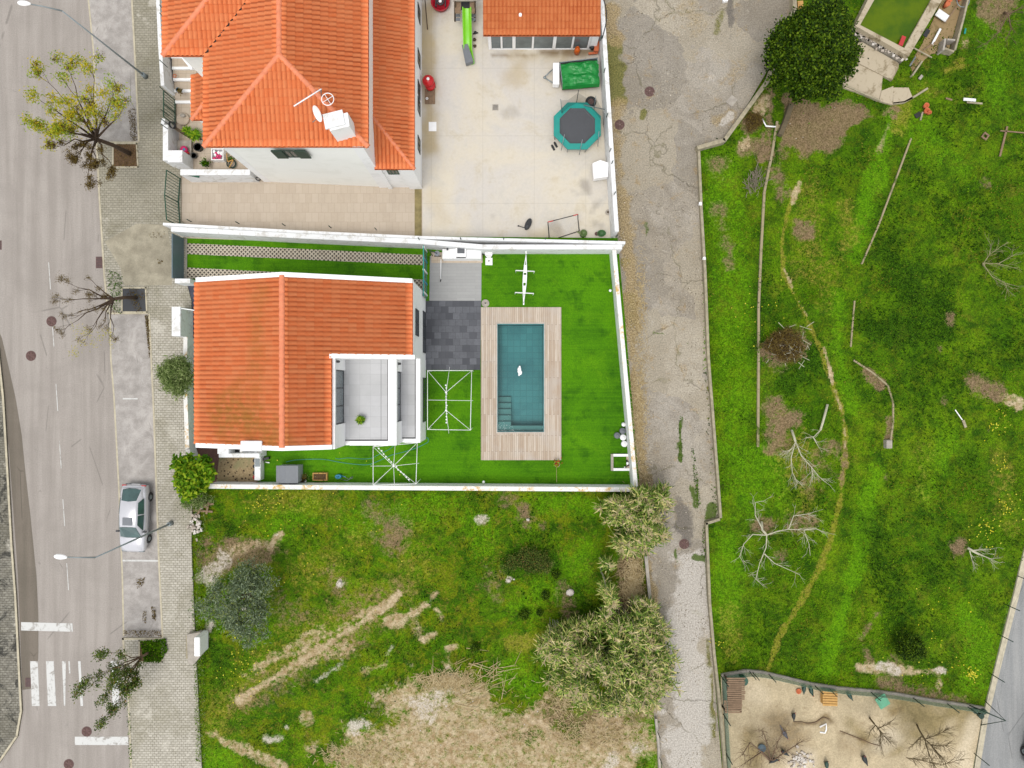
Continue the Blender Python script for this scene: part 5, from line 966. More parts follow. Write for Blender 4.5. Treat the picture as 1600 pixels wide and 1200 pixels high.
# bare tree in the dark square pit
t, tips = street_tree('street_tree', 'leafless brown street tree leaning over the road from a dark square tree pit', (213, 465, .1), (178, 467, 2.0),
    [(150, 462, 3.0), (125, 450, 3.3), (118, 468, 3.2), (128, 485, 3.0), (152, 447, 3.0), (165, 500, 2.8), (150, 508, 2.9), (178, 510, 2.6), (122, 500, 3.0)], .13, 2)
px_ = 800+tips[:, 0]*1080/(H-tips[:, 2]); py_ = 600-tips[:, 1]*1080/(H-tips[:, 2])
cl_ = tips[rs.rand(len(tips)) < .3]; quads('seed_clusters', leafset(clumps(cl_, 40, .17), .11, .02, .2), M['l_brown'], t)
yl = np.array([P(rs.uniform(112, 175), rs.uniform(505, 560), 3.0) for _ in range(16)]); quads('leaves', leafset(clumps(yl, 22, .3), .12, .03, .3), M['l_yel'], t)
# small multi stemmed tree by the crossing
t, tips = street_tree('street_tree', 'small leafy multi stemmed street tree leaning over the zebra crossing', (233, 1019, .1), (222, 1026, .5),
    [(190, 1045, 2.6), (165, 1050, 2.8), (152, 1058, 2.7), (178, 1068, 2.8), (182, 1090, 2.4), (196, 1078, 2.2), (205, 1060, 2.0), (182, 1020, 2.2), (215, 1055, 1.6)], .09, 3, 2)
tk = tips[rs.rand(len(tips)) < .85]; quads('leaves', leafset(clumps(tk, 26, .26), .14, .055, .6), M['l_street'], t)
def scatter_leaves(polypx, n, z, L, W, mat, name, parent=None, up=.6):
    pts = []; xs = [p[0] for p in polypx]; ys = [p[1] for p in polypx]
    while len(pts) < n:
        a = rs.uniform(min(xs), max(xs), n), rs.uniform(min(ys), max(ys), n); ok = inpoly(a[0], a[1], polypx); pts += [P(x, y, z+rs.uniform(0, .12)) for x, y in zip(a[0][ok], a[1][ok])]
    return quads(name, leafset(np.array(pts[:n]), L, W, up), mat, parent, None if parent else 'stuff')
scatter_leaves([(219, 1002), (258, 998), (262, 1015), (250, 1036), (225, 1034)], 900, .15, .14, .08, M['l_weed'], 'weeds')
# crowns built of leaf clumps
def crown_tree(name, label, base, c, rad, h, nclump, per, cr, L, W, mat, trunk='darkbark', cat='tree', seed=1, noise=.18, low=.2, inner=None):
    """c=(px,py,z) crown centre, rad in m (x,y), h half height"""
    rng = random.Random(seed); t = thing(name, label, cat, (P(*base)[0], P(*base)[1], base[2])); C0 = np.array(P(*c)); m = MB(); a = Vector(P(*base)); b = Vector(C0)
    top = a.lerp(b, .55); m.tube([a, a.lerp(top, .5)+Vector((.04, 0, 0)), top], [.05*rad[0]+.03, .045*rad[0]+.02, .035*rad[0]+.02], 8)
    m.build('trunk', M[trunk], t); m = MB(); tips = []
    for k in range(9):
        an = k*.7; e = b+Vector((math.cos(an)*rad[0]*.7, math.sin(an)*rad[1]*.7, rng.uniform(-.2, .4)*h)); m.tube([top, top.lerp(e, .5)+Vector((0, 0, .15)), e], [.03*rad[0]+.01, .02*rad[0], .01], 5, False)
    m.build('branches', M[trunk], t)
    u = rs.normal(size=(nclump, 3)); u /= np.linalg.norm(u, axis=1)[:, None]; u[:, 2] = np.where(u[:, 2] < -low, -u[:, 2], u[:, 2]); rr = rs.uniform(.55, 1, nclump)**.6
    lump = 1+noise*np.sin(np.arctan2(u[:, 1], u[:, 0])*3+seed)+noise*np.sin(np.arctan2(u[:, 1], u[:, 0])*7+seed*2)*.6
    cc = C0+u*np.array([rad[0], rad[1], h])*(rr*lump)[:, None]
    quads('crown', leafset(clumps(cc, per, cr), L, W, .35), mat, t); return t, cc
M['l_tips'] = leafmat('evergreen_highlight_leaf', [(0, C(66, 98, 10)), (.6, C(104, 136, 22)), (1, C(140, 168, 44))])
t_ever, c_ever = crown_tree('evergreen_tree', 'large round dark evergreen tree beside the old lane and the green water tank', (1245, 110, 0), (1267, 85, 3.6), (2.45, 2.72), 2.4, 240, 130, .40, .17, .11, M['l_dark'], seed=4, noise=.06)
quads('crown_highlights', leafset(clumps(c_ever[(c_ever[:, 2] > 4.0)][::2], 60, .22), .16, .10, .6), M['l_tips'], t_ever)  # lighter leaves on upper clumps: crown highlights put into leaf colour
crown_tree('olive_tree', 'olive tree with loose blue grey foliage in the rough lot', (400, 915, 0), (380, 940, 2.2), (1.95, 2.1), 1.5, 120, 70, .42, .20, .055, M['l_olive'], 'bark', seed=5, noise=.3)
crown_tree('bush', 'feathery grey green bush on the street side of the terrace house', (298, 588, 0), (279, 586, 2.0), (.92, 1.05), 1.0, 110, 44, .34, .30, .045, M['l_grey'], seed=6, cat='bush', noise=.14)
crown_tree('bush', 'bright yellow green broadleaf bush at the street corner of the mulch bed', (316, 748, 0), (304, 740, 1.8), (1.22, 1.15), 1.0, 130, 26, .30, .30, .17, M['l_lime'], seed=7, cat='bush', noise=.2)
crown_tree('bush', 'sparse brown green bush below the bright corner bush, by the wooden pallet', (318, 780, 0), (306, 782, .5), (1.0, .5), .5, 50, 30, .25, .14, .05, M['l_grey'], seed=8, cat='bush')
crown_tree('bush', 'small very dark round bush in the lower part of the field', (1416, 1004, 0), (1420, 1010, .8), (.85, .8), .8, 110, 60, .22, .13, .05, M['l_dark'], seed=9, cat='bush', noise=.08)
crown_tree('bush', 'low dark oval bramble patch in the middle of the rough lot', (825, 872, 0), (828, 876, .25), (1.5, .75), .3, 90, 40, .24, .11, .05, M['l_street'], seed=10, cat='bush')
t_, c_ = crown_tree('brush_heap', 'heap of brown cut brush in the dark weeds left of the trodden path', (1228, 540, 0), (1226, 538, .4), (1.15, 1.0), .5, 90, 40, .25, .25, .03, M['l_brown'], seed=11, cat='brush heap')
m = MB(); rng = random.Random(3)
for k in range(60): x, y = X(1228+rng.gauss(0, 15)), Y(545+rng.gauss(0, 14)); a = rng.uniform(0, 6.3); l = rng.uniform(.2, .7); m.tube([(x, y, .3+rng.random()*.5), (x+math.cos(a)*l, y+math.sin(a)*l, .3+rng.random()*.5)], .02, 3)
m.build('sticks', M['deadwood'], t_)
M['heapbark'] = plain('grey_cut_bark', C(138, 128, 110), .9, .35, 3)
t_ = thing('branch_pile', 'pile of grey cut branches lying by the upper end of the stone retaining wall', 'branch pile', (X(1178), Y(290), 0)); m = MB()
for k in range(80): x, y = X(1177+rng.gauss(0, 5)), Y(289+rng.gauss(0, 11)); a = 1.6+rng.gauss(0, .6); l = rng.uniform(.25, .8); z = .1+rng.random()*.3; m.tube([(x, y, z), (x+math.cos(a)*l*.5+rng.uniform(-.06, .06), y+math.sin(a)*l*.5, z+.03), (x+math.cos(a)*l, y+math.sin(a)*l, z+rng.uniform(-.05, .1))], rng.uniform(.008, .026), 4)
m.build('branches', M['heapbark'], t_)
for k, (x, y, s_) in enumerate(((1178, 190, .55),)):
    t_, c_ = crown_tree('brush_heap', 'reddish brown patch of dead brush beside the lane wall near the big evergreen', (x, y, 0), (x, y, .2), (s_, s_), .25, 40, 30, .2, .2, .03, M['l_brown'], seed=14, cat='brush heap')
# reeds: canes with drooping leaves and pale plumes
def GAP(px, py): return float(fbm(np.array([px/24.0]), np.array([py/24.0]), .55, 2, 92)[0])
def reeds(label, areas, n, hmin, hmax, seed, lean=(0, 0)):
    rng = random.Random(seed); t = thing('reed_clump', label, 'reeds', (P(areas[0][0], areas[0][1])[0], P(areas[0][0], areas[0][1])[1], 0)); st = MB(); LV = []; PL = []
    tot = sum(a[4] for a in areas)
    for cx, cy, rx, ry, wt in areas:
        for k in range(int(n*wt/tot)):
            while True:
                u, v = rng.uniform(-1, 1), rng.uniform(-1, 1)
                if u*u+v*v < 1 and GAP(cx+u*rx, cy+v*ry) > rng.uniform(.42, .56): break
            q = math.hypot(u, v); h = rng.uniform(hmin, hmax)*(1-.35*q*q); u *= (1.25 if rng.random() < .12 else 1); px, py = cx+u*rx, cy+v*ry
            top = Vector(P(px, py, h)); foot = Vector((top.x*.985-u*.5, top.y*.985+v*.5, 0)); cv = Vector((u*.12, -v*.12, 0)); mid = foot.lerp(top, .6)-cv
            st.tube([foot, mid, top], [.018, .014, .007], 3, False)
            outd = Vector((u, -v, 0)); 
            nl = rng.randint(12, 18); sz = rng.choice((.8, 1, 1.3))
            for j in range(nl):
                f = 1-.62*j/nl; b = foot.lerp(top, f); a = j*2.4+rng.uniform(-.5, .5); L = rng.uniform(.28, .62)*sz; W = rng.uniform(.018, .034)*sz
                d = (Vector((math.cos(a), math.sin(a), .35))+outd*.35).normalized(); s_ = Vector((-d.y, d.x, 0)).normalized()*W; e1 = b+d*L*.55; e2 = e1+(d+Vector((0, 0, -.9))).normalized()*L*.5
                LV.append([b-s_*.4, b+s_*.4, e1+s_, e1-s_]); LV.append([e1-s_, e1+s_, e2+s_*.1, e2-s_*.1])
            if rng.random() < .5:
                for j in range(9):
                    d = (Vector((rng.uniform(-1, 1), rng.uniform(-1, 1), rng.uniform(0, .8)))*.6+outd*.5+Vector((.1, 0, .2))).normalized(); s_ = Vector((-d.y, d.x, 0)).normalized()*.022; L = rng.uniform(.15, .38)
                    PL.append([top-s_, top+s_, top+d*L+s_*.3, top+d*L-s_*.3])
    st.build('canes', M['deadwood'], t); quads('leaves', LV, M['l_reed'], t); quads('plumes', PL, M['l_plume'], t); return t
reeds('tall reed clump with beige plumes at the lower right corner of the pool garden', [(1000, 815, 46, 48, 9), (965, 795, 26, 12, 1.6), (1035, 775, 22, 12, 1.4), (985, 850, 26, 22, 1.5)], 380, 1.3, 4.2, 21)
reeds('largest reed clump, wide and grey green, leaning over the old lane', [(955, 1040, 96, 78, 16), (1000, 985, 45, 45, 4), (880, 1030, 40, 45, 3), (1025, 1040, 30, 60, 3), (950, 905, 9, 26, .7), (960, 940, 14, 20, .7), (1000, 1090, 50, 30, 2), (870, 1000, 20, 16, .6)], 1050, .9, 4.4, 22)
m = []; 
for (cx, cy, sx, sy, n_, L) in ((990, 920, 18, 60, 900, .5), (930, 1150, 70, 24, 700, .35), (760, 1140, 180, 60, 800, .25), (700, 1065, 40, 14, 500, .6), (1000, 470, 10, 60, 500, .2), (998, 650, 12, 110, 1500, .22), (880, 1090, 20, 30, 300, .4), (560, 1180, 60, 20, 500, .25)):
    for k in range(n_):
        x, y = cx+rs.normal()*sx*.55, cy+rs.normal()*sy*.55; a = rs.uniform(0, 6.3); l = L*rs.uniform(.5, 1.4)/2; b = Vector(P(x, y, .03+rs.rand()*.06)); d = Vector((math.cos(a)*l, math.sin(a)*l, rs.uniform(-.02, .05))); s_ = Vector((-d.y, d.x, 0)).normalized()*.011
        m.append([b-d-s_, b-d+s_, b+d+s_, b+d-s_])
quads('dry_reed_litter', m, M['l_straw'], None, 'stuff')
m = []
for k in range(60):
    x, y = (760+rs.normal()*22, 1062+rs.normal()*22) if k < 55 else (690+rs.normal()*30, 1050+rs.normal()*6); a = rs.uniform(-.4, 1.6); l = rs.uniform(.3, .9); b = Vector(P(x, y, .1)); d = Vector((math.cos(a)*l, math.sin(a)*l, .1)); s_ = Vector((-d.y, d.x, 0)).normalized()*.022; m.append([b-d-s_, b-d+s_, b+d+s_*.3, b+d-s_*.3])
quads('fallen_reed_stalks', m, M['l_straw'], None, 'stuff')
# weeds and grass tufts over the two lots
def scatter_field():
    ny, nx = GX.shape; n = 330000; ii = rs.randint(0, ny-1, n); jj = rs.randint(0, nx-1, n); ok = LOT[ii, jj]; ii, jj = ii[ok], jj[ok]
    x = GX[ii, jj]+rs.uniform(-.06, .06, len(ii)); y = GY[ii, jj]+rs.uniform(-.06, .06, len(ii)); z = GZ[ii, jj]
    bare = np.clip(GC[0][ii, jj]+GC[1][ii, jj]*.9+GC[5][ii, jj]+GC[4][ii, jj]*.6, 0, 1); br = GC[2][ii, jj]; dk = GC[3][ii, jj]
    dens = fbm(x, y, 1.8, 4, 77); east = x > 12
    p = np.clip((dens-.34)*2.6, .06, 1)*(1-bare)**2*(1-br*.7)+dk*.7*(1-bare); p = np.where(east, p*.85, p*.6); keep = rs.rand(len(x)) < p
    x, y, z, dk = x[keep], y[keep], z[keep], dk[keep]; print('weeds', len(x))
    c = np.stack([x, y, z+.05+rs.rand(len(x))*(.05+.12*dk)], -1); k = rs.rand(len(x)) < .45+.4*dk; br = br[keep]
    tone = (fbm(x, y, 5.0, 3, 123)-.5)*1.5+(fbm(x, y, 1.3, 4, 141)-.5)*1.6+rs.normal(size=len(x))*.10+br*.5-dk*.7
    kd, kb = tone < -.08, tone > .2; ko = ~kd & ~kb & (fbm(x, y, 2.0, 4, 211)+(x < 12)*.07 > .56); km = ~kd & ~kb & ~ko
    for nm, mk, mt in (('dark_weeds', kd, 'w_dark'), ('bright_grass_tufts', kb, 'w_brt'), ('olive_grass_tufts', ko, 'w_olive')):
        quads(nm, leafset(c[mk], .14, .06, .6, .5), M[mt], None, 'stuff')
    quads('weeds', leafset(c[k & km], .125, .075, .7, .5), M['l_weed'], None, 'stuff'); quads('grass_tufts', leafset(c[~k & km], .15, .03, .5, .5), M['l_weedb'], None, 'stuff')
    # yellow flowers
    f = []
    for cx, cy, sx, n_ in ((1518, 1055, 9, 60), (1580, 790, 22, 35), (1560, 720, 18, 15), (420, 790, 40, 50), (560, 800, 80, 20), (470, 850, 60, 10), (1190, 480, 40, 20), (1470, 1010, 60, 40), (380, 1040, 40, 40), (1540, 830, 20, 40), (1120, 1000, 10, 15), (1560, 660, 16, 25)):
        for _ in range(n_): f.append(P(cx+rs.normal()*sx*.6, cy+rs.normal()*sx*.6, .12))
    quads('yellow_wildflowers', leafset(np.array(f), .09, .09, 1.2), M['l_flower'], None, 'stuff')
scatter_field()
# edges of paving: moss and weeds
scatter_leaves([(303, 770), (316, 770), (320, 1190), (306, 1190), (301, 1000), (299, 850)], 1500, .09, .11, .05, M['l_weedb'], 'weeds')
for poly, n_ in (([(165, 420), (192, 430), (190, 448), (188, 490), (172, 480)], 260), ([(1100, 815), (1104, 870), (1096, 872), (1098, 816)], 60), ([(1085, 700), (1095, 790), (1088, 792), (1080, 700)], 120), ([(197, 1000), (201, 1080), (207, 1200), (202, 1200), (196, 1080)], 120), ([(304, 690), (300, 560), (305, 560), (307, 690)], 80), ([(1062, 650), (1066, 650), (1067, 720), (1060, 720)], 60)): scatter_leaves(poly, n_, .11 if poly[0][0] < 400 else .02, .1, .06, M['l_weed'], 'weeds')
scatter_leaves([(300, 772), (318, 772), (322, 820), (312, 900), (318, 1000), (322, 1190), (308, 1190), (304, 1000), (306, 900)], 900, .08, .1, .04, M['l_grey'], 'weeds')
# small dark plants dotted in the lot
for k, (x, y, s_, lb) in enumerate(((820, 960, .42, 'dark weed plant left of the largest reed clump, larger of two'), (844, 957, .2, 'dark weed plant left of the largest reed clump, smaller of two'), (852, 930, .34, 'dark green weed plant above the two dark weeds near the reeds'), (868, 898, .3, 'dark green weed plant right of the bramble patch'), (742, 1012, .32, 'dark green weed plant above the pale bare ground'))):
    crown_tree('weed_plant', lb, (x, y, 0), (x, y, .18), (s_*.75, s_*.6), .12, 26, 24, .12, .11, .05, M['l_dark'], seed=30+k, cat='weed')
M['yardbark'] = plain('olive_brown_bark', C(112, 96, 64), .9, .2, 8)
M['palewood'] = plain('pale_twig_bark', C(164, 158, 118), .9, .15, 6)
# fallen dead trees in the field
def dead_tree(label, trunk, limbs, seed, zc=.5, twig=1, mat='deadwood', cat='dead tree', tw=5):
    rng = random.Random(seed); t = thing('dead_tree', label, cat, (X(trunk[0][0]), Y(trunk[0][1]), 0)); m = MB()
    m.tube([P(*p) for p in trunk], [(.06 if mat == 'yardbark' else .085)*(1-.25*i/len(trunk)) for i in range(len(trunk))], 8); m.build('trunk', M[mat], t); m = MB(); tips = []
    for lb in limbs:
        pts = [Vector(P(*p)) for p in lb]; n = len(pts); m.tube(pts, [(.03 if mat == 'palewood' else .032 if mat == 'yardbark' else .042)*(1-.7*i/(n-1)) for i in range(n)], 6, False)
        for k in range(tw*n):
            i = rng.randint(0, n-2); q = pts[i].lerp(pts[i+1], rng.random()); d = (pts[i+1]-pts[i]).normalized()+Vector((rng.uniform(-1, 1), rng.uniform(-1, 1), rng.uniform(-.1, .5))); grow(m, q, d, rng.uniform(.25, .6), .012, 1, rng, tips, 0, .6)
    m.build('branches', M[mat], t); return t
dead_tree('fallen bleached dead tree with two long limbs, beside the lower end of the stone wall', [(1237, 672, .3), (1241, 684, .5), (1243, 690, .6)], [[(1243, 690, .6), (1252, 712, .7), (1268, 730, .6), (1280, 745, .4), (1292, 755, .3)], [(1243, 690, .6), (1236, 715, .6), (1238, 738, .5), (1247, 756, .3)], [(1268, 730, .6), (1270, 745, .5)], [(1238, 700, .6), (1226, 710, .5)]], 41)
dead_tree('loose grey dead limb lying next to the trodden path in the field', [(1293, 632, .2), (1287, 655, .3), (1282, 672, .3)], [[(1282, 672, .3), (1272, 682, .3), (1258, 684, .3)], [(1270, 682, .3), (1280, 700, .2)]], 42, tw=2)
dead_tree('fallen bleached dead tree with wide curling limbs, lowest of the large dead trees', [(1190, 815, .2), (1191, 828, .4), (1198, 836, .5)], [[(1198, 836, .5), (1215, 830, .6), (1232, 827, .6), (1256, 828, .5), (1264, 850, .4), (1266, 868, .3)], [(1198, 836, .5), (1197, 855, .5), (1187, 880, .4), (1181, 905, .3), (1192, 915, .2)], [(1196, 836, .5), (1176, 835, .5), (1162, 850, .4), (1156, 870, .3), (1162, 880, .2)], [(1191, 826, .4), (1180, 805, .6), (1180, 785, .5), (1196, 782, .4)], [(1256, 828, .5), (1275, 826, .5), (1288, 832, .4)], [(1194, 865, .5), (1210, 880, .4), (1250, 898, .3)], [(1232, 827, .6), (1240, 806, .7), (1262, 803, .6), (1272, 808, .5)]], 43, tw=3)
dead_tree('spreading pale leafless shrub in the weeds at the right edge of the field', [(1537, 415, 0), (1537, 411, .5)], [[(1537, 411, .5), (1546, 398, .9), (1560, 388, 1.1), (1575, 378, 1.1)], [(1546, 398, .9), (1548, 384, 1.0)], [(1537, 411, .5), (1560, 412, .9), (1590, 420, .9)], [(1537, 414, .4), (1550, 432, .8), (1570, 442, .9), (1592, 448, .8)], [(1560, 412, .9), (1590, 395, 1)], [(1570, 442, .9), (1575, 455, .8)]], 44, mat='palewood', tw=3)
dead_tree('small brown fallen dead tree on bare earth at the lower right of the field', [(1512, 856, .2), (1522, 862, .3), (1530, 866, .3)], [[(1530, 866, .3), (1545, 872, .4), (1553, 876, .3)], [(1520, 860, .3), (1545, 858, .5)], [(1515, 860, .3), (1520, 880, .3)]], 45, tw=4)
dead_tree('thin arched bare twig plant among dry earth, top right corner of the field', [(1570, 20, 0), (1575, 22, .6)], [[(1575, 22, .6), (1580, 45, .9), (1570, 65, 1)], [(1575, 22, .6), (1560, 50, .8), (1540, 70, .8)], [(1575, 22, .6), (1596, 12, 1)]], 46, mat='bark')
dead_tree('bare leafless tree in the bird yard, right of the green box lid', [(1359, 1122, 0), (1366, 1131, 1.3)], [[(1366, 1131, 1.3), (1380, 1148, 2.2), (1390, 1160, 2.8)], [(1372, 1138, 1.6), (1392, 1130, 2.5)], [(1368, 1133, 1.4), (1358, 1145, 2.2)], [(1376, 1143, 2), (1374, 1165, 2.6)]], 47, mat='yardbark', tw=9)
dead_tree('largest bare leafless tree in the bird yard, with a thick dark trunk', [(1433, 1133, 0), (1436, 1140, 1.2), (1445, 1155, 2.0)], [[(1445, 1155, 2.0), (1462, 1172, 2.8), (1478, 1192, 3.4)], [(1445, 1155, 2.0), (1465, 1148, 3), (1480, 1140, 3.4)], [(1445, 1155, 2.0), (1452, 1180, 2.8), (1460, 1196, 3.2)], [(1440, 1150, 1.8), (1425, 1165, 2.8)], [(1455, 1165, 2.4), (1480, 1165, 3.2)], [(1416, 1184, 2), (1440, 1188, 2.4), (1470, 1196, 2.4), (1502, 1186, 2.5)]], 48, mat='yardbark', tw=12)
dead_tree('leafless shrubby tree over the grey basin in the left of the bird yard', [(1205, 1190, 0), (1190, 1175, 1.4)], [[(1190, 1175, 1.4), (1172, 1160, 2.4), (1160, 1180, 2.8)], [(1205, 1190, .2), (1215, 1160, 2), (1225, 1140, 2.8)], [(1205, 1190, .2), (1195, 1150, 2.2), (1190, 1140, 2.8)], [(1190, 1175, 1.4), (1160, 1195, 2.4)], [(1205, 1190, .2), (1235, 1170, 2.2), (1250, 1160, 2.6)]], 49, mat='bark', tw=8)
for poly, n_ in (([(226, 493), (232, 493), (236, 548), (233, 560), (229, 520)], 420), ([(200, 170), (212, 170), (214, 220), (204, 220)], 260), ([(178, 225), (215, 225), (216, 262), (178, 262)], 160), ([(192, 450), (232, 450), (232, 465), (215, 470), (224, 489), (214, 489)], 160), ([(193, 985), (252, 985), (253, 995), (193, 995)], 300), ([(212, 905), (226, 902), (224, 915), (214, 920)], 90), ([(236, 948), (243, 950), (243, 970), (238, 966)], 110), ([(224, 955), (228, 955), (228, 975), (222, 970)], 50), ([(230, 365), (258, 360), (256, 372), (236, 373)], 120), ([(246, 405), (254, 405), (254, 413), (248, 413)], 60)): scatter_leaves(poly, n_, .11 if poly[0][0] < 200 or 225 > poly[0][1] > 222 else .015, .09, .045, M['l_brown'], 'leaf_litter')
# pebbles and crumbs of soil over the bare patches
def pebbles():
    ny, nx = GX.shape; n = 60000; ii = rs.randint(0, ny-1, n); jj = rs.randint(0, nx-1, n); w2 = GC[5][ii, jj]+GC[0][ii, jj]*.35+GC[1][ii, jj]*.25; w2 = np.where(w2 > .22, w2, 0); ok = LOT[ii, jj] & (rs.rand(n) < w2*.1); ii, jj = ii[ok], jj[ok]
    c = np.stack([GX[ii, jj]+rs.uniform(-.05, .05, len(ii)), GY[ii, jj]+rs.uniform(-.05, .05, len(ii)), GZ[ii, jj]+.03], -1); quads('pebbles', leafset(c, .075, .06, 1.2, .7), M['rubble'], None, 'stuff')
    lx, ly = rs.uniform(X(940), X(1130), 9000), rs.uniform(Y(1200), Y(0), 9000); ok = inpoly(lx, ly, [Q(*p) for p in LANE]) & (fbm(lx, ly, 1.5, 4, 3) > .5); c = np.stack([lx[ok], ly[ok], np.full(ok.sum(), .012)], -1); quads('lane_grit', leafset(c, .07, .05, 2, .6), M['grit'], None, 'stuff')
M['grit'] = leafmat('lane_grit', [(0, C(96, 86, 70)), (.5, C(150, 138, 116)), (1, C(228, 218, 200))], 0, .9)
pebbles()
# ================================================================== pool
pool = thing('swimming_pool', 'rectangular teal mosaic pool framed by a pale wooden deck in the green lawn', 'swimming pool', (X(813), Y(590), 0))
x0, x1, y0, y1 = POOL; dx0, dx1, dy0, dy1 = X(751.5, .1), X(877, .1), Y(719, .1), Y(480, .1); m = MB()
D0, D1 = 0.0, .1
for b in ((dx0, x0-.04, dy0, dy1), (x1+.04, dx1, dy0, dy1), (x0-.039, x1+.039, dy0, y0-.04), (x0-.039, x1+.039, y1+.04, dy1)): m.bx(*b, D0, D1)
m.build('deck', M['deck'], pool)
m = MB()
for b in ((x0-.12, x0-.04, y0-.12, y1+.12), (x1+.04, x1+.12, y0-.12, y1+.12), (x0-.04, x1+.04, y0-.12, y0-.04), (x0-.04, x1+.04, y1+.04, y1+.12)): m.bx(*b, D1-.02, D1+.012)
m.build('pool_coping', plain('pool_edge_stone', C(206, 196, 184), .8), pool)
m = MB(); z0 = -1.15; m.bx(x0, x1, y0, y1, z0-.1, z0); m.bx(x0-.06, x0, y0, y1, z0, .04); m.bx(x1, x1+.06, y0, y1, z0, .04); m.bx(x0-.06, x1+.06, y0-.06, y0, z0, .04); m.bx(x0-.06, x1+.06, y1, y1+.06, z0, .04); m.build('basin', M['pooltile'], pool)
stp = plain('grey_pool_step_tile', C(128, 168, 164), .7, .1, 4); edge = plain('step_edge', C(58, 86, 88), .7)
sw = x0+.85; 
for i in range(5):
    ya = Y(620, -.4)-.4*i; m = MB(); z = -.95+.17*i; m.bx(x0+.002, sw, ya-.4, ya-.02, z0, z); s = m.build('step', stp, pool); m = MB(); m.bx(x0+.002, sw, ya-.02, ya, z0, z+.004); m.build('step_nosing', edge, s)
m = MB(); m.bx(x0+.003, x1-.003, y0+.003, Y(665, -.3), z0, -.32); m.build('bench', stp, pool)
m = MB(); nx_, ny_ = 24, 48; v = [(x0+(x1-x0)*i/nx_, y0+(y1-y0)*j/ny_, -.08) for j in range(ny_+1) for i in range(nx_+1)]; m.add(v, [(j*(nx_+1)+i, j*(nx_+1)+i+1, (j+1)*(nx_+1)+i+1, (j+1)*(nx_+1)+i) for j in range(ny_) for i in range(nx_)], True); m.build('water', M['water'], pool)
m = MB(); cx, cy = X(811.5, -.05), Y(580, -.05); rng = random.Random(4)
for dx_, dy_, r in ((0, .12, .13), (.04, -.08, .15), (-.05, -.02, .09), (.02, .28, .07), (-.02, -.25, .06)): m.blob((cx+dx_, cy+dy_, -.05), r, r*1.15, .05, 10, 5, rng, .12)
tag(m.build('sky_reflection', M['plast']), 'small white shape in the middle of the pool, standing in for the sky reflection', 'sky reflection')  # white blobs added to stand for the bright sky mirrored in the water
# ================================================================== garden things
def single(m, name, mat, label, cat, group=None): return tag(m.build(name, M[mat]), label, cat, group)
# gazebo frames
def gazebo(label, cor, peak, z, zp, extra, bulbs, blabel, mids):
    c = [Vector(P(*q, z)) for q in cor]; pk = [Vector(P(*q, zp)) for q in peak]; cen = sum(c, Vector())/4; t = thing('gazebo_frame', label, 'gazebo frame', (cen.x, cen.y, 0))
    m = MB()
    for i in range(4): m.tube([c[i], c[(i+1) % 4]], .019, 6)
    m.build('roof_frame', M['wpaint'], t); m = MB()
    for a, b in extra: m.tube([c[a], pk[b]], .014, 6)
    for a, b, k in mids: m.tube([c[a].lerp(c[b], .5)+(c[a].lerp(c[b], .5)-cen)*.12, pk[k]], .012, 6)
    if len(pk) > 1: m.tube([pk[0], pk[1]], .02, 6)
    m.build('spokes', M['wpaint'], t)
    for q in c: m = MB(); m.tube([(q.x, q.y, 0.03), q], .022, 6); m.build('leg', M['wpaint'], t)
    for q in pk: m = MB(); m.blob(q, .07, .07, .06, 10, 6); m.build('hub', M['wpaint'], t)
    a, b = Vector(P(*bulbs[0])), Vector(P(*bulbs[1])); s = thing('string_lights', blabel, 'string lights', (a.x, a.y, 0)); n = bulbs[2]
    m = MB(); m.tube([a, b], .008, 4); m.build('cable', M['wpaint'], s); rg = random.Random(n)
    for i in range(n): q = a.lerp(b, (i+.5)/n); m = MB(); m.blob((q.x+rg.uniform(-.03, .03), q.y+rg.uniform(-.03, .03), q.z-.05), .055, .055, .065, 8, 5); m.build('bulb', M['plast'], s)
gazebo('white metal gazebo frame with a ridge, standing between the house and the pool deck', [(668, 579), (737, 579), (735, 672), (668, 671)], [(697, 613), (697, 641)], 2.3, 2.8, ((0, 0), (1, 0), (2, 1), (3, 1)), ((697, 600, 2.75), (698, 662, 2.4), 14), 'white bulbs strung along the ridge of the gazebo frame next to the slate patio', ((0, 1, 0), (2, 3, 1)))
m = MB(); m.tube([P(667, 625, 2.55), P(739, 626, 2.35)], .013, 6); o = m.build('cross_bar', M['wpaint'], [q for q in bpy.data.objects if q.name.startswith('gazebo_frame')][0])
gazebo('white metal gazebo frame with eight spokes, leaning over the lower garden wall', [(583, 698), (652, 692), (650, 756), (583, 758)], [(615, 728)], 2.3, 2.8, ((0, 0), (1, 0), (2, 0), (3, 0)), ((590, 699, 2.4), (640, 752, 2.4), 13), 'white bulbs strung diagonally across the gazebo frame at the lower garden wall', ((0, 1, 0), (1, 2, 0), (2, 3, 0), (3, 0, 0)))
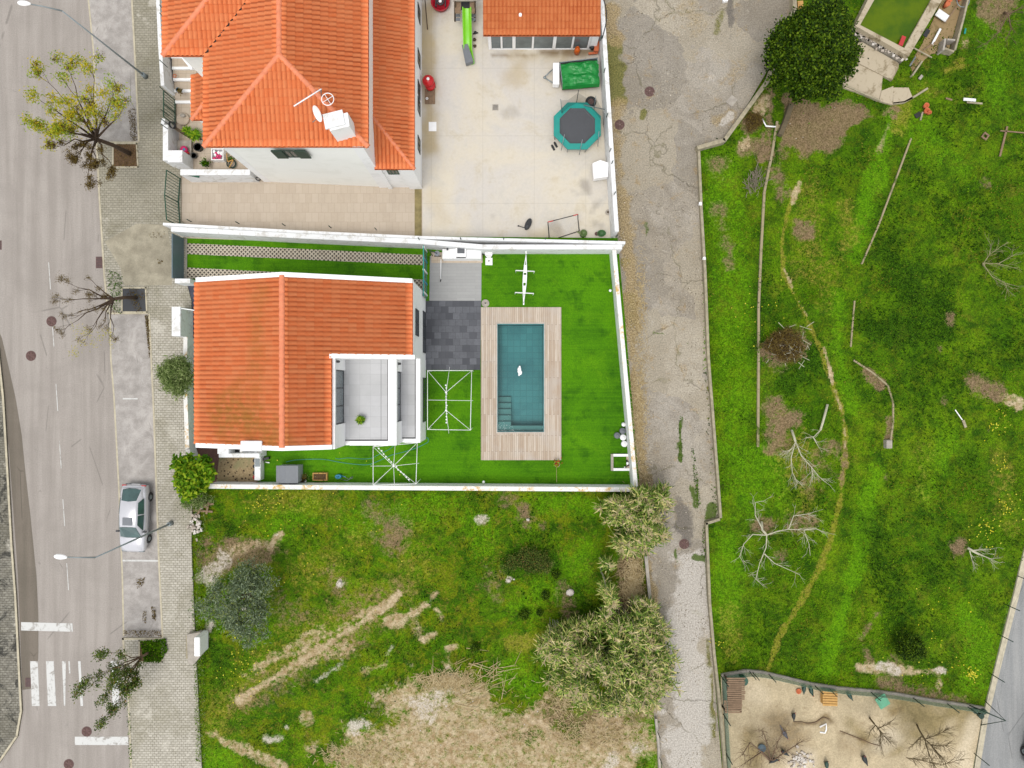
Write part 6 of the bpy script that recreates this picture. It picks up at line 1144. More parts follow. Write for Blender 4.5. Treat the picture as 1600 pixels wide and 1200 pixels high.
# airer on the lawn
t = thing('clothes_airer', 'long narrow white airer with two cross bars standing on the upper lawn', 'clothes airer', (X(820), Y(436), 0)); m = MB(); zz = 1.0
A, B = Vector(P(822, 397, zz)), Vector(P(818, 474, zz))
def leafpoly(A, B, w_, z):
    d = (B-A); s = Vector((-d.y, d.x, 0)).normalized(); L = []
    for i in range(9): f = i/8; L.append(A+d*f+s*w_*math.sin(math.pi*f)**1.3)
    return L
for sg in (1, -1): m.tube(leafpoly(A, B, sg*.11, zz), .028, 6)
m.build('frame', M['wpaint'], t); m = MB()
for f in (.02, .3, .5, .72, .95): q = A.lerp(B, f); m.box(q.x, q.y, zz-.02, .06+.15*math.sin(math.pi*f), .5, .02)
m.build('hammock_cloth', M['plast'], t)
for (pa, pb) in (((806, 422.5), (835, 424)), ((805, 457), (834, 458.5))):
    m = MB(); m.tube([P(*pa, zz-.1), P(*pb, zz-.1)], .035, 6); m.build('cross_bar', M['wpaint'], t)
    for p in (pa, pb): m = MB(); m.tube([P(*p, zz-.1), (X(p[0], zz)*.98, Y(p[1], zz), .03)], .02, 6); m.build('leg', M['wpaint'], t)
# outdoor kitchen
t = thing('outdoor_counter', 'white masonry outdoor counter along the wall at the top of the grey patio', 'counter', (X(720), Y(395), 0))
cx0, cx1, cy0, cy1 = X(691, .9), X(752, .9), Y(404, .9), Y(389, .9); m = MB(); m.bev(cx0, cx1, cy0, cy1, 0, .92, .02); m.build('counter_top', M['white'], t); m = MB(); m.bx(cx0-.8, cx1+.05, cy0-.13, cy1-.05, .03, .07); m.build('plinth', M['yardtile'], t)
for q in ((699, 389), (731, 388)): m = MB(); m.bx(X(q[0], 1)-.05, X(q[0], 1)+.05, Y(q[1], 1)-.08, Y(q[1], 1)+.08, .92, 1.05); m.build('tap', M['dgrey'], t)
t = thing('barbecue', 'built in barbecue with a dark slatted grill on the white outdoor counter', 'barbecue', (X(720), Y(393), .92)); bx0, bx1, by0, by1 = X(712, 1.3), X(728, 1.3), Y(401, 1.3), Y(383, 1.3)
m = MB(); m.bev(bx0, bx1, by0, by1, .92, 1.3, .03); m.build('body', M['plast'], t); m = MB(); m.bx(bx0+.1, bx1-.08, by0+.2, by1-.04, 1.3, 1.31); g = m.build('grill', M['grey'], t); m = MB()
for i in range(8): xx = bx0+.13+(bx1-bx0-.24)*i/7; m.bx(xx-.008, xx+.008, by0+.22, by1-.06, 1.311, 1.325)
m.build('bars', M['black'], g); m = MB(); m.bx(bx0+.02, bx1-.02, by0-.05, by0-.001, 1.05, 1.1); m.build('handle', M['black'], t)
m = MB(); m.bx(bx0+.1, bx1-.05, by1+.02, by1+.1, 1.2, 1.3); m.build('gas_hose_cover', M['blue'], t)
t = thing('shower', 'outdoor shower with a round dark head at the corner of the grey patio', 'shower', (X(677), Y(401), 0)); m = MB(); m.tube([(X(676), Y(400), .05), (X(676), Y(400), 2.0), P(683, 396, 2.05)], .03); m.build('pipe', M['dgrey'], t); m = MB(); m.cyl(Q(683, 396, 2), .17, 1.98, 2.03, 18); m.build('shower_head', M['grey'], t)
m = MB(); m.bx(X(680), X(691), Y(403)-.03, Y(403)+.03, .6, .68); m.build('valve', M['black'], t)
t = thing('pool_pole', 'thin white pole leaning from the counter onto the grey patio', 'pole', (X(689), Y(438), .06)); m = MB(); m.tube([P(689, 405, .8), P(688.5, 437, .09)], .022); m.build('shaft', M['plast'], t); m = MB(); m.tube([P(688.5, 436.5, .09), P(688.3, 440, .09)], .035); m.build('grip', M['black'], t)
t = thing('water_butt', 'white bucket with a black hose by the wall at the top of the lawn', 'bucket', (X(764), Y(398), 0)); m = MB(); m.lathe([(.16, 0), (.2, .02), (.24, .55), (.25, .6), (.2, .6), (.19, .5)], (X(764), Y(399), .03), 18); m.build('body', M['plast'], t); m = MB(); m.bx(X(761), X(767), Y(393), Y(390), .45, .75); m.build('motor', M['dgrey'], t)
m = MB(); m.torus((X(756), Y(395), .1), .14, .025, 18, 6); m.build('hose_coil', M['black'], t)
t = thing('drain_cover', 'square white drain cover with a central hole in the upper lawn', 'drain cover', (X(764), Y(408.5), .03)); m = MB(); m.bev(X(758.5), X(769.5), Y(414.5), Y(403), .03, .075, .01); m.build('cover', M['plast'], t); m = MB(); m.cyl(Q(764, 408), .05, .075, .08, 12); m.build('hole', M['dgrey'], t)
t = thing('round_drain_cover', 'round stone drain cover at the corner of the slate patio', 'drain cover', (X(758.5), Y(474), .03)); m = MB(); m.lathe([(.25, 0), (.25, .05), (.2, .06), (.19, .045), (.08, .045), (.07, .06), (.001, .06)], (X(758.5), Y(474), .03), 24); m.build('cover', M['conc'], t); m = MB(); m.cyl(Q(758.5, 474), .045, .09, .1, 10); m.build('knob', M['dgrey'], t)
# pots
def pot(name, px, py, r, h, mat, label, cat='pot', group=None, z=0.03, soil=True, lid=False):
    t = thing(name, label, cat, (X(px), Y(py), z), group); m = MB(); c = (X(px), Y(py), z)
    m.lathe([(r*.7, 0), (r*.75, .01), (r, h*.9), (r*1.04, h*.9), (r*1.04, h), (r*.88, h), (r*.86, h*.86)] if not lid else [(r*.9, 0), (r, h*.1), (r, h*.9), (r*.92, h), (r*.3, h*1.02), (r*.28, h*1.1), (.001, h*1.1)], c, 20); m.build('body', M[mat], t)
    if soil and not lid: m = MB(); m.cyl(c, r*.85, z+h*.8, z+h*.86, 16); m.build('soil', M['soilm'], t)
    return t
def tuft(t, px, py, z, r, n, L, W, mat, name='leaves'):
    c = np.array([P(px, py, z)]); quads(name, leafset(clumps(c, n, r), L, W, .5), M[mat], t)
def spiky(t, px, py, z, n, L, mat, name='leaves', W=.03):
    V = []; c = Vector(P(px, py, z)); rg = random.Random(int(px*7+py))
    for k in range(n):
        a = k*2.4; el = rg.uniform(.1, 1.0); d = Vector((math.cos(a), math.sin(a), el)).normalized(); l = L*rg.uniform(.7, 1.1); s = Vector((-d.y, d.x, 0)).normalized()*W; e1 = c+d*l*.55; e2 = e1+(d+Vector((0, 0, -.7))).normalized()*l*.5
        V += [[c-s*.5, c+s*.5, e1+s, e1-s], [e1-s, e1+s, e2+s*.1, e2-s*.1]]
    quads(name, V, M[mat], t)
G5 = 'round tubs beside the right garden wall'
for (x, y, r, mt, lb) in ((973.5, 663, .13, 'plast', 'smallest cream tub at the top of the tub group by the right garden wall'), (972, 673, .2, 'grey', 'right hand dark grey tub in the group by the right garden wall'), (963.5, 680, .2, 'grey', 'left hand dark grey tub standing furthest from the right garden wall'), (972.5, 683, .2, 'plast', 'upper of two large white tubs by the right garden wall'), (974.5, 693, .2, 'plast', 'lower of two large white tubs by the right garden wall')):
    t = pot('tub', x, y, r, .3, mt, lb, 'tub', G5, lid=True)
t = thing('timber_frame', 'square white timber frame lying on the lawn corner against the right wall', 'frame', (X(968), Y(722), .03)); fx0, fx1, fy0, fy1 = X(954), X(986), Y(735), Y(709); w_ = .16
m = MB(); m.bx(fx0, fx0+w_, fy0, fy1, .03, .2); m.build('beam', M['conc'], t)
for a, b in ((fy0, fy0+w_), (fy1-w_, fy1)): m = MB(); m.bx(fx0+w_+.002, fx1, a, b, .03, .19); m.build('beam', M['wpaint'], t)
m = MB(); m.bx(fx1-.32, fx1-.001, fy0+w_+.01, fy1-w_-.01, .03, .17); m.build('seat', M['yardtile'], t)
t = thing('garden_tool', 'small black and white hand tool on the timber frame in the lawn corner', 'tool', (X(980), Y(724), .18)); m = MB(); m.tube([P(979, 719, .25), P(983, 727, .25), P(976, 730, .22)], [.06, .05, .03], 6); m.build('body', M['black'], t); m = MB(); m.blob(P(980.5, 724, .3), .08, .1, .05); m.blob(P(976, 730, .26), .05, .04, .04); m.build('cap', M['plast'], t)
t = pot('potted_plant', 870, 725, .17, .28, 'conc', 'flowering potted plant with a tall thin cane at the lower right corner of the pool deck', 'potted plant'); t['label'] = 'flowering potted plant with a thin cane at the lower right corner of the deck'
tuft(t, 870, 724, .45, .18, 60, .13, .07, 'l_ygreen'); tuft(t, 871, 723, .5, .18, 22, .12, .08, 'l_red', 'flowers'); m = MB(); m.tube([(X(869), Y(727), .3), (X(869), Y(752), .5)], .012, 4); m.build('cane', M['l_straw'], t)
for x, y, lb in ((953.5, 454, 'small white lamp fixed to the right garden wall beside the upper lawn'), (755.5, 753, 'small white lamp fixed to the lower garden wall below the pool deck')):
    t = thing('garden_lamp', lb, 'lamp', (X(x), Y(y), .5)); m = MB(); m.blob(P(x, y, .6), .09, .09, .09); m.build('globe', M['plast'], t); m = MB(); m.bx(X(x, .5)-.03, X(x, .5)+.05, Y(y, .5)-.03, Y(y, .5)+.03, .35, .55); m.build('bracket', M['steel'], t)
# plant on the roof terrace
t = thing('potted_plant', 'yellow green spiky plant in a dark pot on the grey roof terrace', 'potted plant', (X(565, T1), Y(656, T1), T1)); m = MB(); m.lathe([(.16, 0), (.2, .3), (.17, .3), (.16, .25)], (X(566, T1), Y(656, T1), T1), 16); m.build('pot_body', M['dwood'], t); spiky(t, 563, 656, T1+.35, 60, .34, 'l_lime')
# lower garden strip
t = thing('storage_box', 'large grey plastic garden storage box with a ridged lid against the lower wall', 'storage box', (X(452), Y(740), 0)); bz = 1.15; sx0, sx1, sy0, sy1 = X(431, bz), X(465, bz), Y(755, bz), Y(729, bz)
m = MB(); m.bx(sx0+.03, sx1-.0, sy0+.03, sy1, .03, bz-.1); m.build('body', plain('light_grey_plastic', C(176, 180, 188), .5, .04), t)
m = MB(); xm = (sx0+sx1)/2-.08; m.prism([(sx0, sy0), (xm, sy0), (xm, sy1+.05), (sx0, sy1+.05)], bz-.1, lambda x, y: bz-.06+.07*(x-sx0)/(xm-sx0)); m.prism([(xm+.002, sy0), (sx1+.02, sy0), (sx1+.02, sy1+.05), (xm+.002, sy1+.05)], bz-.1, lambda x, y: bz+.01-.05*(x-xm)/(sx1-xm)); m.build('lid', M['grey'], t)
t = pot('potted_plant', 474, 748, .2, .25, 'dwood', 'dark potted plant with withered leaves right of the grey storage box', 'potted plant'); tuft(t, 474, 746, .35, .2, 50, .16, .05, 'l_brown'); tuft(t, 480, 744, .3, .3, 20, .16, .05, 'l_grey', 'stems')
m = MB(); m.lathe([(.06, 0), (.08, .12), (.07, .12), (.001, .1)], (X(478), Y(751), .03), 12); single(m, 'cup', 'plast', 'tiny white cup beside the withered potted plant', 'cup')
t = thing('planter_box', 'wooden planter box with yellow rim and dark plants near the storage box', 'planter', (X(502), Y(744), .03)); px0_, px1_, py0_, py1_ = X(490.5), X(513), Y(750), Y(738); m = MB()
for b in ((px0_, px0_+.06, py0_, py1_), (px1_-.06, px1_, py0_, py1_), (px0_+.061, px1_-.061, py0_, py0_+.06), (px0_+.061, px1_-.061, py1_-.06, py1_)): m.bx(*b, .03, .32)
m.build('rim', M['pinewood'], t); m = MB(); m.bx(px0_+.061, px1_-.061, py0_+.061, py1_-.061, .03, .25); m.build('soil', M['soilm'], t); tuft(t, 503, 744, .3, .35, 40, .12, .04, 'l_brown', 'plants')
t = thing('watering_can', 'blue watering can with a pale hose end on the lawn near the planter box', 'watering can', (X(530), Y(744), .03)); m = MB(); m.lathe([(.12, 0), (.16, .02), (.16, .26), (.1, .3), (.09, .26)], (X(530), Y(744), .03), 14, 1.3, .9); m.build('body', M['blue'], t); m = MB(); m.tube([P(533, 743, .2), P(540, 745, .35)], .02); m.build('spout', M['blue'], t); m = MB(); m.torus((X(529), Y(744), .32), .1, .015, 14, 5, Matrix.Rotation(R(90), 3, 'X')); m.build('handle', M['blue'], t)
m = MB(); m.tube([P(532, 743, .05), P(538, 745, .05), P(545, 749, .05), P(551, 747, .06), P(552, 744, .06), P(548, 746, .07), P(543, 751, .05), P(533, 749, .05)], .018, 6); single(m, 'short_hose', 'steel', 'short pale hose curled on the lawn beside the blue watering can', 'hose')
def smooth(pts, n=5):
    p = [Vector(q) for q in pts]; p = [p[0]]+p+[p[-1]]; o = []
    for i in range(1, len(p)-2):
        for k in range(n):
            t = k/n; o.append(.5*((2*p[i])+(-p[i-1]+p[i+1])*t+(2*p[i-1]-5*p[i]+4*p[i+1]-p[i+2])*t*t+(-p[i-1]+3*p[i]-3*p[i+1]+p[i+2])*t*t*t))
    return o+[p[-2]]
m = MB(); m.tube(smooth([P(x, y, .07) for x, y in ((447, 722), (460, 719), (485, 717.5), (508, 718), (530, 722), (552, 725), (575, 726), (592, 720), (612, 711), (632, 706), (650, 700), (663, 694), (669, 690), (668, 684), (663, 686), (650, 693))]), .022, 6); single(m, 'garden_hose', 'hose', 'longer teal hose running from the storage box to the house corner', 'hose')
m = MB(); m.tube(smooth([P(x, y, .06) for x, y in ((524, 716), (530, 717), (545, 715.5), (565, 717), (580, 716), (592, 710), (608, 702), (618, 694))]), .018, 6); single(m, 'garden_hose', 'hose', 'shorter teal hose lying above the longer one near the gazebo frame', 'hose')
t = thing('bucket_rack', 'small dark and white tool rack on the turf right of the mulch bed wall', 'rack', (X(418), Y(719), .03)); m = MB(); m.box(X(418), Y(716), .2, .4, .16, .3, R(15)); m.build('rack', M['black'], t); m = MB(); m.tube([P(415, 722, .1), P(421, 723, .2)], .04); m.build('handle', M['plast'], t)
# ================================================================== courtyard things
t = thing('trampoline', 'octagonal teal trampoline with black mat and partly fallen safety net', 'trampoline', (X(902, .8), Y(197, .8), 0)); tc = Vector((X(902, .85), Y(197, .85), .85)); m = MB()
def octa(r, z, k, off=R(22.5)-R(12)): a = 2*math.pi*k/8+off+R(12); return Vector((tc.x+r*math.cos(a), tc.y+r*math.sin(a), z))
vi, vo = [octa(1.22, .86, k) for k in range(8)], [octa(1.62, .84, k) for k in range(8)]; vt, vot = [v+Vector((0, 0, .05)) for v in vi], [v+Vector((0, 0, .05)) for v in vo]
m.add(vi+vo+vt+vot, [f for k in range(8) for j in [(k+1) % 8] for f in ((16+k, 24+k, 24+j, 16+j), (8+k, 8+j, 24+j, 24+k), (k, 16+k, 16+j, j), (k, j, 8+j, 8+k))]); m.build('pad', M['teal'], t)
m = MB(); m.add([octa(1.22, .84, k) for k in range(8)]+[octa(1.1, .80, k) for k in range(8)], [(k, (k+1) % 8, 8+(k+1) % 8, 8+k) for k in range(8)]+[tuple(range(8, 16))]); m.build('mat', plain('trampoline_mat', C(86, 88, 92), .8, .05), t)
m = MB()
for k in range(8): m.tube([octa(1.6, .8, k), octa(1.6, .8, k+1)], .03, 6)
m.build('frame', M['steel'], t)
for k in range(8): m = MB(); m.tube([octa(1.58, .8, k), octa(1.5, .02, k)], .028, 6); m.build('leg', M['steel'], t)
for k, (bx_, by_, tx, ty, tz) in enumerate(((878, 177, 876, 155, 2.3), (901, 160, 904, 141, 2.3), (928, 172, 931, 150, 2.3), (943, 195, 945, 177, 2.3), (877, 235, 882, 210, 1.7), (905, 242, 910, 218, 1.7), (934, 229, 936, 205, 1.7))): m = MB(); m.tube([P(bx_, by_, .85), P(tx, ty, tz)], .022, 6); m.build('net_pole', M['steel'] if k != 1 else M['dgrey'], t)
m = MB(); NP = [((878, 178), (876, 157)), ((888, 168), (888, 156)), ((901, 161), (903, 145)), ((916, 164), (918, 154)), ((928, 173), (931, 152)), ((938, 186), (939, 168)), ((943, 200), (945, 178)), ((940, 215), (943, 196))]
v = [P(*a, .9) for a, b in NP]+[P(*b, 2.1) for a, b in NP]; m.add(v, [(i, i+1, 9+i, 8+i) for i in range(7)]); m.build('net', M['net'], t); m = MB(); m.tube([P(912, 164, 1.1), P(945, 171, 1.2)], .03); m.build('loose_pole', M['steel'], t)
t = thing('car_wheel', 'rusty wheel rim lying on the courtyard behind the trampoline net', 'wheel', (X(923), Y(160), .03)); m = MB(); m.torus((X(923), Y(160), .12), .27, .09, 22, 8); m.build('tyre', M['rubber'], t); m = MB(); m.cyl(Q(923, 160), .2, .05, .14, 16); m.build('rim', M['rust'], t)
# trailer
t = thing('trailer', 'small twin axle trailer loaded under a crumpled green tarpaulin', 'trailer', (X(905), Y(115), 0)); zt = .95; A = [Vector(P(x, y, zt)) for x, y in ((874, 97), (934, 90), (937, 131), (879, 136))]
m = MB(); m.prism([(a.x, a.y) for a in A], .45, .6); m.build('bed', M['dwood'], t)
for i in range(4): m = MB(); a, b = A[i], A[(i+1) % 4]; d = (b-a).normalized(); n_ = Vector((d.y, -d.x, 0))*.05; m.prism([(a.x, a.y), (b.x, b.y), (b.x+n_.x, b.y+n_.y), (a.x+n_.x, a.y+n_.y)], .6, zt+.02); m.build('side_panel', M['steel'], t)
m = MB(); n1, n2 = 26, 18; v = []
for j in range(n2+1):
    for i in range(n1+1):
        u, w2 = i/n1, j/n2; p = (A[0].lerp(A[1], u*.98+.03)).lerp(A[3].lerp(A[2], u*1.0+.0), .1+w2*.96); e = max(abs(2*u-1), abs(2*w2-1)); hh = zt+.06+.16*(1-e**6)+.16*(float(vnoise(np.array([u*6.0]), np.array([w2*5.0]), 1.0, 31)[0])-.5)+.09*(float(vnoise(np.array([u*14.0]), np.array([w2*12.0]), 1.0, 37)[0])-.5)
        if w2 > .93: hh -= .25*(w2-.93)/.07
        v.append((p.x, p.y, hh))
m.add(v, [(j*(n1+1)+i, j*(n1+1)+i+1, (j+1)*(n1+1)+i+1, (j+1)*(n1+1)+i) for j in range(n2) for i in range(n1)]); m.build('tarpaulin', M['tarp'], t)
m = MB(); m.bev(X(864, .8), X(874, .8), Y(132, .8), Y(98, .8), .35, .85, .03); m.build('front_box', M['plast'], t)
m = MB(); m.tube([P(864, 108, .5), P(850, 121, .5)], .04); m.tube([P(865, 130, .5), P(850, 121, .5)], .04); m.build('drawbar', M['steel'], t); m = MB(); m.blob(P(851, 121, .55), .1, .08, .08); m.build('coupling', M['steel'], t)
Ry = Matrix.Rotation(R(90), 3, 'X')
for x in (888, 908):
    m = MB(); c = (X(x), Y(137), .3); m.torus(c, .22, .09, 20, 8, Ry); wl = m.build('wheel', M['rubber'], t); m = MB(); m.torus(c, .1, .08, 14, 6, Ry); m.build('rim', M['steel'], wl)
# slide and play frame
t = thing('slide', 'long lime green garden slide running down from the dark play tower', 'slide', (X(728), Y(60), 0)); m = MB(); S0, S1 = Vector(P(729.5, 13, 1.5)), Vector(P(731, 78, .35)); S2 = Vector(P(735, 101, .12)); pr = []
cs = [(-.30, .16), (-.26, .2), (-.2, .03), (-.1, 0), (.1, 0), (.2, .03), (.26, .2), (.30, .16)]
N_ = 16
for i in range(N_+1):
    f = i/N_; p = S0.lerp(S1, f/.75) if f < .75 else S1.lerp(S2, (f-.75)/.25); wv_ = .06*math.sin(f*9)
    for a, b in cs: pr.append((p.x+a*.95, p.y, p.z+b+wv_*.6))
m.add(pr, [(i*8+k, i*8+k+1, (i+1)*8+k+1, (i+1)*8+k) for i in range(N_) for k in range(7)], True); m.build('chute', M['lime'], t)
t = thing('play_tower', 'weathered wooden play tower with a dark hatch above the lime green slide', 'play tower', (X(729), Y(10), 0))
for xa, xb in ((711, 720), (734, 742)): m = MB(); m.bx(X(xa, 1.5), X(xb, 1.5), Y(20, 1.5), Y(-30, 1.5), 1.4, 1.5); m.build('deck', M['wood'], t)
m = MB(); m.bx(X(719.5, 1.5)+.02, X(734, 1.5)-.02, Y(12, 1.5), Y(-30, 1.5), 1.2, 1.25); m.build('hatch', M['black'], t)
for xa in (711, 742): m = MB(); m.tube([P(xa, 3, 2.0), P(xa, 33, .02)], .06, 6); m.build('leg', M['dwood'], t)
for yy in (22, 28): m = MB(); m.bx(X(712, 1.0), X(719, 1.0), Y(yy+4, 1.0), Y(yy, 1.0), .95, 1.0); m.build('step', M['grey'], t); m = MB(); m.bx(X(736, 1.0), X(743, 1.0), Y(yy+4, 1.0), Y(yy, 1.0), .95, 1.0); m.build('step', M['grey'], t)
m = MB(); m.bx(X(708, 1.9), X(745, 1.9), Y(1, 1.9), Y(-3, 1.9), 1.8, 1.9); m.build('crossbeam', M['conc'], t)
m = MB(); cs_ = [P(x, y, .32) for x, y in ((722, 73), (731, 71), (740, 98), (728, 102))]; m.prism([(p[0], p[1]) for p in cs_], .2, lambda x, y: .55); single(m, 'foam_mat', 'grey', 'dark grey foam mat laid over the lower end of the green slide', 'mat')
for x, y, r, mt, lb in ((743, 52, .1, 'black', 'small black toy near the top of the row beside the slide'), (741.5, 63, .11, 'dwood', 'round dark red toy in the middle of the row beside the slide'), (742, 73, .1, 'dwood', 'small dark red toy at the bottom of the row beside the slide')):
    m = MB(); rg = random.Random(x*3+y); m.blob((X(x), Y(y), .1), r*1.1, r, .09, 10, 6, rg, .2)
    if mt == 'black': m.tube([P(x-4, y+1, .05), P(x+4, y-1, .1)], .04, 5)
    single(m, 'toy', mt, lb, 'toy', 'small toys beside the slide')
t = thing('sand_tub', 'big round red tub with a dark wheel hub inside, at the top of the courtyard', 'tub', (X(689), Y(8), 0)); c = (X(689), Y(8), .03)
m = MB(); m.lathe([(.5, 0), (.6, .4), (.62, .42), (.55, .42), (.48, .1), (.001, .1)], c, 28); m.build('rim', M['crim'], t); m = MB(); m.torus((c[0], c[1], .45), .2, .06, 20, 8); m.bx(c[0]-.34, c[0]-.26, c[1]-.25, c[1]+.4, .2, .3); m.bx(c[0]+.28, c[0]+.34, c[1]-.25, c[1]+.4, .2, .3); m.build('hub', M['dgrey'], t); m = MB(); m.blob((c[0], c[1], .48), .11, .11, .06); m.build('hub_cap', M['plast'], t)
t = thing('kettle_barbecue', 'bright red round kettle barbecue beside the wing of the large house', 'barbecue', (X(671), Y(130), 0)); m = MB(); c = (X(669, .8), Y(126, .8)); m.lathe([(.05, .45), (.3, .55), (.38, .75), (.38, .8), (.3, .98), (.1, 1.06), (.001, 1.07)], (c[0], c[1], 0), 22); m.build('bowl', M['red'], t); m = MB(); m.blob((c[0]+.02, c[1], 1.08), .1, .1, .04); m.build('vent', M['plast'], t)
m = MB(); m.lathe([(.3, .1), (.34, .2), (.33, .5), (.001, .52)], (X(673), Y(136), 0), 18); m.build('lower_drum', M['red'], t)
for a in (0, 2.1, 4.2): m = MB(); m.tube([(c[0]+.2*math.cos(a), c[1]+.2*math.sin(a), .6), (c[0]+.35*math.cos(a)+.05, c[1]+.35*math.sin(a)-.1, .03)], .02, 5); m.build('leg', M['dgrey'], t)
t = thing('cellar_hatch', 'dark wooden hatch boards on the courtyard below the red barbecue', 'hatch', (X(672), Y(152), .03)); m = MB()
for i in range(4): m.bx(X(664)+i*.17, X(664)+i*.17+.16, Y(163), Y(140), .03, .08)
m.build('boards', M['wood'], t); m = MB(); m.torus((X(667.5), Y(155), .12), .06, .03, 12, 6); single(m, 'paper_roll', 'plast', 'small white roll standing on the dark hatch boards', 'roll')
m = MB(); m.tube([P(664, 0, .3), P(668, 46, .08)], .03, 6); single(m, 'wood_pole', 'dwood', 'long thin dark wooden pole leaning by the wing wall, left of the red tub', 'pole')
m = MB(); m.bev(X(774)-.2, X(774)+.2, Y(168)-.2, Y(168)+.2, .02, .034, .004); o = single(m, 'courtyard_drain', 'conc', 'square grey drain grate in the middle of the concrete courtyard', 'drain grate')
m = MB()
for i in range(6): m.bx(X(774)-.15, X(774)+.15, Y(168)-.15+i*.055, Y(168)-.13+i*.055, .035, .038)
m.build('slots', M['dgrey'], o)
m = MB(); m.bx(X(676)-.25, X(676)+.25, Y(198)-.3, Y(198)+.3, .022, .035); single(m, 'inspection_cover', 'plast', 'pale square inspection cover on the courtyard beside the house wing', 'cover')
G6 = 'pair of black slippers below the trampoline'
for x, y, lb in ((864, 231, 'left black slipper below the trampoline'), (868, 226.5, 'right black slipper below the trampoline')):
    m = MB(); M2 = Matrix.Rotation(R(28), 3, 'Z'); v = []
    for z in (.03, .08):
        for a, b in ((-.06, -.2), (.06, -.2), (.08, .05), (.05, .2), (-.05, .2), (-.08, .05)): q = M2 @ Vector((a, b, 0)); v.append((X(x)+q.x, Y(y)+q.y, z))
    m.add(v, [tuple(range(5, -1, -1)), tuple(range(6, 12))]+[(i, (i+1) % 6, 6+(i+1) % 6, 6+i) for i in range(6)]); single(m, 'slipper', 'black', lb, 'slipper', G6)
# white cover box near wall
t = thing('covered_machine', 'box wrapped in a white cover beside the courtyard wall, below the trampoline', 'covered machine', (X(937), Y(266), .03)); bz = .9; m = MB(); pl = [Q(x, y, bz) for x, y in ((926, 255), (938, 250), (950, 254), (950, 276), (928, 279))]; m.prism(pl, .35, bz); m.build('cover', M['plast'], t); m = MB(); m.prism([Q(x, y, .3) for x, y in ((928, 257), (949, 257), (949, 278), (930, 281))], .03, .34); m.build('skirt', M['whitenet'] if 0 else M['glass_l'], t)
t = thing('football_goal', 'folding goal frame with black bars and red corners by the courtyard wall', 'goal', (X(880), Y(355), 0)); gz_ = 1.1; g = [Vector(P(x, y, gz_)) for x, y in ((856, 347), (903, 335))]; gb = [Vector(P(858, 372, .06)), Vector(P(905, 361, .06))]
m = MB(); L = g[1]-g[0]; m.tube([g[0]+L*.18, g[1]-L*.15], .028, 6); m.tube([g[0], Vector(P(857, 357, .7)), gb[0]], .03, 6); m.tube([g[1], Vector(P(903, 342, .8)), gb[1]], .03, 6); m.tube([gb[0]+Vector((.6, .02, 0)), gb[1]], .028, 6); m.build('frame', M['black'], t)
m = MB(); m.tube([g[0], g[0]+L*.18], .032, 6); m.tube([g[1]-L*.15, g[1]], .032, 6); m.build('corner_pad', M['red'], t); m = MB(); m.add([g[0], g[1], gb[1], gb[0]], [(0, 1, 2, 3)]); m.build('net', M['whitenet'], t)
t = thing('ride_on_toy', 'dark grey ride on toy with a pull handle near the courtyard lower wall', 'toy', (X(825), Y(354), .03)); Mz = Matrix.Rotation(R(-24), 3, 'Z'); m = MB(); v = []
for z, s in ((.08, .85), (.3, 1), (.42, .8)):
    for a in range(10): an = 2*math.pi*a/10; q = Mz @ Vector((.2*s*math.cos(an), .42*s*math.sin(an), 0)); v.append((X(825)+q.x, Y(352)+q.y, z))
m.add(v, [(j*10+i, j*10+(i+1) % 10, (j+1)*10+(i+1) % 10, (j+1)*10+i) for j in range(2) for i in range(10)]+[tuple(range(20, 30)), tuple(range(9, -1, -1))], True); m.build('body', M['dgrey'], t); m = MB(); m.box(X(826), Y(350), .44, .12, .4, .04, R(-24)); m.build('seat', M['black'], t); m = MB(); m.tube([P(822, 357, .3), P(810, 353, .15)], .025); m.blob(P(810, 353, .15), .06, .05, .05); m.build('handle', M['dgrey'], t)
t = thing('watering_can', 'olive green watering can next to the goal frame at the courtyard corner', 'watering can', (X(911), Y(368), .03)); m = MB(); c = (X(911), Y(366), .03); m.lathe([(.2, 0), (.24, .02), (.24, .3), (.18, .36), (.17, .3)], c, 18); m.build('body', plain('olive_plastic', C(96, 122, 62), .5), t); m = MB(); m.tube([P(908, 365, .3), P(902, 362, .45)], [.08, .05], 6); m.build('spout', plain('olive_plastic_pale', C(130, 142, 92), .5), t)
t = thing('watering_can', 'green tub with a brown handle at the lower right corner of the courtyard', 'tub', (X(937), Y(367), .03)); t.name = 'green_tub'; m = MB(); m.lathe([(.2, 0), (.24, .3), (.2, .3), (.18, .1), (.001, .1)], (X(939), Y(366), .03), 18, 1.2, .9); m.build('body', plain('mid_green_plastic', C(72, 120, 66), .5), t); m = MB(); m.blob((X(932), Y(366), .15), .14, .12, .12); m.build('handle', M['rust'], t)
m = MB(); m.bev(X(951.5), X(956), Y(322), Y(311), .03, .35, .03); single(m, 'green_canister', 'green', 'small dark green canister against the courtyard wall', 'canister')
t = thing('stone_ring', 'small round stone disc on the courtyard near the wall, below the green canister', 'disc', (X(950), Y(332), .03)); m = MB(); m.cyl(Q(950, 332), .18, .03, .09, 18); m.build('disc', M['conc'], t); m = MB(); m.cyl(Q(950, 332), .08, .09, .095, 12); m.build('centre', M['dwood'], t)
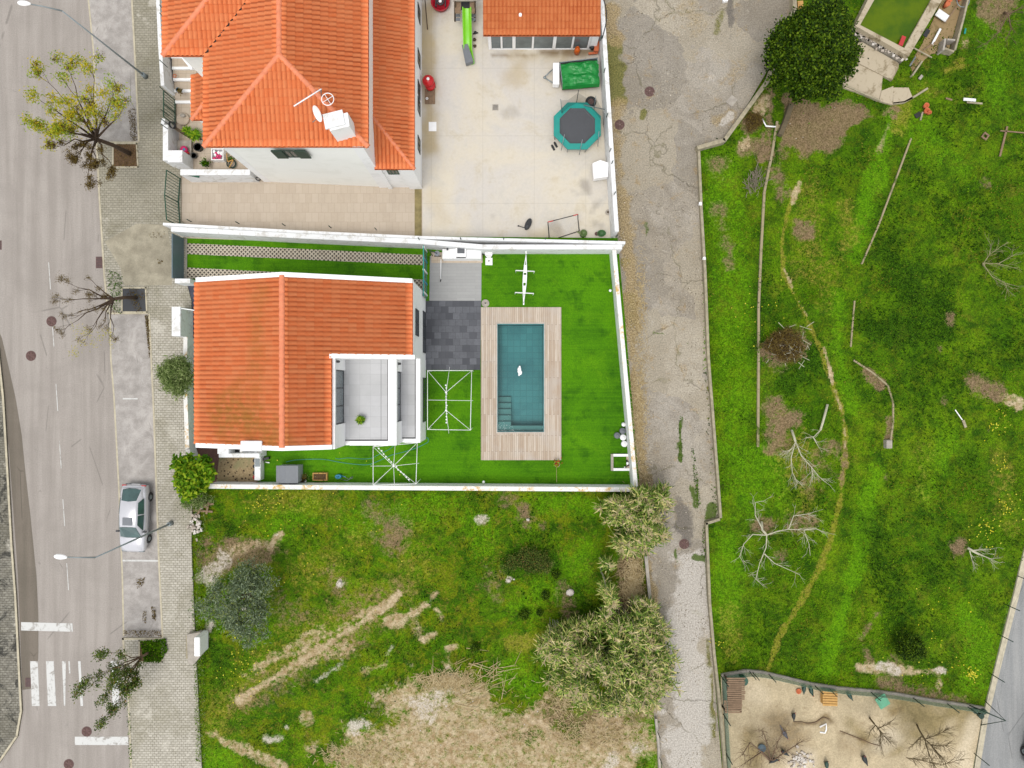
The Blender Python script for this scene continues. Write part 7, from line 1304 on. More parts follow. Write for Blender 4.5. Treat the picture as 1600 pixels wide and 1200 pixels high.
# at the annex front
t = thing('gas_cylinder', 'orange gas cylinder standing in front of the glazed annex', 'gas cylinder', (X(901), Y(82), .03)); m = MB(); m.lathe([(.14, 0), (.18, .05), (.18, .5), (.1, .62), (.001, .64)], (X(901), Y(83), .03), 18); m.build('body', M['orange'], t); m = MB(); m.torus((X(901), Y(83), .7), .1, .02, 16, 6); m.build('collar', M['orange'], t)
t = thing('garden_machine', 'orange and black garden machine in the corner between annex and courtyard wall', 'machine', (X(927), Y(80), .03)); m = MB(); m.box(X(931), Y(78), .35, .3, .65, .4, R(-8)); m.build('housing', M['terra'], t); m = MB(); m.blob((X(924), Y(78), .4), .18, .2, .2); m.build('engine', M['black'], t); m = MB(); m.box(X(926), Y(86), .25, .6, .12, .1, R(6)); m.build('base', M['terra'], t)
# black cable at the annex
m = MB(); m.tube(smooth([P(941, -10, 1.95), P(947, 15, 1.95), P(947, 35, 1.9), P(941, 60, 1.95)]), .03, 6); single(m, 'cable', 'black', 'black cable looping over the wall beside the annex roof', 'cable')
# ================================================================== front yard
for px, py, r, h, mt, lb, leaf in ((313, 233, .2, .4, 'black', 'large black pot of the front yard, right hand one of the two empty pots', None), (305.5, 245, .14, .25, 'dgrey', 'smaller dark pot of the front yard beside the white enclosure', None)):
    pot('plant_pot', px, py, r*1.3, h, mt, lb, 'pot', 'empty black pots in the front yard')
t = pot('potted_plant', 295, 209, .16, .4, 'dgrey', 'yellow green spiky potted plant nearest the street in the front yard', 'potted plant'); spiky(t, 292, 205, .8, 60, .42, 'l_lime', W=.035)
t = pot('potted_plant', 309, 213, .18, .4, 'black', 'larger yellow green potted plant tucked beside the porch roof', 'potted plant'); spiky(t, 305, 211, .9, 80, .5, 'l_lime', W=.04); tuft(t, 312, 216, .5, .18, 30, .1, .08, 'l_brown', 'dry_leaves')
t = pot('potted_plant', 322, 258, .18, .3, 'grey', 'low green leafy potted plant by the yard wall', 'potted plant'); tuft(t, 320, 254, .5, .24, 130, .12, .08, 'l_weed')
t = pot('potted_plant', 286, 147, .14, .3, 'bluegrey', 'small potted plant on the entrance steps, in a blue grey pot', 'potted plant', z=.4); tuft(t, 281, 143, .8, .16, 50, .12, .07, 'l_brown')
m = MB(); m.torus((X(281), Y(126), .7), .1, .025, 14, 6); o = single(m, 'flower_dish', 'terra', 'tiny dish on the upper entrance steps', 'dish')
t = thing('stone_planter', 'round pale stone planter base at the foot of the porch', 'planter', (X(288), Y(187), .03)); m = MB(); m.lathe([(.42, 0), (.42, .12), (.34, .14), (.2, .14), (.001, .12)], (X(287), Y(187), .03), 22); m.build('rim', M['yardtile'], t); m = MB(); m.blob((X(289), Y(183), .25), .2, .12, .12, 10, 6, random.Random(2), .2); m.build('ornament', M['conc'], t)
t = thing('toy_scooter', 'pink ride on toy with a blue hub inside the white enclosure', 'toy', (X(289), Y(235), .4)); m = MB(); m.lathe([(.1, 0), (.24, .05), (.22, .2), (.1, .24), (.001, .24)], (X(288, .5), Y(234, .5), .42), 16); m.build('body', M['pink'], t); m = MB(); m.blob((X(287, .7), Y(233, .7), .66), .09, .09, .05); m.build('hub', M['blue'], t); m = MB(); m.tube([P(290, 237, .5), P(296, 240, .45)], [.1, .04], 6); m.build('nose', M['red'], t)
t = thing('toy_crate', 'white crate heaped with pink and white toys by the front yard wall', 'crate', (X(338), Y(243), .03)); cz0, cz1 = .03, .5; q0, q1, q2, q3 = X(330, .5), X(349, .5), Y(250, .5), Y(232, .5); m = MB()
for b in ((q0, q0+.05, q2, q3), (q1-.05, q1, q2, q3), (q0+.051, q1-.051, q2, q2+.05), (q0+.051, q1-.051, q3-.05, q3)): m.bx(*b, cz0, cz1)
m.bx(q0+.051, q1-.051, q2+.051, q3-.051, cz0, .1); m.build('crate_body', M['plast'], t); m = MB(); rg = random.Random(9)
for k in range(9): m.blob((rg.uniform(q0+.15, q1-.15), rg.uniform(q2+.1, (q2+q3)/2+.1), .4), .1, .09, .09, 8, 5, rg, .2)
m.build('pink_toys', M['pink'], t); m = MB()
for k in range(5): m.blob((rg.uniform(q0+.15, q1-.15), rg.uniform((q2+q3)/2, q3-.12), .42), .09, .12, .07, 8, 5, rg, .2)
m.build('pale_toys', M['plast'], t)
t = thing('hose_tangle', 'tangle of green and yellow hose on the yard beside the toy crate', 'hose', (X(362), Y(252), .03)); m = MB(); m.torus((X(362), Y(256), .1), .28, .035, 22, 6); m.torus((X(365), Y(258), .17), .24, .03, 22, 6); m.build('coil', M['dgreen'], t); m = MB(); m.tube(smooth([P(354, 240, .3), P(356, 252, .3), P(364, 250, .3), P(358, 262, .2)]), .04, 6); m.build('yellow_loop', M['pinewood'], t); tuft(t, 361, 247, .3, .2, 60, .12, .06, 'l_weed')
t = thing('hose_coil', 'black hose coil hanging on the short white wall by the green pedestrian gate', 'hose', (X(269), Y(196), 1.0)); m = MB(); Mh = Matrix.Rotation(R(60), 3, 'Y'); 
for k in range(3): m.torus((X(268, 1.2)+.03*k, Y(195, 1.2), 1.2-.03*k), .2, .025, 20, 6, Mh)
m.build('coil', M['black'], t)
m = MB(); m.torus((X(405, .4), Y(281, .4), .6), .14, .035, 18, 6, Matrix.Rotation(R(60), 3, 'X')); single(m, 'wall_ring', 'dgrey', 'small dark ring at the foot of the large house, end of the yard wall', 'ring')
# ================================================================== street things
M['lampsteel'] = plain('pale_galvanised', C(168, 180, 184), .5, .05, 4, .2)
def lamp(label, base, bend, head, hz):
    t = thing('street_lamp', label, 'street lamp', (X(base[0]), Y(base[1]), .1)); b = Vector((X(base[0]), Y(base[1]), .1)); tp = Vector(P(*bend, hz)); tp = Vector((b.x*.4+tp.x*.6 if 0 else tp.x, tp.y, hz))
    m = MB(); m.tube([b, b.lerp(tp, .5), tp], [.07, .05, .035], 10); m.build('pole', M['lampsteel'], t); m = MB(); m.cyl((b.x, b.y), .17, .1, .5, 12, .13); m.build('base_sleeve', M['steel'], t)
    hd = Vector(P(*head, hz+.45)); m = MB(); m.tube([tp, tp.lerp(hd, .5)+Vector((0, 0, .08)), hd], [.045, .035, .03], 8); m.build('arm', M['steel'], t)
    d = (hd-tp).normalized(); an = math.atan2(d.y, d.x); m = MB(); v = []
    Mz = Matrix.Rotation(an, 3, 'Z')
    pts = [(-.34, .05), (-.2, .11), (0, .15), (.2, .14), (.33, .08), (.38, .0)]
    for k, (u, w2) in enumerate(pts):
        for a in range(10): q = Mz @ Vector((u, w2*math.cos(2*math.pi*a/10), .09*w2/.15*math.sin(2*math.pi*a/10))); v.append(hd+q)
    m.add(v, [(j*10+i, j*10+(i+1) % 10, (j+1)*10+(i+1) % 10, (j+1)*10+i) for j in range(5) for i in range(10)]+[tuple(range(9, -1, -1))], True); m.build('lamp_head', M['plast'], t)
lamp('grey street lamp reaching over the road from the pavement, by the large house', (229, 121), (97, 17), (38, 5), 8.0)
lamp('grey street lamp whose pole crosses the parked silver car', (269, 817), (149, 871), (95, 870), 8.0)
def manhole(px, py, label, r=.33, name='manhole_cover', z=.004, mat='rust'):
    t = thing(name, label, 'manhole cover', (X(px), Y(py), z)); m = MB(); m.lathe([(r, 0), (r, .008), (r*.86, .008), (r*.85, .003), (r*.8, .003), (r*.79, .009), (r*.3, .009), (r*.29, .004), (.001, .004)], (X(px), Y(py), z), 26); m.build('cover', M[mat], t); m = MB()
    for k in range(6): a = k*math.pi/3; m.box(X(px)+r*.55*math.cos(a), Y(py)+r*.55*math.sin(a), z+.012, r*.4, .03, .006, a)
    m.build('ribs', M['dwood'], t)
for q in ((80.5, 502, 'brown manhole cover in the road just below the leafless street tree'), (48.5, 556, 'brown manhole cover in the road nearest the old dark asphalt strip'), (135.5, 1143, 'brown manhole cover touching the lower white stop line'), (107.5, 1194, 'brown manhole cover at the bottom edge below the stop line'), (1015, 143, 'brown manhole cover in the wide upper part of the old lane'), (968, 195, 'rusty manhole cover in the lane close to the courtyard wall'), (1069, 850, 'brown manhole cover in the lane near the step of the field wall')): manhole(*q)
def grate(px, py, w_, h_, label):
    t = thing('drain_grate', label, 'drain grate', (X(px), Y(py), .004)); m = MB(); m.bev(X(px)-w_/2, X(px)+w_/2, Y(py)-h_/2, Y(py)+h_/2, .002, .016, .004); m.build('frame', M['rust'], t); m = MB()
    for i in range(7): y = Y(py)-h_/2+h_*(i+.7)/7.4; m.bx(X(px)-w_*.38, X(px)+w_*.38, y-.012, y+.012, .0165, .02)
    m.build('slots', M['dgrey'], t)
grate(155, 410, .42, .75, 'rusty drain grate at the road edge above the dark tree pit'); grate(44, 1066, .35, .6, 'rusty drain grate at the kerb beside the zebra crossing'); grate(-1, 383, .3, .6, 'rusty drain grate cut by the left edge of the picture')
t = thing('utility_cabinet', 'pale trapezoid utility cabinet on the pavement edge above the grass lot', 'utility cabinet', (X(300), Y(1010), .1)); zc = 1.35
m = MB(); m.bev(X(303, zc), X(312, zc), Y(1026, zc), Y(996, zc), .1, zc, .05); m.build('cabinet', M['plast'], t); m = MB(); m.prism([Q(x, y, .3) for x, y in ((294, 990), (315, 986), (318, 1020), (304, 1037), (296, 1034))], .1, .5); m.build('plinth', M['conc'], t)
m = MB(); m.box(X(296), Y(1010), .104, .35, 1.5, .006); m.build('base_slab', M['stone'], t)
t = thing('wooden_pallet', 'broken pale wooden pallet on the lot corner beside the pavement', 'pallet', (X(319), Y(795), 0)); m = MB()
for k, (cx, cy, l, a) in enumerate(((312, 790, 1.2, -8), (318, 798, 1.3, -4), (322, 788, 1.1, 4), (316, 793, 1.0, 62), (326, 793, .8, 80))): m.box(X(cx), Y(cy), .12+.06*(k > 2), l, .12, .035, R(a), R(3*k-4))
m.build('planks', M['wood'], t)
t = thing('rubble_heap', 'heap of broken white blocks between the pallet and the pavement', 'rubble', (X(308), Y(817), 0)); m = MB(); rg = random.Random(12)
for k in range(46): m.box(X(308+rg.gauss(0, 4.5)), Y(818+rg.gauss(0, 11)), .1+rg.random()*.25, rg.uniform(.08, .24), rg.uniform(.08, .2), rg.uniform(.05, .14), rg.uniform(0, 3), rg.uniform(-.6, .6))
m.build('blocks', M['rubble'], t)
# ================================================================== cars
def car(label, x, y, rz, paint, glass='carglass'):
    t = thing('parked_car', label, 'car', (0, 0, 0)); m = MB(); st = [(2.18, .60, .42, .62), (2.1, .78, .28, .86), (1.7, .83, .22, .93), (1.0, .85, .2, .92), (0, .86, .2, .90), (-1.0, .85, .2, .88), (-1.6, .83, .22, .84), (-2.05, .75, .28, .72), (-2.18, .56, .4, .56)]
    pr = []; cs = [(-.88, 0, 0), (-.97, .25, 0), (-1, .55, 0), (-.97, .85, 0), (-.86, 1.0, 0), (-.4, 1.03, .0), (0, 1.045, 0), (.4, 1.03, 0), (.86, 1, 0), (.97, .85, 0), (1, .55, 0), (.97, .25, 0), (.88, 0, 0)]
    for yy, w2, z0, z1 in st:
        for a, b, _ in cs: pr.append((a*w2, yy, z0+(z1-z0)*b))
    k = len(cs); fs = [(j*k+i, j*k+(i+1) % k, (j+1)*k+(i+1) % k, (j+1)*k+i) for j in range(len(st)-1) for i in range(k)]+[tuple(range(k-1, -1, -1)), tuple(range((len(st)-1)*k, len(st)*k))]
    m.add(pr, fs, True)
    gh = [(-1.18, .70, .88, .70, .90), (-.38, .76, .9, .54, 1.36), (.35, .78, .9, .56, 1.40), (1.15, .77, .9, .54, 1.35), (2.0, .66, .92, .62, .96)]; pr = []
    for yy, wb, zb, wt, zt_ in gh: pr += [(-wb, yy, zb-.05), (-wt, yy, zt_-.02), (-wt*.8, yy, zt_+.015), (0, yy, zt_+.03), (wt*.8, yy, zt_+.015), (wt, yy, zt_-.02), (wb, yy, zb-.05)]
    m.add(pr, [(j*7+i, j*7+i+1, (j+1)*7+i+1, (j+1)*7+i) for j in range(4) for i in range(6)]+[tuple(range(7)), tuple(range(34, 27, -1))], True)
    body = m.build('body', paint, t, org='local'); e = Vector((0, 0, .018))
    def win(nm, q, n=1):
        m = MB(); q = [Vector(p) for p in q]; nr = (q[1]-q[0]).cross(q[2]-q[0]).normalized(); nr = nr if nr.z > -.2 and (nr.z > .2 or nr.x*q[0].x > 0) else -nr
        m.add([p+nr*.02 for p in q]+[p-nr*.01 for p in q], [tuple(range(len(q)))]+[(i, (i+1) % len(q), len(q)+(i+1) % len(q), len(q)+i) for i in range(len(q))]); return m.build(nm, M[glass] if nm != 'sunroof' else M['grey'], t, org='local')
    win('windscreen', [(-.66, -1.1, .95), (-.3, -1.17, .975), (.3, -1.17, .975), (.66, -1.1, .95), (.5, -.45, 1.345), (.25, -.43, 1.37), (-.25, -.43, 1.37), (-.5, -.45, 1.345)])
    win('rear_window', [(-.58, 1.9, 1.0), (-.2, 1.98, 1.0), (.2, 1.98, 1.0), (.58, 1.9, 1.0), (.47, 1.25, 1.325), (0, 1.2, 1.375), (-.47, 1.25, 1.325)])
    for sg in (-1, 1):
        win('side_window', [(sg*.755, -.7, .95), (sg*.775, .3, .95), (sg*.58, .3, 1.33), (sg*.57, -.3, 1.31)]); win('side_window', [(sg*.775, .38, .95), (sg*.75, 1.35, .96), (sg*.58, 1.12, 1.3), (sg*.585, .38, 1.335)])
        m = MB(); m.box(sg*.86, -.78, .93, .2, .1, .12); m.build('mirror', M['dgrey'], t, org='local'); m = MB(); m.box(sg*.55, -2.08, .6, .34, .1, .13); m.build('headlight', M['glass_l'], t, org='local'); m = MB(); m.box(sg*.62, 2.13, .76, .26, .08, .14); m.build('tail_lamp', M['lens'], t, org='local')
        m = MB(); m.bx(sg*.86-.012, sg*.86+.012, -1.1, 1.3, .5, .55); m.build('door_moulding', M['grey'], t, org='local')
        for yy in (-1.35, 1.35):
            m = MB(); Mw = Matrix.Rotation(R(90), 3, 'Y'); m.torus((sg*.8, yy, .31), .23, .085, 22, 8, Mw); wl = m.build('wheel', M['rubber'], t, org='local'); m = MB(); m.torus((sg*.83, yy, .31), .1, .06, 16, 6, Mw); m.box(sg*.84, yy, .31, .04, .3, .05); m.box(sg*.84, yy, .31, .04, .05, .3); m.build('rim', M['steel'], wl, org='local')
    win('sunroof', [(-.3, -.3, 1.415), (.3, -.3, 1.415), (.3, .18, 1.435), (-.3, .18, 1.435)]); m = MB(); m.bx(-.26, .26, 2.17, 2.2, .5, .6); m.build('number_plate', M['plast'], t, org='local')
    m = MB(); m.bx(-.7, .7, 2.1, 2.2, .36, .5); m.build('bumper', M['grey'], t, org='local')
    for o in t.children_recursive: o.location = (0, 0, 0)
    t.location = (x, y, .0); t.rotation_euler.z = rz; return t
car('silver hatchback with a grey sunroof parked in the bay beside the pavement', -24.25, -8.62, R(-2), M['silver'])
c2 = car('dark car on the grey road, mostly cut off by the right edge of the picture', 34.2, -22.6, R(-12), M['darkpaint'])
# ================================================================== water tank corner, top right
zt_tank = .8
tk = thing('water_tank', 'raised concrete water tank filled with green algae water behind the big evergreen', 'water tank', (X(1400), Y(30), 0)); zt = .8
I = [Q(x, y, zt) for x, y in ((1345, 40), (1402, 69.5), (1421, 70), (1457, -5), (1500, -90), (1410, -110))]; I = [Q(1344, 39, zt), Q(1413, 75, zt), Q(1455, 0, zt), Q(1500, -80, zt), Q(1408, -75, zt)]
O = [Q(1336, 40, zt), Q(1420, 88, zt), Q(1472, 0, zt), Q(1518, -85, zt), Q(1400, -88, zt)]; m = MB()
for i in range(5): j = (i+1) % 5; m.prism([O[i], O[j], I[j], I[i]], 0, zt)
m.build('rim', M['oldslab'], tk); m = MB(); m.prism(I, .02, zt-.22); m.build('water', M['algae'], tk)
m = MB(); m.box(*P(1409.5, 64, zt+.02), .26, .62, .1, R(-22)); single(m, 'pool_board', 'lens', 'small red board lying at the corner of the green water tank', 'board')
t = thing('concrete_ledge', 'broken concrete ledge with patches of debris along the lower side of the water tank', 'ledge', (X(1375), Y(70), 0)); m = MB(); m.wall([Q(1334, 47), Q(1368, 67), Q(1410, 91)], -.5, 0, .3); m.build('ledge', plain('grey_ledge', C(128, 122, 110), .9, .3, 3), t); m = MB(); rg = random.Random(5)
for k in range(90): f = rg.random(); m.box(X(1337+f*73+rg.gauss(0, 2)), Y(54+f*42+rg.gauss(0, 3)), .34, rg.uniform(.08, .4), rg.uniform(.05, .2), .08, rg.uniform(0, 3))
m.build('debris', M['rubble'], t)
for k, (pl, z1, lb) in enumerate((([(1330, 60), (1340, 68), (1362, 68), (1402, 92), (1402, 108), (1392, 127), (1335, 98), (1322, 90)], .16, 'upper weathered concrete slab between the evergreen and the water tank'), ([(1330, 98), (1340, 101), (1378, 120), (1376, 142), (1372, 158), (1318, 138), (1312, 120)], .1, 'lower weathered concrete slab edging the bare earth'), ([(1376, 143), (1394, 136), (1393, 165), (1372, 159)], .14, 'small square concrete slab at the end of the lower slab'), ([(1394, 138), (1418, 138), (1425, 155), (1412, 161), (1394, 163)], .12, 'fan shaped concrete paving piece beside the small square slab'))):
    m = MB(); m.prism([Q(*p) for p in pl], -.1, z1); single(m, 'concrete_slab', 'oldslab', lb, 'slab')
wallthing('concrete_kerb', 'low pale kerb line along the lower edge of the concrete slabs', [(1316, 135), (1345, 148), (1373, 160)], .1, .2, M['stone'], -.1, None, 'kerb')
wallthing('concrete_kerb', 'curved broken kerb running from the fan shaped paving into the grass', [(1394, 164), (1412, 162), (1430, 152), (1449, 140)], .12, .12, M['stone'], -.1, None, 'kerb')
t = thing('debris_pen', 'narrow walled pen full of boards and scrap beside the green water tank', 'pen', (X(1480), Y(50), 0)); m = MB(); m.wall([Q(1506, -10), Q(1494, 40), Q(1482, 84)], .12, 0, .6); m.wall([Q(1464, 82), Q(1482, 88)], .12, 0, .55); m.wall([Q(1436, 98), Q(1421, 120)], .1, 0, .3); m.build('pen_wall', M['stone'], t)
m = MB(); m.prism([Q(*p) for p in ((1474, -5), (1505, -5), (1492, 45), (1481, 82), (1455, 84), (1425, 112), (1421, 100), (1440, 70))], -.1, .03); m.build('pen_floor', M['penfloor'], t)
rg = random.Random(8)
for k, (cx, cy, l, w2, a, mt, lb) in enumerate(((1472, 24, .8, .5, -35, 'wall', 'crumpled white sheet panel near the top of the scrap pen'), (1463, 57, 1.15, .14, 62, 'wall', 'long white board lying diagonally in the scrap pen'), (1441, 82, 1.4, .07, -28, 'stone', 'thin pale stick across the lower end of the scrap pen'), (1426, 96, .7, .08, 58, 'glass_l', 'thin pale blue strip beside the tank corner'), (1488, 20, 1.6, .06, 55, 'wood', 'long brown stick along the scrap pen wall'), (1452, 72, .9, .08, 35, 'wood', 'brown batten in the middle of the scrap pen'), (1440, 58, .5, .28, 60, 'black', 'small black box on the tank rim'))):
    m = MB(); m.box(X(cx, .3), Y(cy, .3), .3 if k != 6 else .83, l, w2, .05, R(a), R(rg.uniform(-6, 6))); single(m, 'scrap_board' if k != 6 else 'black_box', mt, lb, 'scrap board' if k != 6 else 'box')
t = thing('block_chamber', 'small square block chamber with a dark opening at the lower end of the scrap pen', 'chamber', (X(1475), Y(75), 0)); m = MB(); m.wall([Q(1466, 86), Q(1469, 68)], .12, 0, .65); m.wall([Q(1471, 70), Q(1483, 71)], .1, 0, .62); m.build('chamber_wall', M['conc'], t); m = MB(); m.bx(X(1469), X(1478), Y(82), Y(70), .0, .06); m.build('opening', M['black'], t)
m = MB(); m.torus((X(1497), Y(8), .5), .4, .03, 24, 6); single(m, 'wire_ring', 'steel', 'large grey wire ring at the top of the scrap pen', 'ring')
t = thing('red_pots', 'cluster of small red pots at the top of the scrap pen', 'pots', (X(1475), Y(8), 0)); m = MB()
for x, y in ((1462, 3), (1474, 12), (1477, 6), (1495, 2)): m.cyl(Q(x, y), .12, .1, .5, 10, .16)
m.build('pots', M['terra'], t)
# field bits
for cx, cy, l, w2, a, mt, lb in ((1481, 156, .42, .1, -15, 'wood', 'short brown plank in the grass below the scrap pen'), (1513, 157, .8, .18, -5, 'wall', 'crumpled white plastic strip in the grass right of the short plank'), (1521, 162, 1.0, .1, -5, 'stone', 'thin pale board under the white plastic strip'), (1437, 122, .3, .18, 50, 'conc', 'small pale stone in the grass below the scrap pen'), (1506, 50, .1, .35, -10, 'teal', 'tiny teal rag above the round bare patch'), (1566, 222, 2.0, .12, 76, 'wood', 'weathered plank with a burnt orange end near the right edge'), (1580, 207, 1.6, .07, -5, 'wood', 'thin branch lying level above the weathered plank'), (1505, 662, .16, .5, 20, 'stone', 'short pale stick in the green weeds at right'), (1496, 648, .05, .8, 35, 'plast', 'thin white cane in the green weeds at right')):
    m = MB(); m.box(X(cx), Y(cy), .12, l, w2, .05, R(a)); single(m, 'plank' if l > .3 else 'scrap_piece', mt, lb, 'scrap')
m = MB(); m.torus((X(1537), Y(214), .15), .22, .08, 4, 6, Matrix.Rotation(R(10), 3, 'Z')); single(m, 'hollow_block', 'wood', 'grey brown hollow square block in the grass near the right edge', 'block')
t = thing('clay_pots', 'group of orange clay pots with a dark hole beside them in the grass', 'clay pots', (X(1443), Y(175), 0)); m = MB()
for x, y, r in ((1444, 167, .17), (1445, 175, .18), (1449, 178, .12)): m.lathe([(r*.7, 0), (r, .3), (r*.8, .3), (r*.7, .1), (.001, .1)], (X(x), Y(y), 0), 14)
m.build('pots', M['terra'], t); m = MB(); m.box(X(1434), Y(180), .02, .4, .3, .05, R(30)); m.build('dark_board', M['black'], t); m = MB(); m.box(X(1439), Y(182), .06, .1, .55, .06, R(-15)); m.build('board', M['stone'], t)
for k, (x, y, s, lb) in enumerate(((795, 907, .13, 'white stone in the grass left of the dark weed plants'), (531, 911, .14, 'pale stone in the grass above the tyre tracks'), (380, 950, .2, 'pale stone beneath the right side of the olive tree'), (803, 905, .07, 'tiny pale stone next to the white stone'), (890, 925, .28, 'pale broken stone near the tall reed spike'), (825, 812, .12, 'small pale stone on the brown patch under the lower garden wall'))):
    m = MB(); m.blob((X(x), Y(y), .04), s, s*.8, s*.5, 8, 5, random.Random(k), .25); single(m, 'stone', 'rubble', lb, 'stone')
# concrete culvert and other bits on the upper lane
m = MB(); m.box(X(1143), Y(158), .03, .5, .6, .08, R(-40)); single(m, 'concrete_plate', 'conc', 'square concrete plate on the lane near the bend of the field wall', 'plate')
m = MB(); m.box(X(1132), Y(1), .1, .3, .3, .2, R(10)); single(m, 'white_block', 'plast', 'small white block at the top edge of the lane', 'block')
m = MB(); m.box(X(1246), Y(12), .3, .35, .35, .4, R(5)); m.box(X(1246), Y(12), .52, .2, .2, .04, R(5)); single(m, 'meter_box', 'pinewood', 'small yellowish box beside the top of the evergreen', 'box')
wallthing('steps_wall', 'short dark stone wall stub under the edge of the evergreen', [(1230, 165), (1222, 190), (1213, 212)], .3, .4, plain('dark_stone', C(110, 98, 74), .95, .2, 3), 0, None, 'wall')
m = MB(); m.tube([P(1191, 186, .3), P(1197, 197, .3), P(1212, 198, .3)], .05, 6); single(m, 'bent_pipe', 'plast', 'bent white pipe lying beside the dark stone wall stub', 'pipe')
# ================================================================== bird yard
t = thing('slatted_shelter', 'large weathered slatted timber shelter in the upper left corner of the bird yard', 'shelter', (X(1148), Y(1088), 0)); rg = random.Random(6)
for k in range(19):
    y = 1060+k*2.95; xa, xb = (1136, 1164) if k < 12 else (1132, 1159); m = MB(); z = .9+rg.uniform(-.02, .02); m.box((X(xa, z)+X(xb, z))/2, Y(y, z), z, X(xb, z)-X(xa, z)+rg.uniform(-.08, .08), .085, .03, R(rg.uniform(-1, 1))); m.build('slat', M['wood'], t)
for q in ((1137, 1062), (1162, 1062), (1134, 1112), (1158, 1112)): m = MB(); m.bx(X(q[0], .85)-.04, X(q[0], .85)+.04, Y(q[1], .85)-.04, Y(q[1], .85)+.04, .02, .86); m.build('leg', M['dwood'], t)
m = MB(); m.bx(X(1136, .5), X(1160, .5), Y(1112, .5), Y(1062, .5), .3, .34); m.build('floor_boards', M['dwood'], t)
t = thing('slatted_shelter', 'small yellow slatted timber shelter against the middle of the bird yard fence', 'shelter', (X(1297), Y(1091), 0))
for k in range(6): y = 1081.5+k*4; m = MB(); m.box(X(1297, .6), Y(y, .6), .6, X(1309, .6)-X(1286, .6), .12, .03, R(-2)); m.build('slat', M['pinewood'], t)
m = MB(); m.bx(X(1287, .5), X(1308, .5), Y(1102, .5), Y(1081, .5), .02, .56); m.build('body', M['pinewood'], t)
t = thing('box_lid', 'tilted mint green plastic box lid near the bird yard fence', 'lid', (X(1379), Y(1096), 0)); m = MB(); m.box(X(1379, .5), Y(1096, .5), .5, .72, .85, .06, R(33), R(10)); m.box(X(1379, .5), Y(1096, .5), .55, .5, .6, .05, R(33), R(10)); m.build('lid', plain('mint_plastic', C(112, 186, 148), .5, .08), t); m = MB(); m.tube([(X(1375), Y(1104), 0), (X(1375, .4), Y(1102, .4), .4)], .03); m.build('prop', M['dwood'], t)
t = thing('green_drum', 'dark green drum on the wall behind the large slatted shelter', 'drum', (X(1156), Y(1056), .35)); m = MB(); m.cyl(Q(1156, 1057), .3, .3, .75, 14); m.build('drum', M['green'], t); m = MB(); m.cyl(Q(1152, 1053), .12, .75, .82, 10); m.build('lid', M['hose'], t)
t = thing('low_frame', 'white triangular frame lying in the middle of the bird yard', 'frame', (X(1288), Y(1140), .03)); m = MB(); m.tube([P(1281, 1136, .12), P(1291, 1131, .15), P(1291, 1140, .1), P(1289, 1145, .06), P(1281, 1144, .06)], .05, 4); m.build('frame', M['plast'], t)
t = thing('metal_basin', 'round blue grey metal basin under the left bare tree of the bird yard', 'basin', (X(1189), Y(1167), .02)); m = MB(); m.lathe([(.22, 0), (.26, .18), (.24, .18), (.2, .06), (.001, .06)], (X(1189), Y(1167), .02), 20); m.build('basin', M['bluegrey'], t)
t = thing('clay_bowl', 'orange clay bowl near the bird yard fence, left of two hens', 'bowl', (X(1247), Y(1079), .02)); m = MB(); m.lathe([(.12, 0), (.18, .1), (.15, .1), (.1, .03), (.001, .03)], (X(1247), Y(1079), .02), 16); m.build('bowl', M['terra'], t)
m = MB(); m.tube(smooth([P(1240, 1128, .03), P(1252, 1128, .04), P(1262, 1130, .04), P(1275, 1128, .05), P(1286, 1121, .05), P(1295, 1124, .04)]), .03, 5); single(m, 'crooked_branch', 'bark', 'crooked branch lying left of the white triangular frame', 'branch')
m = MB(); m.tube(smooth([P(1312, 1142, .03), P(1325, 1147, .05), P(1345, 1155, .04), P(1362, 1162, .04), P(1375, 1165, .04)]), .025, 5); single(m, 'crooked_branch', 'bark', 'long crooked branch lying between the green lid and bottom edge', 'branch')
m = MB(); rg = random.Random(15)
for k in range(60): m.box(X(1250+rg.gauss(0, 10)), Y(1188+rg.gauss(0, 8)), .08, rg.uniform(.05, .2), rg.uniform(.05, .18), .08, rg.uniform(0, 3), rg.uniform(-.5, .5))
t = thing('rubble_heap', 'heap of pale stones at the bottom edge of the bird yard', 'rubble', (X(1250), Y(1188), 0)); m.build('stone_heap', M['rubble'], t)
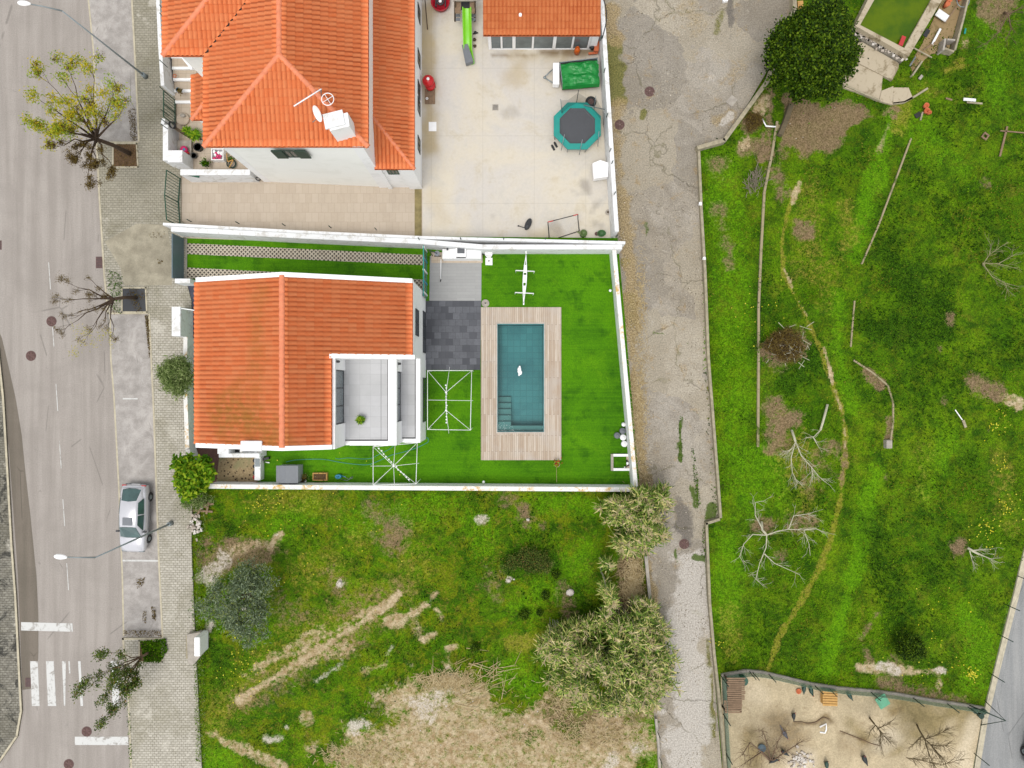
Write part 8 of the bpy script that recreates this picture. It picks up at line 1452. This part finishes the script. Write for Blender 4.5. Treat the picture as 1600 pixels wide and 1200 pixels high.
def hen(px, py, rz, s, mat, label, tail=.12, group='hens scratching in the bird yard'):
    t = thing('hen', label, 'hen', (0, 0, 0), group); m = MB()
    sec = [(-.20-tail, .015, .30, .01), (-.22, .045, .27, .05), (-.16, .085, .22, .09), (-.06, .115, .19, .12), (.05, .105, .19, .11), (.12, .07, .24, .075), (.16, .042, .31, .045), (.185, .036, .35, .036), (.215, .03, .355, .03), (.245, .008, .345, .008)]
    v = []; n = 10
    for x, w2, z, h in sec:
        for a in range(n): v.append((x, w2*math.cos(2*math.pi*a/n), z+h*math.sin(2*math.pi*a/n)))
    m.add(v, [(j*n+i, j*n+(i+1) % n, (j+1)*n+(i+1) % n, (j+1)*n+i) for j in range(len(sec)-1) for i in range(n)]+[tuple(range(n)), tuple(range(len(sec)*n-1, len(sec)*n-n-1, -1))], True)
    for sg in (-1, 1): m.tube([(0, sg*.04, .12), (.0, sg*.045, .03)], .008, 4); m.tube([(-.02, sg*.045, .025), (.05, sg*.05, .025)], .006, 4)
    m.build('body', M[mat], t, org='local'); m = MB(); m.bx(.17, .22, -.006, .006, .375, .4); m.build('comb', M['red'], t, org='local'); m = MB(); m.tube([(.235, 0, .35), (.27, 0, .34)], [.01, .002], 5); m.build('beak', M['pinewood'], t, org='local')
    for o in t.children: o.location = (0, 0, 0)
    t.location = (X(px), Y(py), .0); t.rotation_euler.z = rz; t.scale = (s, s, s); return t
M['hen'] = plain('dark_plumage', C(34, 44, 46), .6, .3, 12); M['heng'] = plain('green_black_plumage', C(24, 66, 54), .5, .3, 12); M['hengrey'] = plain('grey_plumage', C(92, 92, 100), .7, .2, 12)
hen(1254, 1073, R(80), 1.15, 'heng', 'dark green hen by the fence, nearest the orange clay bowl'); hen(1265, 1077, R(-80), 1.25, 'heng', 'dark green hen by the fence, second to the right of the clay bowl'); hen(1324, 1083, R(120), 1.2, 'heng', 'dark green hen just right of the small yellow shelter')
hen(1238, 1115, R(85), 1.1, 'hen', 'black hen alone on the sand right of the large shelter'); hen(1224, 1144, R(-60), 1.2, 'hengrey', 'grey bird with a very long tail in the left of the bird yard', .42); hen(1347, 1181, R(110), 1.4, 'hen', 'large black hen alone near the bottom of the bird yard'); hen(1289, 1190, R(90), 1.2, 'heng', 'dark green long tailed hen at the bottom edge right of the stone heap', .4)
hen(1222, 1172, R(150), 1.2, 'hen', 'black hen between the round basin and the stone heap'); hen(1207, 1184, R(20), 1.3, 'hen', 'black hen under the twigs of the left bare tree')
for x, y, lb in ((1520, 1108, 'dark green bucket at the fence corner, leftmost of three'), (1533, 1109, 'dark green bucket at the fence corner, rightmost of three'), (1529, 1116, 'dark green bucket at the fence corner, lowest of three')):
    m = MB(); m.cyl(Q(x, y), .14, .02, .3, 12, .18); single(m, 'bucket', 'dgreen', lb, 'bucket', 'dark green buckets at the fence corner')
